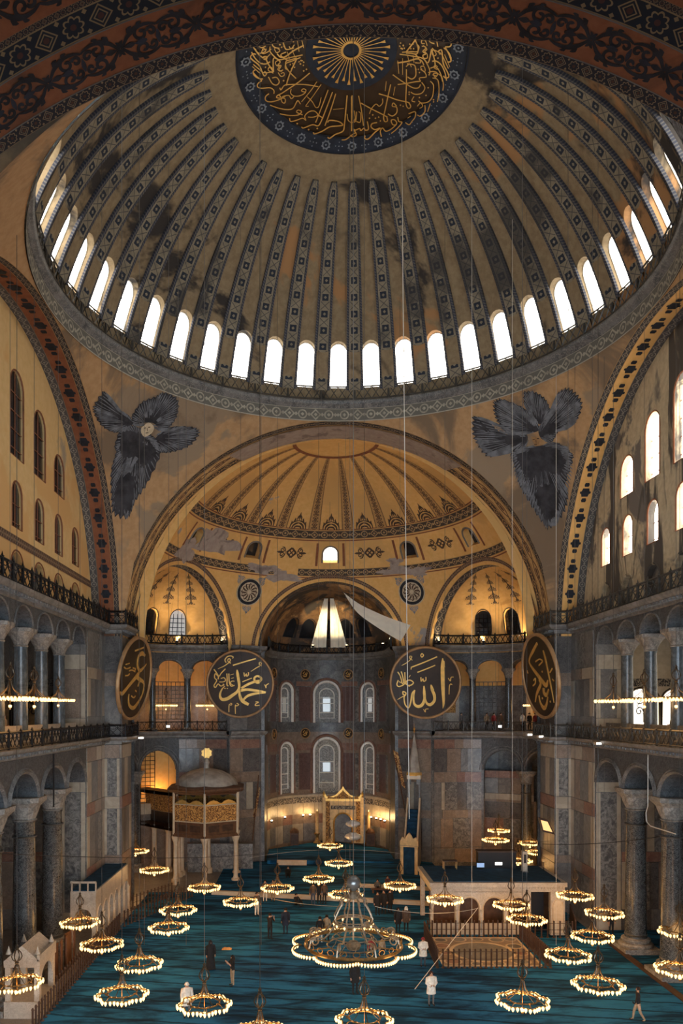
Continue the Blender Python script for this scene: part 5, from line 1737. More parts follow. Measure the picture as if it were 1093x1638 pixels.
WR_D = [(70, [(300, 265, 50), (230, 370, 60), (160, 480, 40), (145, 560, 30), (180, 660, 50), (240, 780, 70), (300, 900, 80), (345, 970, 70), (378, 890, 20)]), (40, [(370, 400, 20), (382, 500, 44), (395, 700, 36), (405, 900, 34), (420, 1260, 14)]),
        (50, [(255, 860, 40), (270, 940, 50), (220, 1040, 60), (180, 1130, 40), (150, 1240, 16)]), (60, [(300, 1010, 50), (300, 1090, 70), (330, 1130, 60), (372, 1040, 30)]), (50, [(220, 1130, 20), (225, 1250, 40), (265, 1345, 70), (310, 1290, 50), (345, 1160, 20)]),
        (18, [(265, 1180)]), (18, [(370, 1240)]), (18, [(315, 740)]), (22, [(240, 560), (300, 530), (340, 570), (280, 630)]), (22, [(420, 770), (460, 710)]), (22, [(170, 870), (200, 840), (190, 920), (150, 960)]), (18, [(90, 690), (100, 740)]), (20, [(440, 880), (460, 910)])]
board('great round dark board with gold writing hanging left of the apse', at(384, 1094, 30.6), 3.2, (1, -0.08, 0), (0, -0.10, 1), 530, 550, 500, 500, WR_A)
board('great round dark board with gold writing and a tall upright stroke, right of the apse', at(681, 1092, 28.6), 3.3, (1, 0.06, 0), (0, -0.10, 1), 528, 545, 515, 515, WR_B)
board('great round board seen nearly edge on against the far left pier', (-15.3, 17.7, 17.25), 3.2, (0.165, 1, 0), (0.13, 0, 1), 315, 830, 250, 745, WR_C)
board('great round board seen nearly edge on against the far right pier', (15.25, 17.2, 17.4), 3.25, (0.10, -1, 0), (-0.14, 0, 1), 270, 810, 260, 720, WR_D)

# ------------------------------------------------------------------ six winged figures painted on the pendentives
PSC = (0, 0, ZS)


def figure(label, ox, oy, sc, wings, pale, face, fpal):
    T = thing('winged_figure_painting', label, 'painting', (0, 0, 0), 'winged figures')
    mp = lambda x, y, l: warp(on_sphere(ox + x / sc, oy + y / sc, PSC, PR - l))
    for i, (poly, root) in enumerate(wings):
        m = MB()
        pp = catmull(poly + [poly[0]], 6)[:-1]
        pp = [(root[0] + (a - root[0]) * (1.03 if j % 2 else 0.97), root[1] + (b - root[1]) * (1.03 if j % 2 else 0.97)) for j, (a, b) in enumerate(pp)]
        cx = sum(p[0] for p in pp) / len(pp)
        cy_ = sum(p[1] for p in pp) / len(pp)
        m.add([mp(cx, cy_, 0.05)] + [mp(a, b, 0.05) for a, b in pp], [(0, 1 + j, 1 + (j + 1) % len(pp)) for j in range(len(pp))])
        wv = m.build('wing' if i < len(wings) - 1 else 'folded_wings', M['feather'], T)
        sh = []
        n = len(pp)
        for j in range(0, n, 1):
            a, b = pp[j]
            rx, ry = root
            l = math.hypot(a - rx, b - ry)
            if l < 60:
                continue
            t0 = 0.25 + 0.35 * random.random()
            sh.append((7 + 5 * random.random(), [(rx + (a - rx) * t0, ry + (b - ry) * t0, 2), (rx + (a - rx) * 0.8 + 6 * math.sin(j), ry + (b - ry) * 0.8 + 6 * math.cos(j), 9), (rx + (a - rx) * 0.97, ry + (b - ry) * 0.97, 4)]))
        strokes(MB(), sh, lambda x, y, l: mp(x, y, 0.07), 0, 0, 2).build('feathers', M['feather2'], wv)
    sh = []
    fx0, fy0 = sum(p[0] for p in face) / len(face), sum(p[1] for p in face) / len(face)
    for wd, pts in pale:
        for q in catmull([(p[0], p[1], p[2] if len(p) > 2 else wd) for p in pts], 7):
            dx, dy = q[0] - fx0, q[1] - fy0
            dl = math.hypot(dx, dy) or 1.0
            dx, dy = dx / dl, dy / dl
            for e in (-0.42, 0.0, 0.42):
                bx, by = q[0] - dy * e * q[2], q[1] + dx * e * q[2]
                sh.append((8, [(bx - dx * 26, by - dy * 26, 3), (bx, by, 11), (bx + dx * 30, by + dy * 30, 2)]))
    strokes(MB(), sh, lambda x, y, l: mp(x, y, 0.08), 0, 0, 2).build('pale_feathers', M['feather2'], T, False, None, None, None, 'stuff')
    m = MB()
    pp = catmull(face + [face[0]], 3)[:-1]
    m.add([mp(a, b, 0.09) for a, b in pp], [tuple(range(len(pp)))])
    f = m.build('face', fpal, T)
    fx, fy = sum(p[0] for p in face) / len(face), sum(p[1] for p in face) / len(face)
    strokes(MB(), [(7, [(fx - 26, fy - 14), (fx - 8, fy - 18)]), (7, [(fx + 10, fy - 22), (fx + 28, fy - 24)]), (5, [(fx + 2, fy - 14), (fx + 4, fy + 10)]), (6, [(fx - 12, fy + 26), (fx + 12, fy + 22)])], lambda x, y, l: mp(x, y, 0.11), 0, 0, 2).build('features', M['inkbrown'], f)
    return T


figure('dark six winged figure with a pale face painted on the far left pendentive', 130, 600, 5.205,
       [([(190, 130), (110, 250), (110, 320), (180, 430), (300, 480), (420, 420), (400, 340), (290, 270), (230, 200)], (430, 400)),
        ([(420, 340), (500, 230), (620, 180), (690, 145), (800, 200), (800, 330), (740, 430), (680, 470), (600, 400), (500, 400), (430, 420)], (560, 420)),
        ([(660, 480), (760, 430), (940, 435), (980, 490), (900, 590), (760, 640), (660, 640), (600, 560)], (600, 520)),
        ([(330, 430), (280, 580), (290, 640), (250, 800), (250, 1000), (270, 1150), (390, 1180), (450, 1050), (550, 900), (660, 660), (640, 560), (560, 480), (430, 420)], (470, 520))],
       [(30, [(430, 540, 40), (400, 700, 30), (370, 850, 26), (360, 1000, 22), (380, 1170, 20)]), (22, [(530, 580, 40), (440, 720, 20), (420, 780, 10)]), (14, [(500, 620), (420, 760), (390, 900)]), (18, [(650, 250), (650, 370)]), (18, [(540, 330), (580, 310)])],
       [(500, 440), (560, 395), (605, 430), (590, 480), (530, 515), (500, 480)], M['face'])
figure('dark six winged figure with spread wings painted on the far right pendentive', 740, 600, 5.205,
       [([(260, 220), (330, 200), (520, 280), (620, 400), (640, 460), (520, 490), (380, 490), (300, 400), (265, 310)], (640, 470)),
        ([(90, 340), (200, 370), (290, 460), (400, 500), (540, 500), (500, 630), (380, 640), (220, 680), (130, 580), (85, 470)], (560, 520)),
        ([(510, 140), (600, 140), (690, 200), (730, 300), (690, 370), (640, 410), (580, 330), (515, 250)], (640, 430)),
        ([(790, 150), (870, 110), (950, 160), (995, 250), (950, 380), (880, 440), (800, 470), (740, 560), (650, 520), (640, 430), (740, 330), (790, 240)], (640, 500)),
        ([(400, 650), (500, 600), (640, 590), (780, 560), (900, 640), (920, 700), (860, 900), (880, 1000), (840, 1150), (720, 1270), (670, 1230), (560, 1060), (470, 900), (440, 780)], (640, 600))],
       [(40, [(430, 680, 50), (480, 850, 60), (560, 1000, 60), (680, 1180, 60), (760, 1230, 30), (800, 1130, 40), (850, 950, 50), (880, 760, 60), (850, 620, 60)]), (26, [(390, 640, 20), (230, 650, 40), (130, 540, 30)]), (26, [(860, 440, 30), (920, 380, 40), (960, 240, 40)]), (24, [(350, 230), (480, 300), (600, 400)]), (22, [(580, 160), (570, 280)])],
       [(570, 510), (640, 530), (632, 585), (600, 582)], M['rim'])
figure('dark wing of a winged figure painted at the near left pendentive edge', -10, 250, 5.2, [([(0, 60), (120, 20), (240, 60), (200, 160), (60, 200), (0, 150)], (0, 80)), ([(0, 60), (60, 20), (90, 120), (20, 180)], (10, 60))], [(12, [(40, 120), (160, 130)])], [(0, 90), (20, 80), (22, 110), (4, 112)], M['feather2'])
figure('grey wing of a winged figure painted at the near right pendentive edge', 1040, 180, 5.2, [([(60, 60), (180, 120), (260, 260), (270, 420), (160, 300), (80, 180)], (60, 80)), ([(120, 100), (220, 160), (240, 300), (150, 240)], (120, 120))], [(16, [(120, 160), (220, 260), (250, 350)])], [(250, 300), (270, 310), (268, 340), (252, 332)], M['feather2'])

# ------------------------------------------------------------------ curtains in the apse vault
def cloth_panel(label, quad, folds=5, amp=0.06):
    a, b, c, d = [Vector(q) for q in quad]          # top left, top right, bottom right, bottom left

    def f(u, v):
        p = a.lerp(b, u).lerp(d.lerp(c, u), v)
        return (p.x, p.y - amp * (0.3 + v) * math.sin(u * folds * 2 * PI), p.z)
    m = MB().grid(f, 24, 10)
    m.grid(lambda u, v: tuple(Vector(f(u, v)) + Vector((0, 0.02, 0))), 24, 10)
    T = thing('white_curtain', label, 'curtain', d)
    m.build('cloth', M['cloth'], T, True)
    MB().tube([a, b], 0.03, 5).build('top_rod', M['iron'], T)
    MB().tube([d, c], 0.03, 5).build('bottom_rod', M['iron'], T)
    return T


cloth_panel('left of two tall white curtains hanging in the apse vault', [at(519, 957, 38.6), at(525, 957, 38.6), at(522, 1036, 41.2), at(497, 1036, 41.2)], 3)
cloth_panel('right of two tall white curtains hanging in the apse vault', [at(528, 957, 38.6), at(534, 957, 38.6), at(556, 1036, 41.2), at(529, 1036, 41.2)], 3)
T = thing('white_sail', 'long white cloth slung diagonally across the right of the apse arch', 'cloth', at(655, 1005, 32.6))
top = [at(549, 947, 34.6), at(575, 966, 34.2), at(615, 985, 33.6), at(657, 1000, 32.6)]
bot = [at(551, 950, 34.6), at(572, 980, 34.2), at(606, 1005, 33.6), at(641, 1026, 32.6)]
tc, bc = catmull([tuple(p) for p in top], 6), catmull([tuple(p) for p in bot], 6)
m = MB()
for off in (0, 0.03):
    vs = []
    for i in range(len(tc)):
        for j in range(6):
            p = Vector(tc[i]).lerp(Vector(bc[i]), j / 5)
            p.y += off - 0.12 * math.sin(PI * j / 5) + 0.05 * math.sin(j * 2.3)
            vs.append(tuple(p))
    m.add(vs, [(i * 6 + j, i * 6 + j + 1, (i + 1) * 6 + j + 1, (i + 1) * 6 + j) for i in range(len(tc) - 1) for j in range(5)])
m.build('cloth', M['cloth'], T, True)
MB().tube([tc[0], at(535, 935, 35.2)], 0.02, 4).build('tie_rope', M['cable'], T)

# ------------------------------------------------------------------ raised floor of the east end
m = MB()
m.prism([(-9.9, 21.4), (9.6, 17.3), (9.6, 33.5), (6.2, 33.5), (6.2, 38), (0, 43.5), (-6.2, 38), (-6.2, 33.5), (-9.9, 33.5)], 0.0, 0.30)
m.build('floor_bema', M['carpet'], None, False, 'raised blue carpeted floor in front of the apse', None, None, ST)
sb = MB()
for a, b, z0, z1 in (((-9.9, 21.35), (9.6, 17.25), 0.0, 0.34), ((1.0, 22.9), (9.6, 21.1), 0.3, 0.56)):
    a, b = Vector(a), Vector(b)
    sb = MB().obox((a + b) / 2, (b - a), (b - a).length / 2, 0.16, z0, z1)
    sb.build('trim_2', M['cream'], None, False, 'pale stone step edge in front of the apse' if z0 < 0.1 else 'second pale step edge at the pulpit', None, None, ST)
MB().prism([(1.0, 23.0), (9.6, 21.2), (9.6, 33.4), (6.2, 33.4), (6.2, 37.5), (1.0, 42)], 0.3, 0.5).build('floor_step', M['carpet'], None, False, 'second carpeted step at the pulpit', None, None, ST)
MB().prism([(-6.0, 32.2), (6.0, 31.6), (6.1, 38), (0, 43.4), (-6.1, 38)], 0.3, 0.62).build('floor_apse', M['carpet'], None, False, 'carpeted floor inside the apse', None, None, ST)
p = at(467, 1381, 31.6)
MB().obox((p.x, 31.6), (1, -0.06), 1.4, 0.15, 0.3, 0.75).build('bench', M['cream'], None, False, 'low pale bench on the carpet in front of the apse, left', 'bench')


def lamp(parent, loc, watt, col=(1.0, 0.60, 0.24), rad=0.3):
    L = bpy.data.lights.new('lamp_light', 'POINT')
    L.energy, L.color, L.shadow_soft_size = watt, col, rad
    o = bpy.data.objects.new('lamp_light', L)
    COL.objects.link(o)
    o.parent = parent
    o.location = Vector(loc) - (parent.location if parent else Vector())
    return o


# spotlights around the apse dado
for i, (x, wh) in enumerate(((431, 'outermost left'), (452, 'second from left'), (483, 'third from left'), (495, 'left of the prayer niche'), (598, 'right of the prayer niche'), (606, 'third from right'), (612, 'second from right'), (622, 'outermost right'))):
    a = math.asin(max(-0.98, min(0.98, (CX + (x - PX) * 81 / F) / AR)))
    p = Vector(am(a, 3.35, -0.35))
    T = thing('spotlight', 'small lit spotlight on the apse wall, ' + wh, 'spotlight', p, 'apse spotlights')
    MB().lathe([(0.0, -0.10), (0.10, -0.08), (0.13, 0.06), (0.0, 0.08)], 8, p).build('housing', M['iron'], T)
    MB().lathe([(0.0, 0.09), (0.11, 0.10), (0.10, 0.17), (0.0, 0.2)], 8, p).build('lens', M['spot'], T)
    MB().tube([p, Vector(am(a, 3.35, 0))], 0.02, 4).build('bracket', M['iron'], T)
    lamp(T, p + Vector((0, 0, 0.45)) + (Vector((AC[0], AC[1], p.z)) - p) * 0.05, 45)

# ------------------------------------------------------------------ prayer niche
mc = Vector((1.7, 41.75, 0.62))
ml = Vector((1, -0.10, 0)).normalized()
mn = Vector((ml.y, -ml.x, 0))
mm = lambda u, z, d: tuple(mc + ml * u - mn * d + Vector((0, 0, z)))
T = thing('prayer_niche', 'tall gilded prayer niche with a peaked crest in the apse', 'prayer niche', mc)
op = (0.0, 0.95, 0.0, 2.1, 1.05)
MB().wall(mm, -2.1, 2.1, 0, 4.7, [op], 0.7, None, 14).slab(mm, -2.1, 2.1, 0, 4.7, 0.8, 0.75).build('frame', M['giltcream'], T)
for e in (-1, 1):
    MB().slab(mm, e * 1.62 - 0.22, e * 1.62 + 0.22, 0.1, 4.5, 0.0, -0.09).build('side_panel', M['giltmesh'], T)
    MB().slab(mm, e * 2.05 - 0.14, e * 2.05 + 0.14, 0, 4.9, 0.3, -0.16).build('corner_post', M['giltcream'], T)
    MB().lathe([(0.0, 0.0), (0.14, 0.05), (0.1, 0.2), (0.16, 0.3), (0.0, 0.75)], 8, mm(e * 2.05, 4.9, 0)).build('finial', M['goldleaf'], T)
MB().slab(mm, -1.3, 1.3, 3.6, 4.0, 0.0, -0.08).build('inscription_panel', M['script'], T)
MB().slab(mm, -1.9, 1.9, 4.5, 4.75, 0.0, -0.2).build('entablature', M['goldleaf'], T)
MB().arch_fill(mm, op, 0.65).build('niche_back', PAN['g'], T)
MB().slab(mm, -0.35, 0.35, 0.1, 2.2, 0.65, 0.6).build('niche_panel', PAN['v'], T)
MB().arch_frame(mm, op, -0.05, 0.09, 1.05, 14, False).build('niche_moulding', M['goldleaf'], T)
m = MB()
cr = [(-2.1, 4.75), (-1.95, 5.35), (-1.75, 5.0), (-1.3, 4.95), (-0.8, 5.15), (-0.45, 5.5), (-0.15, 5.8), (0, 6.1), (0.15, 5.8), (0.45, 5.5), (0.8, 5.15), (1.3, 4.95), (1.75, 5.0), (1.95, 5.35), (2.1, 4.75)]
n = len(cr)
m.add([mm(a, b, -0.1) for a, b in cr] + [mm(a, b, 0.1) for a, b in cr], [(i, i + 1, n + i + 1, n + i) for i in range(n - 1)] + [tuple(range(n)), tuple(range(n, 2 * n))])
m.build('crest', M['goldleaf'], T)
m = MB()
m.poly([mm(a * 0.8, 4.75 + (b - 4.75) * 0.72, -0.13) for a, b in cr])
m.build('crest_panel', M['giltmesh'], T)
for e, side in ((-1, 'left'), (1, 'right')):           # big candlesticks beside the niche
    q = Vector(mm(e * 2.75, 0, -0.5))
    C = thing('candlestick', 'large gilt candlestick standing %s of the prayer niche' % side, 'candlestick', q, 'niche candlesticks')
    MB().lathe([(0.0, 0), (0.45, 0.02), (0.42, 0.12), (0.2, 0.35), (0.15, 0.8), (0.3, 1.0), (0.34, 1.1), (0.0, 1.12)], 14, q).build('foot', M['brass'], C, True)
    MB().lathe([(0.17, 1.1), (0.16, 3.4), (0.0, 3.42)], 10, q).build('candle', M['giltcream'], C, True)
    MB().lathe([(0.0, 3.42), (0.05, 3.5), (0.0, 3.7)], 6, q).build('wick_lamp', M['bulb'], C)
for e, side in ((-1, 'left'), (1, 'right')):
    q = Vector((-3.5, 40.5, 0.62)) if e < 0 else Vector((4.5, 40.2, 0.62))
    C = thing('wooden_cabinet', 'small wooden niche cabinet standing at the apse wall, %s of the prayer niche' % side, 'cabinet', q)
    MB().box(q.x - 0.45, q.x + 0.45, q.y - 0.3, q.y + 0.3, q.z, q.z + 1.3).build('body', M['wood'], C)
    MB().box(q.x - 0.36, q.x + 0.36, q.y - 0.34, q.y - 0.3, q.z + 0.15, q.z + 1.15).build('door', M['darkwood'], C)
    MB().lathe([(0.5, 1.3), (0.45, 1.5), (0.25, 1.75), (0.0, 1.85)], 8, q).build('top', M['wood'], C)

# ------------------------------------------------------------------ pulpit with its staircase and spire
pb, pt_ = Vector((6.7, 26.6, 0.3)), Vector((8.0, 32.2, 0.3))
ax = (pt_ - pb).normalized()
px_ = Vector((ax.y, -ax.x, 0))
T = thing('pulpit', 'tall stone pulpit with stairs, gilt gate and pointed spire', 'pulpit', pb)
PP = lambda u, v, z: tuple(pb + ax * u + px_ * v + Vector((0, 0, z)))


def pbox(m, u0, u1, v0, v1, z0, z1):
    vs = [PP(u, v, z) for z in (z0, z1) for v in (v0, v1) for u in (u0, u1)]
    return m.add(vs, [(0, 2, 3, 1), (4, 5, 7, 6), (0, 1, 5, 4), (2, 6, 7, 3), (0, 4, 6, 2), (1, 3, 7, 5)])


for e in (-1, 1):
    m = MB()
    vs = [PP(0.4, e * 0.62, 0), PP(5.6, e * 0.62, 0), PP(5.6, e * 0.62, 6.4), PP(4.8, e * 0.62, 6.3), PP(0.4, e * 0.62, 1.2)]
    vs += [PP(*q) for q in ((0.4, e * 0.50, 0), (5.6, e * 0.50, 0), (5.6, e * 0.50, 6.4), (4.8, e * 0.50, 6.3), (0.4, e * 0.50, 1.2))]
    m.add(vs, [(0, 1, 2, 3, 4), (9, 8, 7, 6, 5)] + [(i, (i + 1) % 5, 5 + (i + 1) % 5, 5 + i) for i in range(5)])
    m.build('side_wall', M['stone2'], T)
    MB().tube([PP(0.4, e * 0.56, 1.22), PP(4.8, e * 0.56, 6.32)], 0.09, 5).build('handrail', M['cream'], T)
    pbox(MB(), -0.1, 0.25, e * 0.62 - 0.13, e * 0.62 + 0.13, 0, 2.6).build('gate_post', M['giltcream'], T)
for k in range(16):
    pbox(MB(), 0.5 + k * 0.28, 0.5 + (k + 1) * 0.28, -0.5, 0.5, 0, 0.33 * (k + 1)).build('step', M['bluecloth'], T)
pbox(MB(), -0.15, 0.3, -0.8, 0.8, 2.6, 3.1).build('gate_lintel', M['giltcream'], T)
m = MB()
pr = [(-0.75, 3.1), (-0.6, 3.45), (-0.35, 3.3), (-0.2, 3.6), (0, 3.85), (0.2, 3.6), (0.35, 3.3), (0.6, 3.45), (0.75, 3.1)]
m.add([PP(-0.1, a, b) for a, b in pr] + [PP(0.15, a, b) for a, b in pr], [tuple(range(9)), tuple(range(9, 18))] + [(i, i + 1, 10 + i, 9 + i) for i in range(8)])
m.build('gate_crest', M['giltcream'], T)
pbox(MB(), 0.05, 0.1, -0.48, 0.48, 0, 2.55).build('gate_curtain', M['bluecloth'], T)
for e in (-1, 1):
    for u in (4.85, 5.75):
        pbox(MB(), u - 0.07, u + 0.07, e * 0.52 - 0.07, e * 0.52 + 0.07, 5.6, 8.3).build('canopy_post', M['stone2'], T)
pbox(MB(), 4.7, 5.9, -0.65, 0.65, 8.1, 8.45).build('canopy_cornice', M['cream'], T)
m = MB()
for e in (-1, 1):
    pbox(m, 4.72, 4.78, e * 0.25, e * 0.55, 7.6, 8.15)
m.build('canopy_arch', M['stone2'], T)
sp = Vector(PP(5.3, 0, 0))
MB().lathe([(0.72, 8.4), (0.66, 8.75), (0.62, 8.8), (0.0, 12.6)], 8, sp).build('spire', M['lead'], T)
MB().lathe([(0.73, 8.42), (0.74, 8.52), (0.68, 8.72), (0.64, 8.74)], 8, sp).build('spire_collar', M['goldleaf'], T)
MB().lathe([(0.0, 12.4), (0.07, 12.5), (0.04, 12.65), (0.12, 12.8), (0.03, 12.95), (0.0, 13.4)], 8, sp).build('finial', M['goldleaf'], T)

# banners on slanting poles at both sides of the apse
for lab, a, b, q, Y in (('gold embroidered banner on a slanting pole right of the apse', (629, 1199), (657, 1340), [(629, 1200), (637, 1204), (649, 1262), (643, 1256)], 32.4),
                        ('furled gold banner on a slanting pole left of the apse', (414, 1240), (404, 1345), [(415, 1258), (417, 1262), (408, 1312), (405, 1305)], 32.4)):
    A, B = at(a[0], a[1], Y + 0.3), at(b[0], b[1], Y - 0.4)
    T = thing('banner', lab, 'banner', B)
    MB().tube([A, B], 0.05, 5).build('pole', M['wood'], T)
    q = [at(x, y, Y) for x, y in q]
    m = MB()
    for off in (0.0, 0.05):
        m.grid(lambda u, v: tuple(q[0].lerp(q[1], u).lerp(q[3].lerp(q[2], u), v) + Vector((0, off - 0.08 * math.sin(v * 9) * u, 0))), 6, 10)
    m.build('cloth', M['banner'], T)

# ------------------------------------------------------------------ raised loge with a domed roof, far left
kc = Vector((-11.0, 26.6, 0.0))
T = thing('raised_loge', 'raised hexagonal loge with gilt lattice and lead dome on slim columns, far left', 'loge', kc)
hexp = lambda r, k, z: (kc.x + r * math.cos(R(60 * k - 30 + 4)), kc.y + r * math.sin(R(60 * k - 30 + 4)), z)
MB().prism([hexp(3.2, k, 0)[:2] for k in range(6)], 4.1, 4.4).build('platform', M['wood'], T)
for k in range(6):
    a, b = Vector(hexp(3.1, k, 0)), Vector(hexp(3.1, k + 1, 0))
    L = (b - a).length
    d = (b - a).normalized()
    nn = Vector((d.y, -d.x, 0))
    fm_ = plane_map(a, d, -nn)
    MB().slab(fm_, 0, L, 4.3, 5.4, 0.12, 0.0).build('lower_panel', M['wood'], T)
    for j in range(2):
        MB().slab(fm_, L * (0.12 + 0.42 * j), L * (0.44 + 0.42 * j), 4.6, 5.15, 0.0, -0.04).build('inset_panel', M['darkwood'], T)
    MB().slab(fm_, 0.1, L - 0.1, 5.45, 6.85, 0.06, 0.0).build('gilt_lattice', M['giltmesh'], T)
    m = MB()
    pr = [(0.1, 6.85)]
    for j in range(2):
        x0, x1 = 0.1 + (L - 0.2) * j / 2, 0.1 + (L - 0.2) * (j + 1) / 2
        pr += [(x0 + (x1 - x0) * t, 6.95 + 0.32 * math.sin(PI * t)) for t in (0.05, 0.25, 0.5, 0.75, 0.95)]
    pr += [(L - 0.1, 6.85)]
    m.add([fm_(u, z, 0.03) for u, z in pr], [tuple(range(len(pr)))])
    m.build('lattice_crest', M['goldleaf'], T)
    for z in (5.42, 6.87):
        MB().tube([fm_(0, z, -0.03), fm_(L, z, -0.03)], 0.05, 4).build('rail', M['cream'], T)
    MB().tube([hexp(3.12, k, 4.3), hexp(3.12, k, 7.9)], 0.1, 6).build('corner_post', M['cream'], T)
    c = Vector(hexp(2.95, k, 0))
    o = MB().lathe([(0.36, 0.0), (0.36, 0.45), (0.24, 0.52), (0.19, 0.7), (0.17, 3.4), (0.19, 3.6), (0.34, 4.0), (0.34, 4.12), (0.0, 4.12)], 14, c)
    o.build('column', M['cream'], T, False)
MB().lathe([(3.1, 7.7), (3.2, 7.85), (3.6, 7.95), (3.75, 8.1), (3.7, 8.25), (2.7, 8.45)], 6, kc, R(-30) + R(26), R(-30) + R(26) + 2 * PI).build('eave', M['wood'], T)
MB().lathe([(2.75, 8.35), (2.6, 8.75), (2.1, 9.2), (1.4, 9.55), (0.6, 9.75), (0.0, 9.8)], 24, kc).build('roof_dome', M['lead'], T, True)
MB().lathe([(0.25, 9.7), (0.18, 10.0), (0.28, 10.3), (0.12, 10.6), (0.0, 10.7)], 10, kc).build('finial', M['lead'], T, True)
m = MB()
n = 16
ss = [((0.5 if k % 2 else 0.40) * math.cos(2 * PI * k / n), (0.5 if k % 2 else 0.40) * math.sin(2 * PI * k / n)) for k in range(n)]
m.add([(kc.x + a, kc.y + d, 11.1 + b) for d in (-0.08, 0.08) for a, b in ss], [tuple(range(n)), tuple(range(n, 2 * n))[::-1]] + [(k, (k + 1) % n, n + (k + 1) % n, n + k) for k in range(n)])
m.build('star_finial', M['goldleaf'], T)
# the bridge wing that leads back from the loge
T = thing('loge_gallery', 'narrow dark gallery on columns leading left behind the domed loge', 'gallery', (-15.2, 30.5, 0))
a, b = Vector((-13.2, 28.6, 0)), Vector((-17.6, 33.0, 0))
d = (b - a).normalized()
nn = Vector((d.y, -d.x, 0)) * -1
fm_ = plane_map(a, d, nn)
L = (b - a).length
MB().slab(fm_, 0, L, 4.1, 4.4, 1.4, -0.1).build('floor_beam', M['wood'], T)
MB().slab(fm_, 0, L, 4.4, 5.4, 0.1, 0.0).build('lower_panel', M['darkwood'], T)
MB().slab(fm_, 0, L, 5.45, 7.1, 0.1, 0.02).build('gilt_lattice', M['giltmesh'], T)
MB().slab(fm_, 0, L, 7.2, 7.5, 1.4, -0.1).build('cornice', M['wood'], T)
for t in (0.3, 2.3, 4.6):
    p = Vector(fm_(t, 0, 0.2))
    MB().lathe([(0.4, 0), (0.4, 0.3), (0.26, 0.5), (0.24, 3.6), (0.4, 4.0), (0.4, 4.12)], 12, p).build('column', M['cream'], T)
# dark stone screen wall under the loge
MB().box(-13.2, -7.2, 29.9, 30.3, 0.0, 2.6).build('low_screen', PAN['v'], None, False, 'low mottled stone screen behind the columns of the domed loge', 'screen wall')

# ------------------------------------------------------------------ white marble tribune, right of centre
T = thing('marble_tribune', 'white marble tribune on pointed arches behind the square pavement', 'tribune', (10.3, 10.0, 0))
X0, X1, Y0, Y1, TZ = 5.9, 14.7, 10.1, 15.4, 3.5
MB().box(X0 - 0.12, X1 + 0.12, Y0 - 0.12, Y1, TZ - 0.28, TZ).build('top_slab', M['white'], T)
MB().box(X0, X1, Y0, Y1, TZ - 0.62, TZ - 0.28).build('frieze', M['white'], T)
MB().box(X0 + 0.2, X1 - 0.2, Y0 + 0.25, Y1 - 0.1, TZ, TZ + 0.05).build('top_carpet', M['bluecloth'], T)
m = MB()
for k in range(44):
    x = X0 + (X1 - X0) * (k + 0.5) / 44
    m.box(x - 0.06, x + 0.06, Y0 - 0.06, Y0, TZ - 0.42, TZ - 0.30)
m.build('dentils', M['white'], T)
fm_ = plane_map((0, Y0, 0), (1, 0, 0), (0, 1, 0))
wd = X1 - X0
edges = [X0, X0 + wd * 0.195, X0 + wd * 0.375, X0 + wd * 0.56, X0 + wd * 0.745]
ops = [((edges[i] + edges[i + 1]) / 2, (edges[i + 1] - edges[i]) / 2 - 0.13, 0.0, 1.75, 0.75) for i in range(4)]
MB().wall(fm_, X0, edges[4], 0.0, TZ - 0.6, ops, 0.35, None, 12, 1, True).build('arcade_front', M['white'], T)
for i, q in enumerate(ops):
    MB().arch_frame(fm_, q, -0.02, 0.05, 1.06, 12, False).build('arch_moulding', M['cream'], T)
    MB().slab(fm_, q[0] - q[1], q[0] + q[1], 0.05, 0.8, 0.2, 0.1).build('parapet_panel', M['cream'], T)
    MB().lathe([(0.13, 0), (0.13, 0.15), (0.08, 0.2), (0.08, 1.55), (0.14, 1.75)], 10, (edges[i], Y0 - 0.05, 0)).build('colonnette', M['white'], T)
xe = edges[4] + (X1 - edges[4]) * 0.58
MB().slab(fm_, edges[4] + 0.05, xe, 0, TZ - 0.6, 1.6, 1.5).build('opening_shade', M['black'], T)  # black sheet standing in for the shade inside the opening
MB().slab(fm_, xe, X1, 0, TZ - 0.6, 0.35, 0.0).build('niche_pier', M['white'], T)
q = ((xe + X1) / 2, 0.34, 0.2, 2.0, 0.36)
MB().arch_frame(fm_, q, -0.03, 0.05, 1.0, 12).build('niche_moulding', M['cream'], T)
MB().arch_fill(fm_, q, -0.015, 0.95).build('niche_panel', M['cream'], T)
for x, y in ((X0 + 0.2, Y1 - 0.3), (X1 - 0.2, Y1 - 0.3), ((X0 + X1) / 2, Y1 - 0.3)):
    MB().box(x - 0.15, x + 0.15, y - 0.15, y + 0.15, 0, TZ - 0.6).build('rear_pillar', M['white'], T)
MB().box(X0 + 0.3, X1 - 0.3, 12.6, 12.8, 0, TZ - 0.62).build('rear_screen', M['wood'], T)
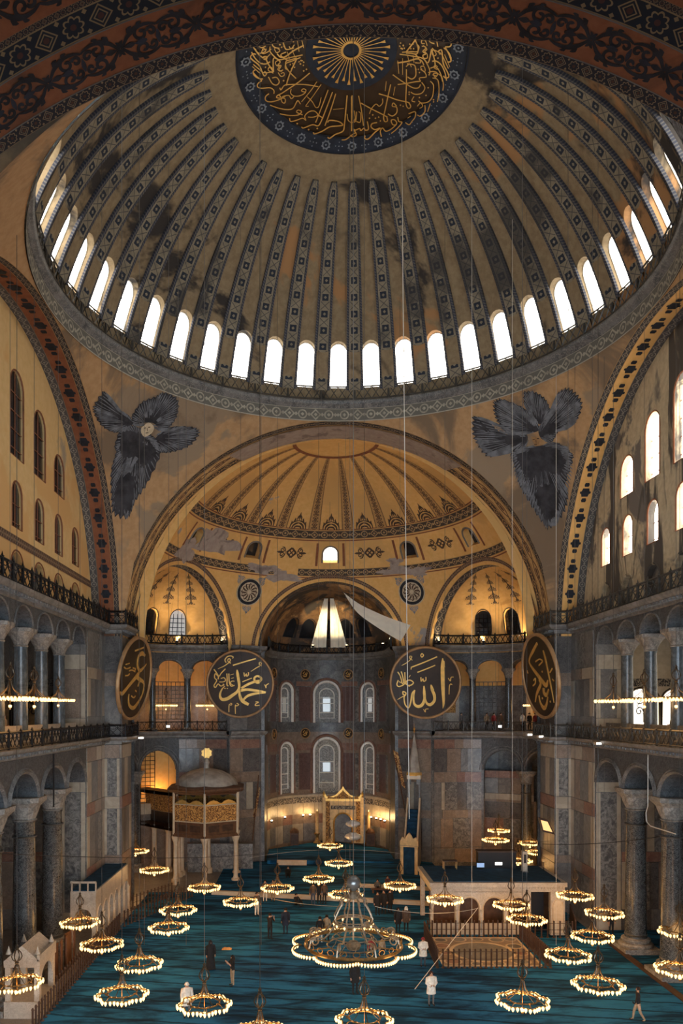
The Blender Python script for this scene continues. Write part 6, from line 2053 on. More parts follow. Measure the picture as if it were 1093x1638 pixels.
# things standing on the tribune
p = at(795, 1393, 15.0)
T = thing('black_cabinet', 'wide black cabinet standing on the marble tribune', 'cabinet', (p.x, 14.6, TZ + 0.05))
MB().box(p.x - 1.5, p.x + 1.2, 14.3, 15.0, TZ + 0.05, TZ + 1.2).build('body', M['black'], T)
MB().box(p.x - 1.55, p.x + 1.25, 14.25, 15.05, TZ + 1.2, TZ + 1.3).build('top', M['darkwood'], T)
MB().box(p.x - 0.3, p.x + 0.2, 14.27, 14.3, TZ + 0.3, TZ + 0.5).build('label_plate', M['whitelamp'], T)  # plate given a glow of its own
p = at(839, 1400, 13.2)
T = thing('white_stand', 'narrow white equipment stand on the marble tribune', 'stand', (p.x, 13.2, TZ + 0.05))
MB().box(p.x - 0.17, p.x + 0.17, 13.0, 13.4, TZ + 0.05, TZ + 1.5).build('case', M['white'], T)
MB().box(p.x - 0.08, p.x + 0.08, 12.98, 13.0, TZ + 0.7, TZ + 1.3).build('screen', M['black'], T)
MB().box(p.x - 0.22, p.x + 0.22, 12.95, 13.45, TZ + 0.05, TZ + 0.12).build('foot', M['iron2'], T)
p = at(769, 1397, 14.0)
T = thing('monitor', 'small lit blue monitor on the marble tribune', 'monitor', (p.x, 14.0, TZ + 0.05))
MB().box(p.x - 0.3, p.x + 0.3, 14.0, 14.06, TZ + 0.15, TZ + 0.55).build('case', M['black'], T)
MB().box(p.x - 0.26, p.x + 0.26, 13.985, 14.0, TZ + 0.2, TZ + 0.5).build('screen', M['screen'], T)
MB().box(p.x - 0.12, p.x + 0.12, 13.95, 14.15, TZ + 0.05, TZ + 0.15).build('foot', M['black'], T)
p = at(720, 1399, 14.2)
T = thing('small_table', 'small dark table with papers on the marble tribune', 'table', (p.x, 14.2, TZ + 0.05))
MB().box(p.x - 0.5, p.x + 0.5, 14.0, 14.5, TZ + 0.6, TZ + 0.66).build('table_top', M['darkwood'], T)
for dx in (-0.45, 0.45):
    for dy in (14.04, 14.46):
        MB().tube([(p.x + dx, dy, TZ + 0.05), (p.x + dx, dy, TZ + 0.6)], 0.03, 4).build('leg', M['giltcream'], T)
# yellow box lamp on a stand at the tribune corner
p = at(870, 1402, 13.6)
T = thing('box_lamp', 'small yellow box lamp on a stand at the right end of the tribune', 'lamp', (p.x, 13.6, TZ + 0.05))
MB().tube([(p.x, 13.6, TZ + 0.05), (p.x, 13.6, TZ + 0.7)], 0.03, 5).build('stand', M['iron'], T)
MB().box(p.x - 0.14, p.x + 0.14, 13.5, 13.7, TZ + 0.68, TZ + 0.9).build('shade', M['giltcream'], T)
# slanted lit sign on the right pier
A = [at(x, y, 15.6) for x, y in ((862, 1308), (877, 1312), (888, 1335), (868, 1330))]
T = thing('display_case', 'slanting gold lit display case on the far right pier', 'display case', A[3])
m = MB()
m.add([tuple(q) for q in A] + [tuple(q + Vector((0.05, 0.3, 0))) for q in A], [(0, 1, 2, 3), (7, 6, 5, 4)] + [(i, (i + 1) % 4, 4 + (i + 1) % 4, 4 + i) for i in range(4)])
m.build('frame', M['darkwood'], T)
c = sum(A, Vector()) / 4
MB().add([tuple(c + (q - c) * 0.72 + Vector((0, -0.02, 0))) for q in A], [(0, 1, 2, 3)]).build('face', glow('gold_lit_face', (1.0, 0.55, 0.18), 1.2, 'NONE'), T)

# ------------------------------------------------------------------ marble tribunes along the left pier
T = thing('marble_tribune', 'long marble tribune with arches and blue carpet against the left pier', 'tribune', (-15.8, 8, 0))
X0, X1, Y0, Y1, TZ = -17.1, -15.5, 7.6, 16.2, 3.5
MB().box(X0, X1, Y0, Y1, TZ - 0.25, TZ).build('top_slab', M['white'], T)
MB().box(X0, X1 - 0.1, Y0 + 0.1, Y1, TZ, TZ + 0.06).build('top_carpet', M['bluecloth'], T)
MB().box(X0, X1, Y0, Y1, TZ - 0.6, TZ - 0.25).build('frieze', M['white'], T)
sm = plane_map((X1, 0, 0), (0, 1, 0), (-1, 0, 0))
ops = [(Y0 + 0.85 + 1.42 * k, 0.55, 0.0, 1.9, 0.55) for k in range(6)]
MB().wall(sm, Y0, Y1, 0.0, TZ - 0.6, ops, 0.3, None, 10, 1, True).build('side_arcade', M['white'], T)
fm_ = plane_map((0, Y0, 0), (1, 0, 0), (0, 1, 0))
ops2 = [(X0 + 0.8, 0.55, 0.0, 1.8, 0.6)]
MB().wall(fm_, X0, X1, 0.0, TZ - 0.6, ops2, 0.3, None, 10, 1, True).build('front_arch', M['white'], T)
for q in ops:
    MB().arch_frame(sm, q, -0.02, 0.05, 1.08, 10, False).build('arch_moulding', M['cream'], T)
    MB().lathe([(0.12, 0), (0.08, 0.15), (0.08, 1.7), (0.14, 1.9)], 8, (X1 - 0.05 + 0.1, q[0] + 0.71, 0)).build('colonnette', M['cream'], T)
for k in range(4):
    x = X0 + 0.05 + k * 0.5
    MB().box(x, x + 0.08, Y0, Y0 + 0.1, TZ, TZ + 0.55).build('baluster', M['white'], T)
MB().box(X0, X1, Y0, Y0 + 0.12, TZ + 0.5, TZ + 0.62).build('balustrade_rail', M['white'], T)

T = thing('marble_pavilion', 'small gabled marble pavilion behind the fence at the left edge', 'pavilion', (-16.05, -2.2, 0))
for x in (-16.75, -15.35):
    for y in (-3.2, -1.2):
        MB().box(x - 0.13, x + 0.13, y - 0.13, y + 0.13, 0.8, 2.5).build('pillar', M['white'], T)
        MB().lathe([(0.14, 3.05), (0.08, 3.2), (0.0, 3.45)], 6, (x, y, 0)).build('corner_finial', M['white'], T)
MB().box(-16.92, -15.18, -3.4, -1.0, 0.0, 0.8).build('base', M['white'], T)
MB().box(-16.92, -15.18, -3.4, -1.0, 2.45, 2.75).build('entablature', M['white'], T)
m = MB()
m.add([(-16.92, -3.4, 2.75), (-15.18, -3.4, 2.75), (-16.05, -3.4, 3.5), (-16.92, -1.0, 2.75), (-15.18, -1.0, 2.75), (-16.05, -1.0, 3.5)], [(0, 1, 2), (3, 5, 4), (0, 2, 5, 3), (1, 4, 5, 2)])
m.build('gable_roof', M['white'], T)
MB().box(-15.32, -15.18, -3.4, -1.0, 2.75, 3.05).build('roof_kerb', M['white'], T)
sm = plane_map((-15.24, 0, 0), (0, 1, 0), (-1, 0, 0))
MB().wall(sm, -3.2, -1.2, 1.6, 2.5, [(-2.2, 0.75, 1.6, 1.75, 0.6)], 0.12, None, 10).build('side_arch', M['white'], T)

for i, (y, lab) in enumerate(((2.0, 'nearer'), (4.4, 'farther'))):
    T = thing('wooden_screen', 'brown wooden folding screen behind the left fence, %s one' % lab, 'screen', (-16.2, y, 0))
    for j in range(3):
        MB().obox((-16.1 - 0.15 * (j % 2), y - 0.7 + 0.7 * j), (0.2 if j % 2 else -0.2, 1), 0.36, 0.04, 0.05, 1.9).build('panel', M['wood'], T)
    MB().box(-16.3, -16.0, y - 1.05, y + 1.05, 0, 0.06).build('foot', M['darkwood'], T)

# ------------------------------------------------------------------ square coloured pavement
T = thing('marble_pavement', 'square pavement of coloured marble circles inside the barrier', 'pavement', (8.45, 6.75, 0.03))
MB().box(5.55, 11.35, 3.95, 9.55, 0.03, 0.05).build('ground_slab', PAN['b'], T)


def disc(cx, cy_, r, z, mat, name, r0=0.0):
    m = MB()
    n = 28
    if r0:
        m.add([(cx + q * math.cos(2 * PI * k / n), cy_ + q * math.sin(2 * PI * k / n), z) for q in (r0, r) for k in range(n)], [(k, (k + 1) % n, n + (k + 1) % n, n + k) for k in range(n)])
    else:
        m.poly([(cx + r * math.cos(2 * PI * k / n), cy_ + r * math.sin(2 * PI * k / n), z) for k in range(n)])
    return m.build(name, mat, T)


disc(8.45, 6.6, 1.75, 0.056, PAN['g'], 'large_disc')
disc(8.45, 6.6, 2.0, 0.060, M['cream'], 'disc_border', 1.78)
for cx, cy_, r in ((6.3, 9.0, 0.45), (7.5, 9.1, 0.5), (8.7, 9.15, 0.4), (9.9, 9.0, 0.5), (10.8, 9.1, 0.4), (6.2, 7.8, 0.5), (10.7, 7.7, 0.55), (6.2, 6.4, 0.4), (10.75, 6.3, 0.45), (6.3, 4.8, 0.55), (7.6, 4.4, 0.35), (8.9, 4.4, 0.4), (10.3, 4.8, 0.6)):
    disc(cx, cy_, r * 0.75, 0.056, PAN[random.choice('gdrv')], 'small_disc')
    disc(cx, cy_, r, 0.060, M['cream'], 'disc_border', r * 0.78)
for a, b, c, d in ((5.55, 11.35, 3.95, 4.07), (5.55, 11.35, 9.43, 9.55), (5.55, 5.67, 3.95, 9.55), (11.23, 11.35, 3.95, 9.55)):
    MB().box(a, b, c, d, 0.05, 0.062).build('border_strip', M['cream'], T)

# ------------------------------------------------------------------ barriers of slim posts
pm = MB()
pm.lathe([(0.11, 0.0), (0.11, 0.03), (0.06, 0.06), (0.05, 0.1), (0.05, 0.98), (0.065, 1.0), (0.06, 1.05), (0.03, 1.10), (0.0, 1.11)], 6)
POST = None


def barrier(label, a, b, step=0.34, z=0.03, ropes=True):
    global POST
    a, b = Vector((a[0], a[1], z)), Vector((b[0], b[1], z))
    T = thing('post_barrier', label, 'barrier', a)
    n = max(1, int((b - a).length / step))
    for k in range(n + 1):
        p = a.lerp(b, k / n)
        if POST is None:
            o = pm.build('post', M['darkwood'], None)
            POST = o.data
            o.parent = T
        else:
            o = obj('post', POST, T)
        o.location = p - a
    if ropes:
        m = MB()
        for h in (0.92, 0.5):
            m.tube([a + Vector((0, 0, h)), b + Vector((0, 0, h))], 0.018, 4)
        m.build('cord', M['darkwood'], T)
    return T


barrier('row of slim posts along the front of the square pavement', (5.2, 3.75), (11.7, 3.75), 0.3)
barrier('row of slim posts along the left side of the square pavement', (5.2, 4.1), (5.35, 9.5), 0.3)
barrier('row of slim posts along the right side of the square pavement', (11.7, 4.1), (11.55, 9.5), 0.3)
barrier('row of slim posts between square pavement and marble tribune', (5.6, 9.72), (11.4, 9.72), 0.3)
barrier('row of slim posts in front of the dark opening of the tribune', (11.8, 9.65), (15.0, 9.55), 0.36)
barrier('row of slim posts rising from the tribune end to the right pier', (15.3, 9.8), (16.4, 14.0), 0.36)
barrier('long dark row of posts along the left edge of the carpet, inner line', (-14.95, -5.0), (-14.95, 11.5), 0.42)
barrier('long dark row of posts along the left edge of the carpet, outer line', (-15.25, -0.7), (-15.25, 7.2), 0.42)
barrier('row of posts from the left pier towards the domed loge', (-14.8, 12.2), (-11.4, 20.6), 0.4)
barrier('second row of posts near the domed loge', (-15.2, 16.6), (-13.0, 20.6), 0.4)

# ------------------------------------------------------------------ ring chandeliers
def ceil_z(x, y):
    r = math.hypot(x, y)
    if r < 15.2:
        return DC + math.sqrt(DR * DR - r * r) - 0.2
    if abs(x) < 16 and abs(y) < 16:
        return ZS + math.sqrt(max(PR * PR - r * r, 0)) - 0.1
    q = SR * SR - x * x - (y - SD[1]) ** 2
    if y > SD[1] and q > 0:
        return SD[2] + math.sqrt(q) - 0.1
    if y > 16 and abs(x) < 15.9:
        return ZS + math.sqrt(15.95 ** 2 - x * x) - 0.1
    return 12.2


LOB = lambda a: 0.985 + 0.075 * math.cos(8 * a)
RC = thing('ring_chandelier', 'prototype', 'chandelier', (0, 0, 0), 'ring chandeliers')
m = MB()
m.tube([(LOB(2 * PI * k / 64) * math.cos(2 * PI * k / 64), LOB(2 * PI * k / 64) * math.sin(2 * PI * k / 64), 0.02) for k in range(64)], 0.032, 5, True)
m.build('lobed_ring', M['brass'], RC)
MB().tube([(0.62 * math.cos(2 * PI * k / 32), 0.62 * math.sin(2 * PI * k / 32), 0.06) for k in range(32)], 0.028, 5, True).build('inner_ring', M['brass'], RC)
arm = MB()
arm.tube([(0.62, 0, 0.06), (0.72, 0.05, 0.12), (0.85, 0.0, 0.10), (0.95, 0, 0.03)], 0.02, 4)
arm.tube([(0.64 + 0.10 * (1 - 0.06 * i) * math.cos(i * 0.7 + 2), 0.14 + 0.10 * (1 - 0.06 * i) * math.sin(i * 0.7 + 2), 0.08) for i in range(10)], 0.014, 4)
a0 = arm.build('scroll_arm', M['brass'], RC)
for k in range(1, 8):
    obj('scroll_arm', a0.data, RC, rz=k * PI / 4)
st = MB().tube(catmull([(0.62, 0, 0.06), (0.40, 0, 0.22), (0.16, 0, 0.45), (0.07, 0, 0.78)], 3), 0.02, 4)
s0 = st.build('stay', M['darkbrass'], RC)
for k in range(1, 6):
    obj('stay', s0.data, RC, rz=k * PI / 3)
m = MB()
m.lathe([(0.0, 0.72), (0.10, 0.74), (0.06, 0.82), (0.10, 0.88), (0.03, 0.94)], 8)
for k in range(6):
    a = k * PI / 3
    m.tube([(q * math.cos(a), q * math.sin(a), z) for q, z in ((0.03, 0.92), (0.16, 1.02), (0.22, 1.16), (0.17, 1.32), (0.06, 1.46))], 0.022, 4)
m.lathe([(0.05, 1.44), (0.09, 1.5), (0.05, 1.56), (0.07, 1.62), (0.0, 1.72)], 8)
m.build('openwork_finial', M['darkbrass'], RC)
m = MB()
m.tube([(0, 0, 0.75), (0, 0, -0.42)], 0.012, 4)
m.lathe([(0.0, -0.56), (0.05, -0.55), (0.06, -0.50), (0.0, -0.49)], 8)
m.build('pendant_stem', M['brass'], RC)
MB().lathe([(0.0, -0.48), (0.07, -0.46), (0.085, -0.38), (0.05, -0.34), (0.0, -0.34)], 8).build('pendant_lamp', M['bulb'], RC)


def bulb(mb, x, y, z, k=1.0):
    prof = [(0.0, -0.17), (0.035, -0.12), (0.062, -0.05), (0.055, 0.0), (0.03, 0.02), (0.0, 0.03)]
    mb.lathe([(a * k, b * k) for a, b in prof], 6, (x, y, z))


m = MB()
NB = 40
for k in range(NB):
    a = 2 * PI * (k + 0.5) / NB
    r = LOB(a) + 0.05
    bulb(m, r * math.cos(a), r * math.sin(a), 0.02)
m.build('glass_bulbs', M['bulb'], RC, True, kind='stuff')
first = [True]


def chandelier(px, py, label, z=2.8, scale=1.0, watt=None, top=None, group='ring chandeliers', pos=None):
    p = Vector(pos) if pos else flr(px, py, z)
    if first[0]:
        T = RC
        first[0] = False
    else:
        T = copy_tree(RC)
    T.location = p
    T.scale = (scale,) * 3
    T.rotation_euler = (0, 0, random.uniform(0, 0.7))
    tag(T, label, 'chandelier', group)
    zt = top or ceil_z(p.x, p.y)
    if zt - p.z > 2:
        MB().tube([(0, 0, 1.7), (0, 0, (zt - p.z) / scale)], 0.012, 4).build('cable', M['cable'], None).parent = T
    L = bpy.data.lights.new('lamp_light', 'POINT')
    L.energy, L.color, L.shadow_soft_size = watt or LAMP_W, (1.0, 0.50, 0.16), 0.55
    lo_ = bpy.data.objects.new('lamp_light', L)
    COL.objects.link(lo_)
    lo_.parent = T
    lo_.location = (0, 0, -0.12)
    return T


CH = [(327, 1606, 'beside the man in a white jacket, near left'), (195, 1590, 'nearest the left fence in the front row'), (223, 1541, 'second from the front on the left carpet'), (163, 1510, 'above the left fence, between fence and carpet'),
      (128, 1475, 'in front of the left marble tribune'), (27, 1572, 'in front of the gabled pavilion at the left edge'), (270, 1483, 'lower of a close pair left of centre'), (285, 1455, 'upper of a close pair left of centre'),
      (385, 1442, 'above the step edge, left of the standing men'), (327, 1419, 'in front of the columns of the domed loge'), (247, 1391, 'left of the domed loge, over the dark floor'), (217, 1361, 'farthest left, under the loge gallery'),
      (444, 1420, 'left of the seated group on the step'), (510, 1405, 'over the group standing at the step, left of centre'), (542, 1380, 'second from the prayer niche'), (528, 1352, 'nearest the prayer niche'),
      (553, 1430, 'half hidden behind the top of the great chandelier'), (640, 1416, 'in front of the pulpit gate'), (712, 1438, 'at the left arch of the marble tribune'), (818, 1447, 'upper of two at the tribune arches'),
      (843, 1470, 'over the back fence of the square pavement'), (920, 1432, 'at the right end of the marble tribune'), (967, 1460, 'in front of the speckled pilaster at right'), (948, 1497, 'left of the nearest big right column base'),
      (909, 1527, 'right of the square pavement'), (957, 1574, 'largest at right, over open carpet'), (836, 1600, 'in front of the square pavement, near edge'), (583, 1630, 'at the bottom edge, right of centre'), (416, 1652, 'cut by the bottom edge, left of centre'),
      (1088, 1490, 'upper one cut by the right edge'), (1088, 1550, 'lower one cut by the right edge'), (848, 1348, 'far right, at the dark column'), (829, 1376, 'over the black cabinet on the tribune'), (862, 1363, 'farthest right, half behind the pier corner')]
for x, y, lab in CH:
    chandelier(x, y, 'ring chandelier of lit glass bulbs, ' + lab, 3.4 if 'marble tribune' in lab and x > 700 else 2.8)
chandelier(793, 1343, 'lower of two stacked ring chandeliers at the far right wall', pos=at(793, 1343, 25.0))
chandelier(798, 1328, 'upper of two stacked ring chandeliers at the far right wall', pos=at(798, 1328, 26.0), scale=0.85)
# chandeliers up in the galleries, seen edge on
GAL = [((-16.3, -4.2), 1.0, 'at the left gallery arches, cut by the left edge'), ((-16.3, -1.0), 1.0, 'at the left gallery arches, second from the edge'), ((-16.3, 2.8), 0.8, 'at the left gallery arches, farthest'),
       ((16.3, -1.6), 1.0, 'at the right gallery arches, cut by the right edge'), ((16.3, 2.0), 1.0, 'at the right gallery arches, second from the edge'), ((16.3, 6.2), 1.0, 'at the right gallery arches, farthest')]
for (x, y), sc_, lab in GAL:
    chandelier(0, 0, 'ring chandelier seen edge on ' + lab, pos=(x, y, 15.42), top=20.6, group='gallery chandeliers', scale=sc_, watt=LAMP_W * 0.35)
for s, lab in ((-1, 'left'), (1, 'right')):
    mp = cyl_map(EXC[s], 7.0, s * EXD, -s)
    for b, w_ in ((68, 'nearest the apse'), (43, 'in the middle'), (17, 'farthest from the apse')):
        if s > 0 and b != 17:
            continue
        p = mp(R(b), 0, 2.2)
        chandelier(0, 0, 'ring chandelier seen edge on in the far %s upper arcade, %s' % (lab, w_), pos=(p[0], p[1], 15.35), top=20.4, group='gallery chandeliers', watt=LAMP_W * 0.4)

# ------------------------------------------------------------------ the great chandelier
gc = Vector((0.0, -1.8, 3.05))
T = thing('great_chandelier', 'great bronze chandelier with eight lobes of lit bulbs under the dome', 'chandelier', gc)
GL = lambda a: 2.62 + 0.52 * abs(math.sin(4 * a)) ** 0.55
G = lambda r, a, z: (gc.x + r * math.cos(a), gc.y + r * math.sin(a), gc.z + z)
MB().tube([G(GL(2 * PI * k / 160), 2 * PI * k / 160, 0.02) for k in range(160)], 0.04, 5, True).build('lobed_rim', M['brass'], T)
MB().lathe([(2.42, -0.05), (2.48, 0.02), (2.42, 0.12), (2.36, 0.02), (2.42, -0.05)], 64, gc).build('main_ring', M['brass'], T)
m = MB()
for k in range(136):
    a = 2 * PI * (k + 0.5) / 136
    bulb(m, gc.x + (GL(a) + 0.04) * math.cos(a), gc.y + (GL(a) + 0.04) * math.sin(a), gc.z + 0.02, 0.95)
m.build('glass_bulbs', M['bulb'], T, True, kind='stuff')
for k in range(8):
    a = 2 * PI * (k + 0.5) / 8
    MB().tube([G(*q) for q in ((2.42, a, 0.08), (2.3, a, 0.5), (1.95, a, 0.62), (1.6, a, 0.5), (1.35, a, 0.7), (1.0, a, 1.12))], 0.045, 5).build('curved_arm', M['lightbronze'], T)
    sp_ = [G(2.1 + 0.28 * (1 - 0.055 * i) * math.cos(i * 0.62), a + 0.0, 0.42 + 0.28 * (1 - 0.055 * i) * math.sin(i * 0.62)) for i in range(16)]
    MB().tube(sp_, 0.035, 4).build('scroll', M['lightbronze'], T)
    MB().tube([G(0.92, a, 1.15), G(1.02, a, 1.4), G(0.82, a, 1.8), G(0.62, a, 2.1), G(0.66, a, 2.3), G(0.35, a, 2.42)], 0.04, 5).build('cage_bar', M['lightbronze'], T)
    MB().tube([G(0.66 + 0.1 * math.cos(i * 0.8), a, 2.12 + 0.1 * math.sin(i * 0.8)) for i in range(8)], 0.025, 4).build('cage_scroll', M['lightbronze'], T)
    MB().tube([G(1.3, a, 0.02), G(2.36, a, 0.02)], 0.03, 4).build('spoke', M['brass'], T)
for k in range(24):
    a = 2 * PI * k / 24
    c = G(2.42, a, 0.26)
    MB().tube([G(2.42, a + 0.07 * math.cos(j * PI / 4), 0.26 + 0.13 * math.sin(j * PI / 4)) for j in range(8)], 0.022, 4, True).build('frieze_loop', M['brass'], T)
for r, z, t_ in ((0.96, 1.16, 0.06), (0.90, 1.28, 0.035), (0.36, 2.42, 0.05), (1.3, 0.02, 0.04), (1.0, 0.42, 0.03)):
    MB().tube([G(r, 2 * PI * k / 40, z) for k in range(40)], t_, 5, True).build('ring', M['lightbronze'], T)
for k in range(12):
    a = 2 * PI * k / 12
    MB().tube([G(1.3, a, 0.02), G(1.15, a + 0.1, 0.25), G(1.0, a, 0.42)], 0.025, 4).build('basket_bar', M['lightbronze'], T)
    m = MB()
    bulb(m, *G(0.98, a, 1.1), 0.8)
    m.build('glass_bulb', M['bulb'], T)
MB().lathe([(0.0, 2.42), (0.38, 2.46), (0.30, 2.6), (0.14, 2.7), (0.2, 2.76)], 16, gc).build('leaf_crown', M['lightbronze'], T)
MB().lathe([(0.18, 2.76), (0.32, 2.9), (0.38, 3.1), (0.33, 3.3), (0.2, 3.45), (0.0, 3.5)], 20, gc).build('silver_globe', M['darksilver'], T, True)
for k in range(6):
    a = 2 * PI * k / 6
    MB().tube([G(0.36, a, 2.46), G(0.55, a, 2.7), G(0.5, a, 2.95), G(0.4, a, 2.9)], 0.03, 4).build('crown_leaf', M['lightbronze'], T)
MB().tube([G(0, 0, 0.1), G(0, 0, 2.6)], 0.04, 5).build('stem', M['lightbronze'], T)
MB().lathe([(0.0, -0.3), (0.3, -0.2), (0.4, 0.0), (0.2, 0.2), (0.0, 0.25)], 14, gc).build('bowl', M['lightbronze'], T)
MB().tube([G(0, 0, 3.45), (gc.x, gc.y, ceil_z(gc.x, gc.y))], 0.02, 4).build('cable', M['cable'], T)
for k in range(4):
    a = PI / 4 + k * PI / 2
    lamp(T, G(2.7, a, -0.2), LAMP_W * 0.9, (1.0, 0.56, 0.20), 0.5)

# big silvered glass lamp hanging before the apse: two bowls on one cable
p = at(565, 1339, 29.0)
T = thing('glass_bowl_lamp', 'hanging lamp of two silvered glass bowls before the apse', 'lamp', p)
for dz, r in ((0.0, 0.78), (1.15, 0.70)):
    q = p + Vector((0, 0, dz))
    MB().lathe([(0.0, -0.25 * r), (0.55 * r, -0.3 * r), (r, 0.0), (0.85 * r, 0.3 * r), (0.4 * r, 0.42 * r), (0.45 * r, 0.5 * r), (0.0, 0.5 * r)], 22, q).build('bowl', M['silver'], T, True)
MB().lathe([(0.0, -0.35), (0.1, -0.3), (0.12, -0.2), (0.0, -0.15)], 8, p).build('drop', M['brass'], T)
MB().tube([p, Vector((p.x, p.y, ceil_z(p.x, p.y)))], 0.012, 4).build('cable', M['cable'], T)

# ------------------------------------------------------------------ loose cables
def cable(label, pts, r, mat, sag=0.0, n=16):
    a, b = Vector(pts[0]), Vector(pts[-1])
    if sag:
        P = [a.lerp(b, i / n) - Vector((0, 0, sag * 4 * (i / n) * (1 - i / n))) for i in range(n + 1)]
    else:
        P = [Vector(q) for q in pts]
    T = MB().tube(P, r, 4).build('cable', M[mat], None, False, label, 'cable', 'hanging and slung cables')
    return T


cable('bright thick cable hanging from the dome medallion down past the right board', [on_dome(643, 205, 0.15), at(645, 480, 2.0), at(648, 760, 1.0), at(655, 1310, 0.6)], 0.022, 'cablepale')
for x, y0, Y, lab in ((583, 660, 2, 'in front of the apse windows'), (560, 250, 4, 'from the dome to the apse curtain'), (755, 380, 6, 'right of the upright stroke board'), (418, 700, 8, 'left of the apse, beside the board'), (298, 640, 8, 'over the domed loge'), (820, 590, 6, 'at the far right arcade'), (231, 560, 8, 'beside the edge on board at left'), (890, 640, 8, 'past the edge on board at right')):
    a = at(x, y0, Y)
    zc = ceil_z(a.x, a.y)
    cable('thin vertical cable ' + lab, [(a.x, a.y, zc), (a.x, a.y, 0.03)], 0.011, 'cablepale' if x > 600 else 'cable')
cable('slack cable across the left piers', [at(-40, 1363, -8.0), at(415, 1366, 27.0)], 0.016, 'iron', 0.3)
cable('slack cable from pulpit to right pier', [at(640, 1352, 26.0), at(880, 1345, 12.0)], 0.014, 'cable', 0.3)
cable('slack cable along the right pier', [at(868, 1350, 14.0), at(1093, 1332, 2.5)], 0.02, 'iron', 0.25)
cable('pale wire slung low from left to the great chandelier', [at(405, 1430, 17.0), at(548, 1450, 4.0)], 0.012, 'cablepale', 0.2)
cable('pale wire slung low from the great chandelier to the square pavement', [at(600, 1450, 2.0), at(765, 1453, 9.0)], 0.012, 'cablepale', 0.35)
cable('pale wire slung across in front of the apse', [at(400, 1372, 26.0), at(640, 1365, 27.0)], 0.012, 'cablepale', -0.5)
T = cable('slanting steel pole line from square pavement to carpet', [at(765, 1452, 9.0), flr(664, 1582, 0.05)], 0.022, 'cablepale')
cable('pale conduit bending down the spandrel between the right arches', [(17.05, 3.2, 12.3), (17.05, 3.2, 9.4), (17.05, 3.45, 9.0), (17.05, 3.4, 8.5), (17.05, 2.9, 8.3), (17.3, 0.5, 8.25)], 0.03, 'cablepale')
cable('black downpipe on the spandrel between the left arches', [(-17.05, 4.3, 12.3), (-17.05, 4.3, 9.2)], 0.05, 'iron')
# little white floodlights on the gallery edges
for i, (x, y, Y, lab) in enumerate(((62, 1199, 3.2, 'left gallery edge, nearest'), (125, 1192, 9.0, 'left gallery edge, second'), (226, 1181, 19.0, 'far left gallery corner'), (847, 1176, 18.0, 'far right gallery corner, left one'), (865, 1179, 17.0, 'far right gallery corner, right one'), (957, 1190, 9.0, 'right gallery edge, second'), (1047, 1193, 3.0, 'right gallery edge, nearest'))):
    p = at(x, y, Y)
    T = thing('floodlight', 'small white floodlight fixed to the ' + lab, 'floodlight', p, 'gallery floodlights')
    MB().obox((p.x, p.y), (1, 0.3), 0.22, 0.14, p.z - 0.05, p.z + 0.12).build('housing', M['white'], T)
    MB().obox((p.x, p.y - 0.15), (1, 0.3), 0.18, 0.02, p.z - 0.03, p.z + 0.1).build('lens', M['whitelamp'], T)
    MB().tube([p, p + Vector((0.1 * (1 if p.x > 0 else -1), 0.2, 0.1))], 0.03, 4).build('bracket', M['iron'], T)
for (x, y, Y, lab) in ((269, 1162, 31.4, 'left'), (800, 1162, 31.4, 'right')):
    p = at(x, y, Y)
    T = thing('lit_sign', 'small white lit sign on the railing of the far %s gallery' % lab, 'sign', p)
    MB().box(p.x - 0.18, p.x + 0.18, p.y, p.y + 0.08, p.z - 0.13, p.z + 0.13).build('case', M['iron'], T)
    MB().box(p.x - 0.16, p.x + 0.16, p.y - 0.01, p.y, p.z - 0.11, p.z + 0.11).build('face', M['whitelamp'], T)

# floodlights on the apse cornice that light the curtains from below
for x, lab, aim in ((-1.6, 'left', (-0.9, 40.0, 24.0)), (1.8, 'right', (0.9, 40.0, 24.0)), (4.4, 'far right', (5.6, 33.2, 22.6))):
    p = Vector((x, 36.6, 21.0)) if abs(x) < 3 else Vector((5.3, 35.2, 21.05))
    T = thing('floodlight', 'small floodlight on the apse cornice aimed up at the white cloth, ' + lab, 'floodlight', p, 'cornice floodlights')
    MB().lathe([(0.0, 0.0), (0.12, 0.0), (0.12, 0.05), (0.05, 0.1), (0.05, 0.2)], 8, p).build('foot', M['iron'], T)
    MB().lathe([(0.05, 0.2), (0.14, 0.25), (0.15, 0.4), (0.0, 0.4)], 8, p).build('housing', M['iron'], T)
    MB().lathe([(0.0, 0.42), (0.12, 0.42), (0.0, 0.46)], 8, p).build('lens', M['spot'], T)
    L = bpy.data.lights.new('flood_beam', 'SPOT')
    L.energy, L.color, L.spot_size, L.spot_blend, L.shadow_soft_size = CURTAIN_W, (1.0, 0.80, 0.48), R(50), 0.6, 0.1
    o = bpy.data.objects.new('flood_beam', L)
    COL.objects.link(o)
    o.parent = T
    o.location = (0, 0, 0.5)
    o.rotation_euler = (Vector(aim) - p - Vector((0, 0, 0.5))).to_track_quat('-Z', 'Y').to_euler()

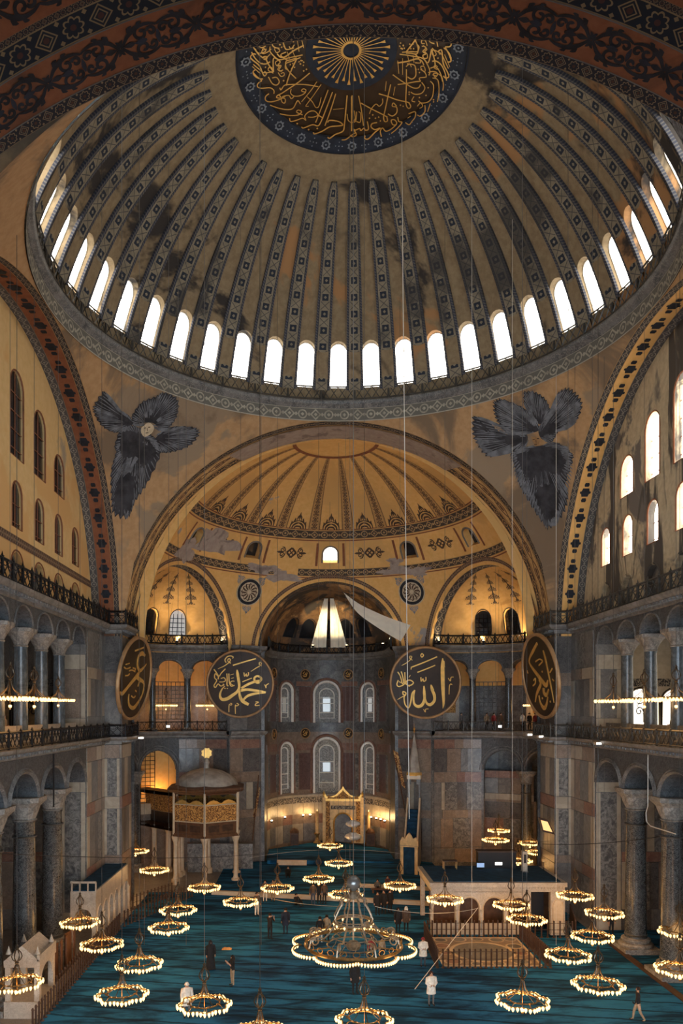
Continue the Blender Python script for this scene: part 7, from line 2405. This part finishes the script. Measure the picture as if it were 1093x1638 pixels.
# warm floodlights added on the upper cornice to brighten the east semidome
for s in (-1, 1):
    mp = cyl_map(EXC[s], 7.0, s * EXD, -s)
    for b, lab in ((84, 'beside the apse'), (48, 'in the middle of the curve'), (12, 'near the great pier')):
        p = Vector(mp(R(b), 21.05, -0.1))
        T = thing('floodlight', 'small added floodlight on the far %s upper cornice, %s' % (EXN[s], lab), 'floodlight', p, 'added cornice floodlights')
        MB().lathe([(0.0, 0.0), (0.12, 0.0), (0.12, 0.05), (0.05, 0.1), (0.05, 0.2)], 8, p).build('foot', M['iron'], T)
        MB().lathe([(0.05, 0.2), (0.14, 0.25), (0.15, 0.4), (0.0, 0.4)], 8, p).build('housing', M['iron'], T)
        MB().lathe([(0.0, 0.42), (0.12, 0.42), (0.0, 0.46)], 8, p).build('lens', M['spot'], T)
        L = bpy.data.lights.new('flood_beam', 'SPOT')
        L.energy, L.color, L.spot_size, L.spot_blend, L.shadow_soft_size = UP_W, (1.0, 0.76, 0.45), R(120), 0.8, 0.12
        o = bpy.data.objects.new('flood_beam', L)
        COL.objects.link(o)
        o.parent = T
        o.location = (0, 0, 0.5)
        aim = Vector((0, 26 - 6 * (b > 60), 33))
        if b == 48:
            aim = Vector((s * 8, 24, 33))
        o.rotation_euler = (aim - p - Vector((0, 0, 0.5))).to_track_quat('-Z', 'Y').to_euler()

# ------------------------------------------------------------------ people
POSES = {}


def skeleton(pose):
    # joints of a standing adult facing -y, 1.72 m tall; radius per joint
    J = {'pelvis': (0, 0, .95, .15), 'waist': (0, 0, 1.12, .135), 'chest': (0, -.01, 1.32, .165), 'neck': (0, 0, 1.485, .055), 'skull': (0, -.01, 1.60, .088), 'crown': (0, 0, 1.675, .07),
         'nose': (0, -.10, 1.59, .02)}
    E = [('pelvis', 'waist'), ('waist', 'chest'), ('chest', 'neck'), ('neck', 'skull'), ('skull', 'crown')]
    del J['nose']
    for s, n in ((-1, 'r'), (1, 'l')):
        J.update({'hip' + n: (s * .095, 0, .88, .10), 'knee' + n: (s * .105, -.01, .49, .068), 'ankle' + n: (s * .11, .02, .09, .045), 'toe' + n: (s * .125, -.15, .045, .04),
                  'sho' + n: (s * .185, 0, 1.40, .066), 'elb' + n: (s * .245, .02, 1.13, .05), 'wri' + n: (s * .255, -.05, .88, .034), 'palm' + n: (s * .255, -.065, .81, .036),
                  'fin1' + n: (s * .262, -.075, .735, .014), 'fin2' + n: (s * .238, -.06, .74, .014), 'thu' + n: (s * .225, -.11, .80, .014)})
        E += [('pelvis', 'hip' + n), ('hip' + n, 'knee' + n), ('knee' + n, 'ankle' + n), ('ankle' + n, 'toe' + n), ('chest', 'sho' + n), ('sho' + n, 'elb' + n), ('elb' + n, 'wri' + n), ('wri' + n, 'palm' + n), ('palm' + n, 'fin1' + n), ('palm' + n, 'fin2' + n), ('palm' + n, 'thu' + n)]

    def setp(k, x, y, z):
        J[k] = (x, y, z, J[k][3])

    def hand(n, s, w):
        setp('wri' + n, *w)
        setp('palm' + n, w[0] - s * .02, w[1] - .05, w[2] + .05)
        setp('fin1' + n, w[0] - s * .03, w[1] - .08, w[2] + .12)
        setp('fin2' + n, w[0] - s * .05, w[1] - .08, w[2] + .10)
        setp('thu' + n, w[0] - s * .06, w[1] - .03, w[2] + .08)
    if pose == 'phone':                               # both hands raised to the face
        for s, n in ((-1, 'r'), (1, 'l')):
            setp('elb' + n, s * .24, -.16, 1.17)
            hand(n, s, (s * .10, -.32, 1.36))
    if pose == 'fold':                                # hands together in front
        for s, n in ((-1, 'r'), (1, 'l')):
            setp('elb' + n, s * .25, -.02, 1.13)
            hand(n, s, (s * .08, -.20, 1.02))
    if pose == 'walk':
        setp('kneer', -.10, -.16, .50); setp('ankler', -.10, -.22, .09); setp('toer', -.11, -.39, .05)
        setp('kneel', .10, .08, .48); setp('anklel', .11, .30, .13); setp('toel', .11, .16, .045)
        setp('elbl', .24, -.10, 1.14); setp('wril', .22, -.22, .95)
        hand('l', 1, (.22, -.22, .93))
    if pose == 'sit':                                 # sitting on the floor with knees drawn up
        dz = -.80
        for k in list(J):
            x, y, z, r = J[k]
            if not (k[:-1] in ('hip', 'knee', 'ankle', 'toe')):
                J[k] = (x, y, z + dz, r)
        for s, n in ((-1, 'r'), (1, 'l')):
            setp('hip' + n, s * .10, -.04, .12); setp('knee' + n, s * .20, -.40, .38); setp('ankle' + n, s * .12, -.62, .08); setp('toe' + n, s * .12, -.76, .05)
            setp('elb' + n, s * .26, -.18, .38)
            hand(n, s, (s * .12, -.40, .40))
    return J, E


def body_mesh(pose):
    if pose in POSES:
        return POSES[pose]
    J, E = skeleton(pose)
    ks = list(J)
    me = bpy.data.meshes.new('body_cage')
    me.from_pydata([J[k][:3] for k in ks], [(ks.index(a), ks.index(b)) for a, b in E], [])
    o = bpy.data.objects.new('body_cage', me)
    COL.objects.link(o)
    sk = o.modifiers.new('skin', 'SKIN')
    if not me.skin_vertices:
        bpy.context.view_layer.objects.active = o
    lay = me.skin_vertices[0].data if me.skin_vertices else None
    if lay is not None:
        for i, k in enumerate(ks):
            r = J[k][3]
            fl = 0.78 if k in ('chest', 'waist', 'pelvis') else 1.0
            lay[i].radius = (r, r * fl)
            lay[i].use_root = (k == 'pelvis')
    sub = o.modifiers.new('sub', 'SUBSURF')
    sub.levels = sub.render_levels = 1
    dg = bpy.context.evaluated_depsgraph_get()
    ev = bpy.data.meshes.new_from_object(o.evaluated_get(dg))
    bpy.data.objects.remove(o)
    ev.polygons.foreach_set('use_smooth', [True] * len(ev.polygons))
    POSES[pose] = (ev, J)
    return POSES[pose]


CLO = {}


def dye(c):
    if c not in CLO:
        CLO[c] = plain('cloth_%d' % len(CLO), c, 0.9, 0, 0.2, 6)
    return CLO[c]


BLK, NVY, WHT, GRY, TAN, BRN, RED = (.018, .017, .018), (.02, .025, .04), (.72, .66, .56), (.12, .115, .11), (.33, .24, .15), (.10, .065, .045), (.25, .03, .03)


def person(label, loc, face, pose='stand', top=BLK, legs=BLK, hair=(.02, .015, .012), h=1.72, coat=None, head='hair', robe=None, pack=None, small=False, group='people in the hall'):
    me0, J = body_mesh(pose)
    me = me0.copy()
    me.materials.clear()
    for c in (M['skin'], dye(top), dye(legs), dye(BLK)):
        me.materials.append(c)
    dz = -.80 if pose == 'sit' else 0.0
    for p in me.polygons:
        c = p.center
        i = 1
        if c.z > 1.475 + dz:
            i = 0
        elif abs(c.x) > .16 and c.z < .90 + dz and pose in ('stand', 'walk') and abs(c.y) < .14 and c.z > .6:
            i = 0
        elif pose in ('phone', 'fold') and c.y < -.20 and c.z > .95:
            i = 0
        elif c.z < .10 and (pose != 'sit' or c.y < -.5):
            i = 3
        elif c.z < (.93 if pose != 'sit' else .30) and not (abs(c.x) > .20 and c.z > .6):
            i = 2
        p.material_index = i
    k = h / 1.72
    o = obj('person', me, None, label, 'person', group)
    o.location = loc
    o.rotation_euler = (0, 0, R(face))
    o.scale = (k, k, k)
    hz = 1.60 + dz
    cx, cy_ = 0.0, -0.01
    if head in ('hair', 'long', 'scarf', 'cap'):
        m = MB()
        n = 12
        low_ = {'hair': -0.02, 'long': -0.20, 'scarf': -0.22, 'cap': -0.01}[head]

        def shell(u, v):
            th = 2 * PI * u
            z = low_ + (0.115 - low_) * v
            r = 0.108 * math.sqrt(max(0.0, 1 - (max(z, 0) / 0.125) ** 2)) + (0.02 if z < 0 else 0.0)
            yb = 1.0
            fr = math.cos(th - PI / 2)
            x, y = r * math.cos(th), r * math.sin(th) * 1.08 + 0.015
            if y < -0.055 and z < 0.055 and head != 'cap':
                y = -0.055 if head != 'scarf' else -0.07
            return (cx + x, cy_ + y, hz + z)
        m.grid(shell, 14, 6)
        m.build({'hair': 'hair', 'long': 'hair', 'scarf': 'headscarf', 'cap': 'cap'}[head], dye(hair), None, True).parent = o
    if small:
        return o
    fm_ = MB()
    for e in (-1, 1):
        fm_.box(cx + e * .034 - .012, cx + e * .034 + .012, cy_ - .093, cy_ - .082, hz - .006, hz + .006)
    fm_.box(cx - .022, cx + .022, cy_ - .093, cy_ - .080, hz - .064, hz - .056)
    fm_.build('eyes_and_mouth', dye(BRN), None).parent = o
    MB().add([(0, cy_ - .085, hz + .01), (-.014, cy_ - .084, hz - .035), (.014, cy_ - .084, hz - .035), (0, cy_ - .112, hz - .03)], [(0, 1, 3), (0, 3, 2), (1, 2, 3)]).build('nose', M['skin'], None).parent = o
    if coat or robe:
        m = MB()
        zb = .06 if robe else .62
        prof = [(1.47, .075, .07), (1.43, .19, .10), (1.36, .225, .135), (1.2, .20, .145), (1.0, .205, .15), (.8, .225, .165), (zb, .30 if robe else .24, .24 if robe else .175)]
        n = 16
        for q in (0, 0.012):
            m.add([((a - q) * math.cos(2 * PI * k_ / n), (b - q) * math.sin(2 * PI * k_ / n) - .005, z) for z, a, b in prof for k_ in range(n)], [(i * n + j, i * n + (j + 1) % n, (i + 1) * n + (j + 1) % n, (i + 1) * n + j) for i in range(len(prof) - 1) for j in range(n)])
        m.build('robe' if robe else 'coat', dye(robe or coat), None, True).parent = o
        for s, nn in ((-1, 'r'), (1, 'l')):
            pts = [J['sho' + nn][:3], J['elb' + nn][:3], J['wri' + nn][:3]]
            MB().tube(pts, [.09, .072, .055], 8).build('sleeve', dye(robe or coat), None, True).parent = o
    if pack:
        m = MB()
        m.box(-.14, .14, .12, .27, 1.02, 1.42)
        m.build('backpack', dye(pack), None).parent = o
    return o


Z = 0.03
person('man in a dark jacket with a backpack standing below the great chandelier', flr(568, 1590, Z), 20, 'stand', BLK, BLK, coat=BLK, pack=(.02, .02, .025))
person('man in a white jacket and dark trousers, arms folded, near the square pavement', flr(690, 1609, Z), 10, 'fold', WHT, GRY, (.05, .02, .015), 1.75, coat=WHT)
person('person in a white sweater with a red cap left of the square pavement', flr(677, 1546, Z), 5, 'fold', WHT, (.05, .06, .08), RED, 1.70, coat=WHT, head='cap')
person('man in black raising a phone, left of the great chandelier', flr(432, 1503, Z), 150, 'phone', BLK, BLK)
person('man in a dark coat with a red strap walking left of the great chandelier', flr(457, 1495, Z), 200, 'stand', NVY, NVY, coat=NVY, h=1.78)
person('woman in a long black robe on the left carpet', flr(337, 1551, Z), 20, 'stand', BLK, BLK, head='scarf', hair=BLK, robe=BLK, h=1.68)
person('woman in a black top and long brown skirt holding up a phone', flr(372, 1577, Z), -60, 'phone', BLK, TAN, head='long', robe=None, h=1.66)
person('person in a white jacket and white cap beside the near left chandelier', flr(299, 1628, Z), 15, 'stand', WHT, GRY, WHT, 1.72, coat=WHT, head='cap')
person('person in white trousers under a chandelier, left of centre', flr(411, 1465, Z), 30, 'stand', BRN, WHT)
person('person in pale trousers standing at the step edge, left', flr(424, 1443, Z), 10, 'stand', BRN, WHT)
person('person in light trousers at the step edge, beside the pale trousers', flr(437, 1442, Z), -20, 'stand', GRY, TAN)
person('person in dark clothes sitting on the carpet at the step edge', flr(474, 1448, Z), 40, 'sit', BLK, BLK)
person('person in blue jeans standing at the step, left of a group of three', flr(501, 1448, Z), 180, 'stand', BRN, (.05, .07, .11))
person('person in black standing at the step, middle of a group of three', flr(511, 1446, Z), 170, 'stand', BLK, BLK)
person('person in dark brown at the step, right of a group of three', flr(519, 1447, Z), 200, 'stand', BRN, BLK)
person('visitor in black and white seen through the great chandelier, left', flr(512, 1509, Z), 190, 'stand', BLK, WHT)
person('visitor in dark clothes seen through the great chandelier, beside the white trousers', flr(523, 1506, Z), 160, 'stand', TAN, BLK)
person('seated person behind the bench, right of the silver globe', flr(604, 1424, 0.3), 0, 'sit', GRY, BLK)
person('person with raised hands seated at the bench right of the silver globe', flr(607 - 4, 1419, 0.3) + Vector((0.9, 0.2, 0)), 20, 'sit', (.10, .04, .04), BLK)
person('person in black, left of three standing behind the great chandelier', flr(604, 1464, Z), 10, 'stand', BLK, BLK, coat=BLK)
person('person in black, middle of three standing behind the great chandelier', flr(614, 1462, Z), -15, 'stand', BLK, BLK, coat=BLK, h=1.78)
person('person in black, right of three standing behind the great chandelier', flr(624, 1460, Z), 30, 'stand', BLK, BLK, coat=BLK, h=1.74)
person('woman in a black coat beside a woman in a white headscarf', flr(637, 1492, Z), 15, 'stand', BLK, BLK, head='long', coat=BLK, h=1.70)
person('woman in dark clothes with a long white headscarf', flr(650, 1489, Z), -10, 'stand', BLK, BLK, head='scarf', hair=WHT, coat=BRN, h=1.66)
person('small visitor in a pale top seen under the right lobes of the great chandelier', flr(611, 1537, Z), 20, 'stand', TAN, BLK, h=1.4)
person('visitor in red seen behind the front bulbs of the great chandelier', flr(594, 1538, Z), 0, 'stand', RED, BLK, h=1.5)
person('person in dark clothes and shorts striding at the bottom right', flr(1021, 1634, Z), -100, 'walk', BLK, TAN, h=1.66)
person('person in black standing at the speckled pilaster, right', flr(978, 1496, Z), 10, 'stand', BLK, BLK)
person('person in black standing at the wall before the domed loge', flr(461, 1402, 0.3), 0, 'sit', BLK, BLK)
# visitors looking over the gallery parapets
GP = [(-18.5, 0.2, 90, BRN, 'left gallery, nearest the left edge'), (-18.6, 0.9, 80, TAN, 'left gallery, second from the edge'), (-18.5, 3.0, 100, BLK, 'left gallery, between the first and second columns'), (-18.6, 3.7, 80, RED, 'left gallery, beside the dark visitor'), (-18.6, 6.3, 90, TAN, 'left gallery, third bay'), (-18.5, 9.4, 90, GRY, 'left gallery, last bay'),
      (18.5, 5.0 - 1.7, -90, BRN, 'right gallery, second bay')]
for x, y, f, c, lab in GP:
    person('visitor leaning at the parapet in the ' + lab, (x, y, 12.9), f, 'fold', c, BLK, small=True, group='gallery visitors')
mp = cyl_map(EXC[1], 7.0, EXD, -1)
for b, d, c, lab in ((64, .55, GRY, 'nearest the apse'), (46, .6, TAN, 'left of the lattice screen'), (41, .7, RED, 'before the lattice screen'), (36, .6, BRN, 'right of the lattice screen'), (20, .6, WHT, 'left in the right bay'), (16.5, 1.0, BLK, 'middle of the right bay'), (11.5, .9, RED, 'right in the right bay')):
    p = mp(R(b), 12.9, d)
    person('visitor standing in the far right upper gallery, ' + lab, p, 20, 'stand', c, BLK, small=True, group='gallery visitors')
# small things left on the carpet
p = flr(363, 1518, 0.03)
T = thing('folded_cloth', 'small folded tan cloth lying on the carpet beside the woman in black', 'cloth', p)
m = MB()
m.grid(lambda u, v: (p.x - 0.3 + 0.6 * u, p.y - 0.22 + 0.44 * v, 0.03 + 0.13 * math.sin(PI * u) * math.sin(PI * v) * (1 + 0.3 * math.sin(9 * u))), 12, 8)
m.build('cloth_top', dye((.50, .28, .10)), T, True)
MB().box(p.x - 0.24, p.x + 0.24, p.y - 0.16, p.y + 0.16, 0.03, 0.05).build('cloth_fold', dye((.42, .22, .08)), T)
p = flr(612, 1428, 0.3)
T = thing('bench', 'low wooden bench right of the silver globe', 'bench', p)
MB().box(p.x - 0.9, p.x + 0.9, p.y - 0.2, p.y + 0.2, 0.55, 0.65).build('seat', M['wood'], T)
for e in (-0.75, 0.75):
    MB().box(p.x + e - 0.06, p.x + e + 0.06, p.y - 0.16, p.y + 0.16, 0.3, 0.55).build('leg', M['wood'], T)
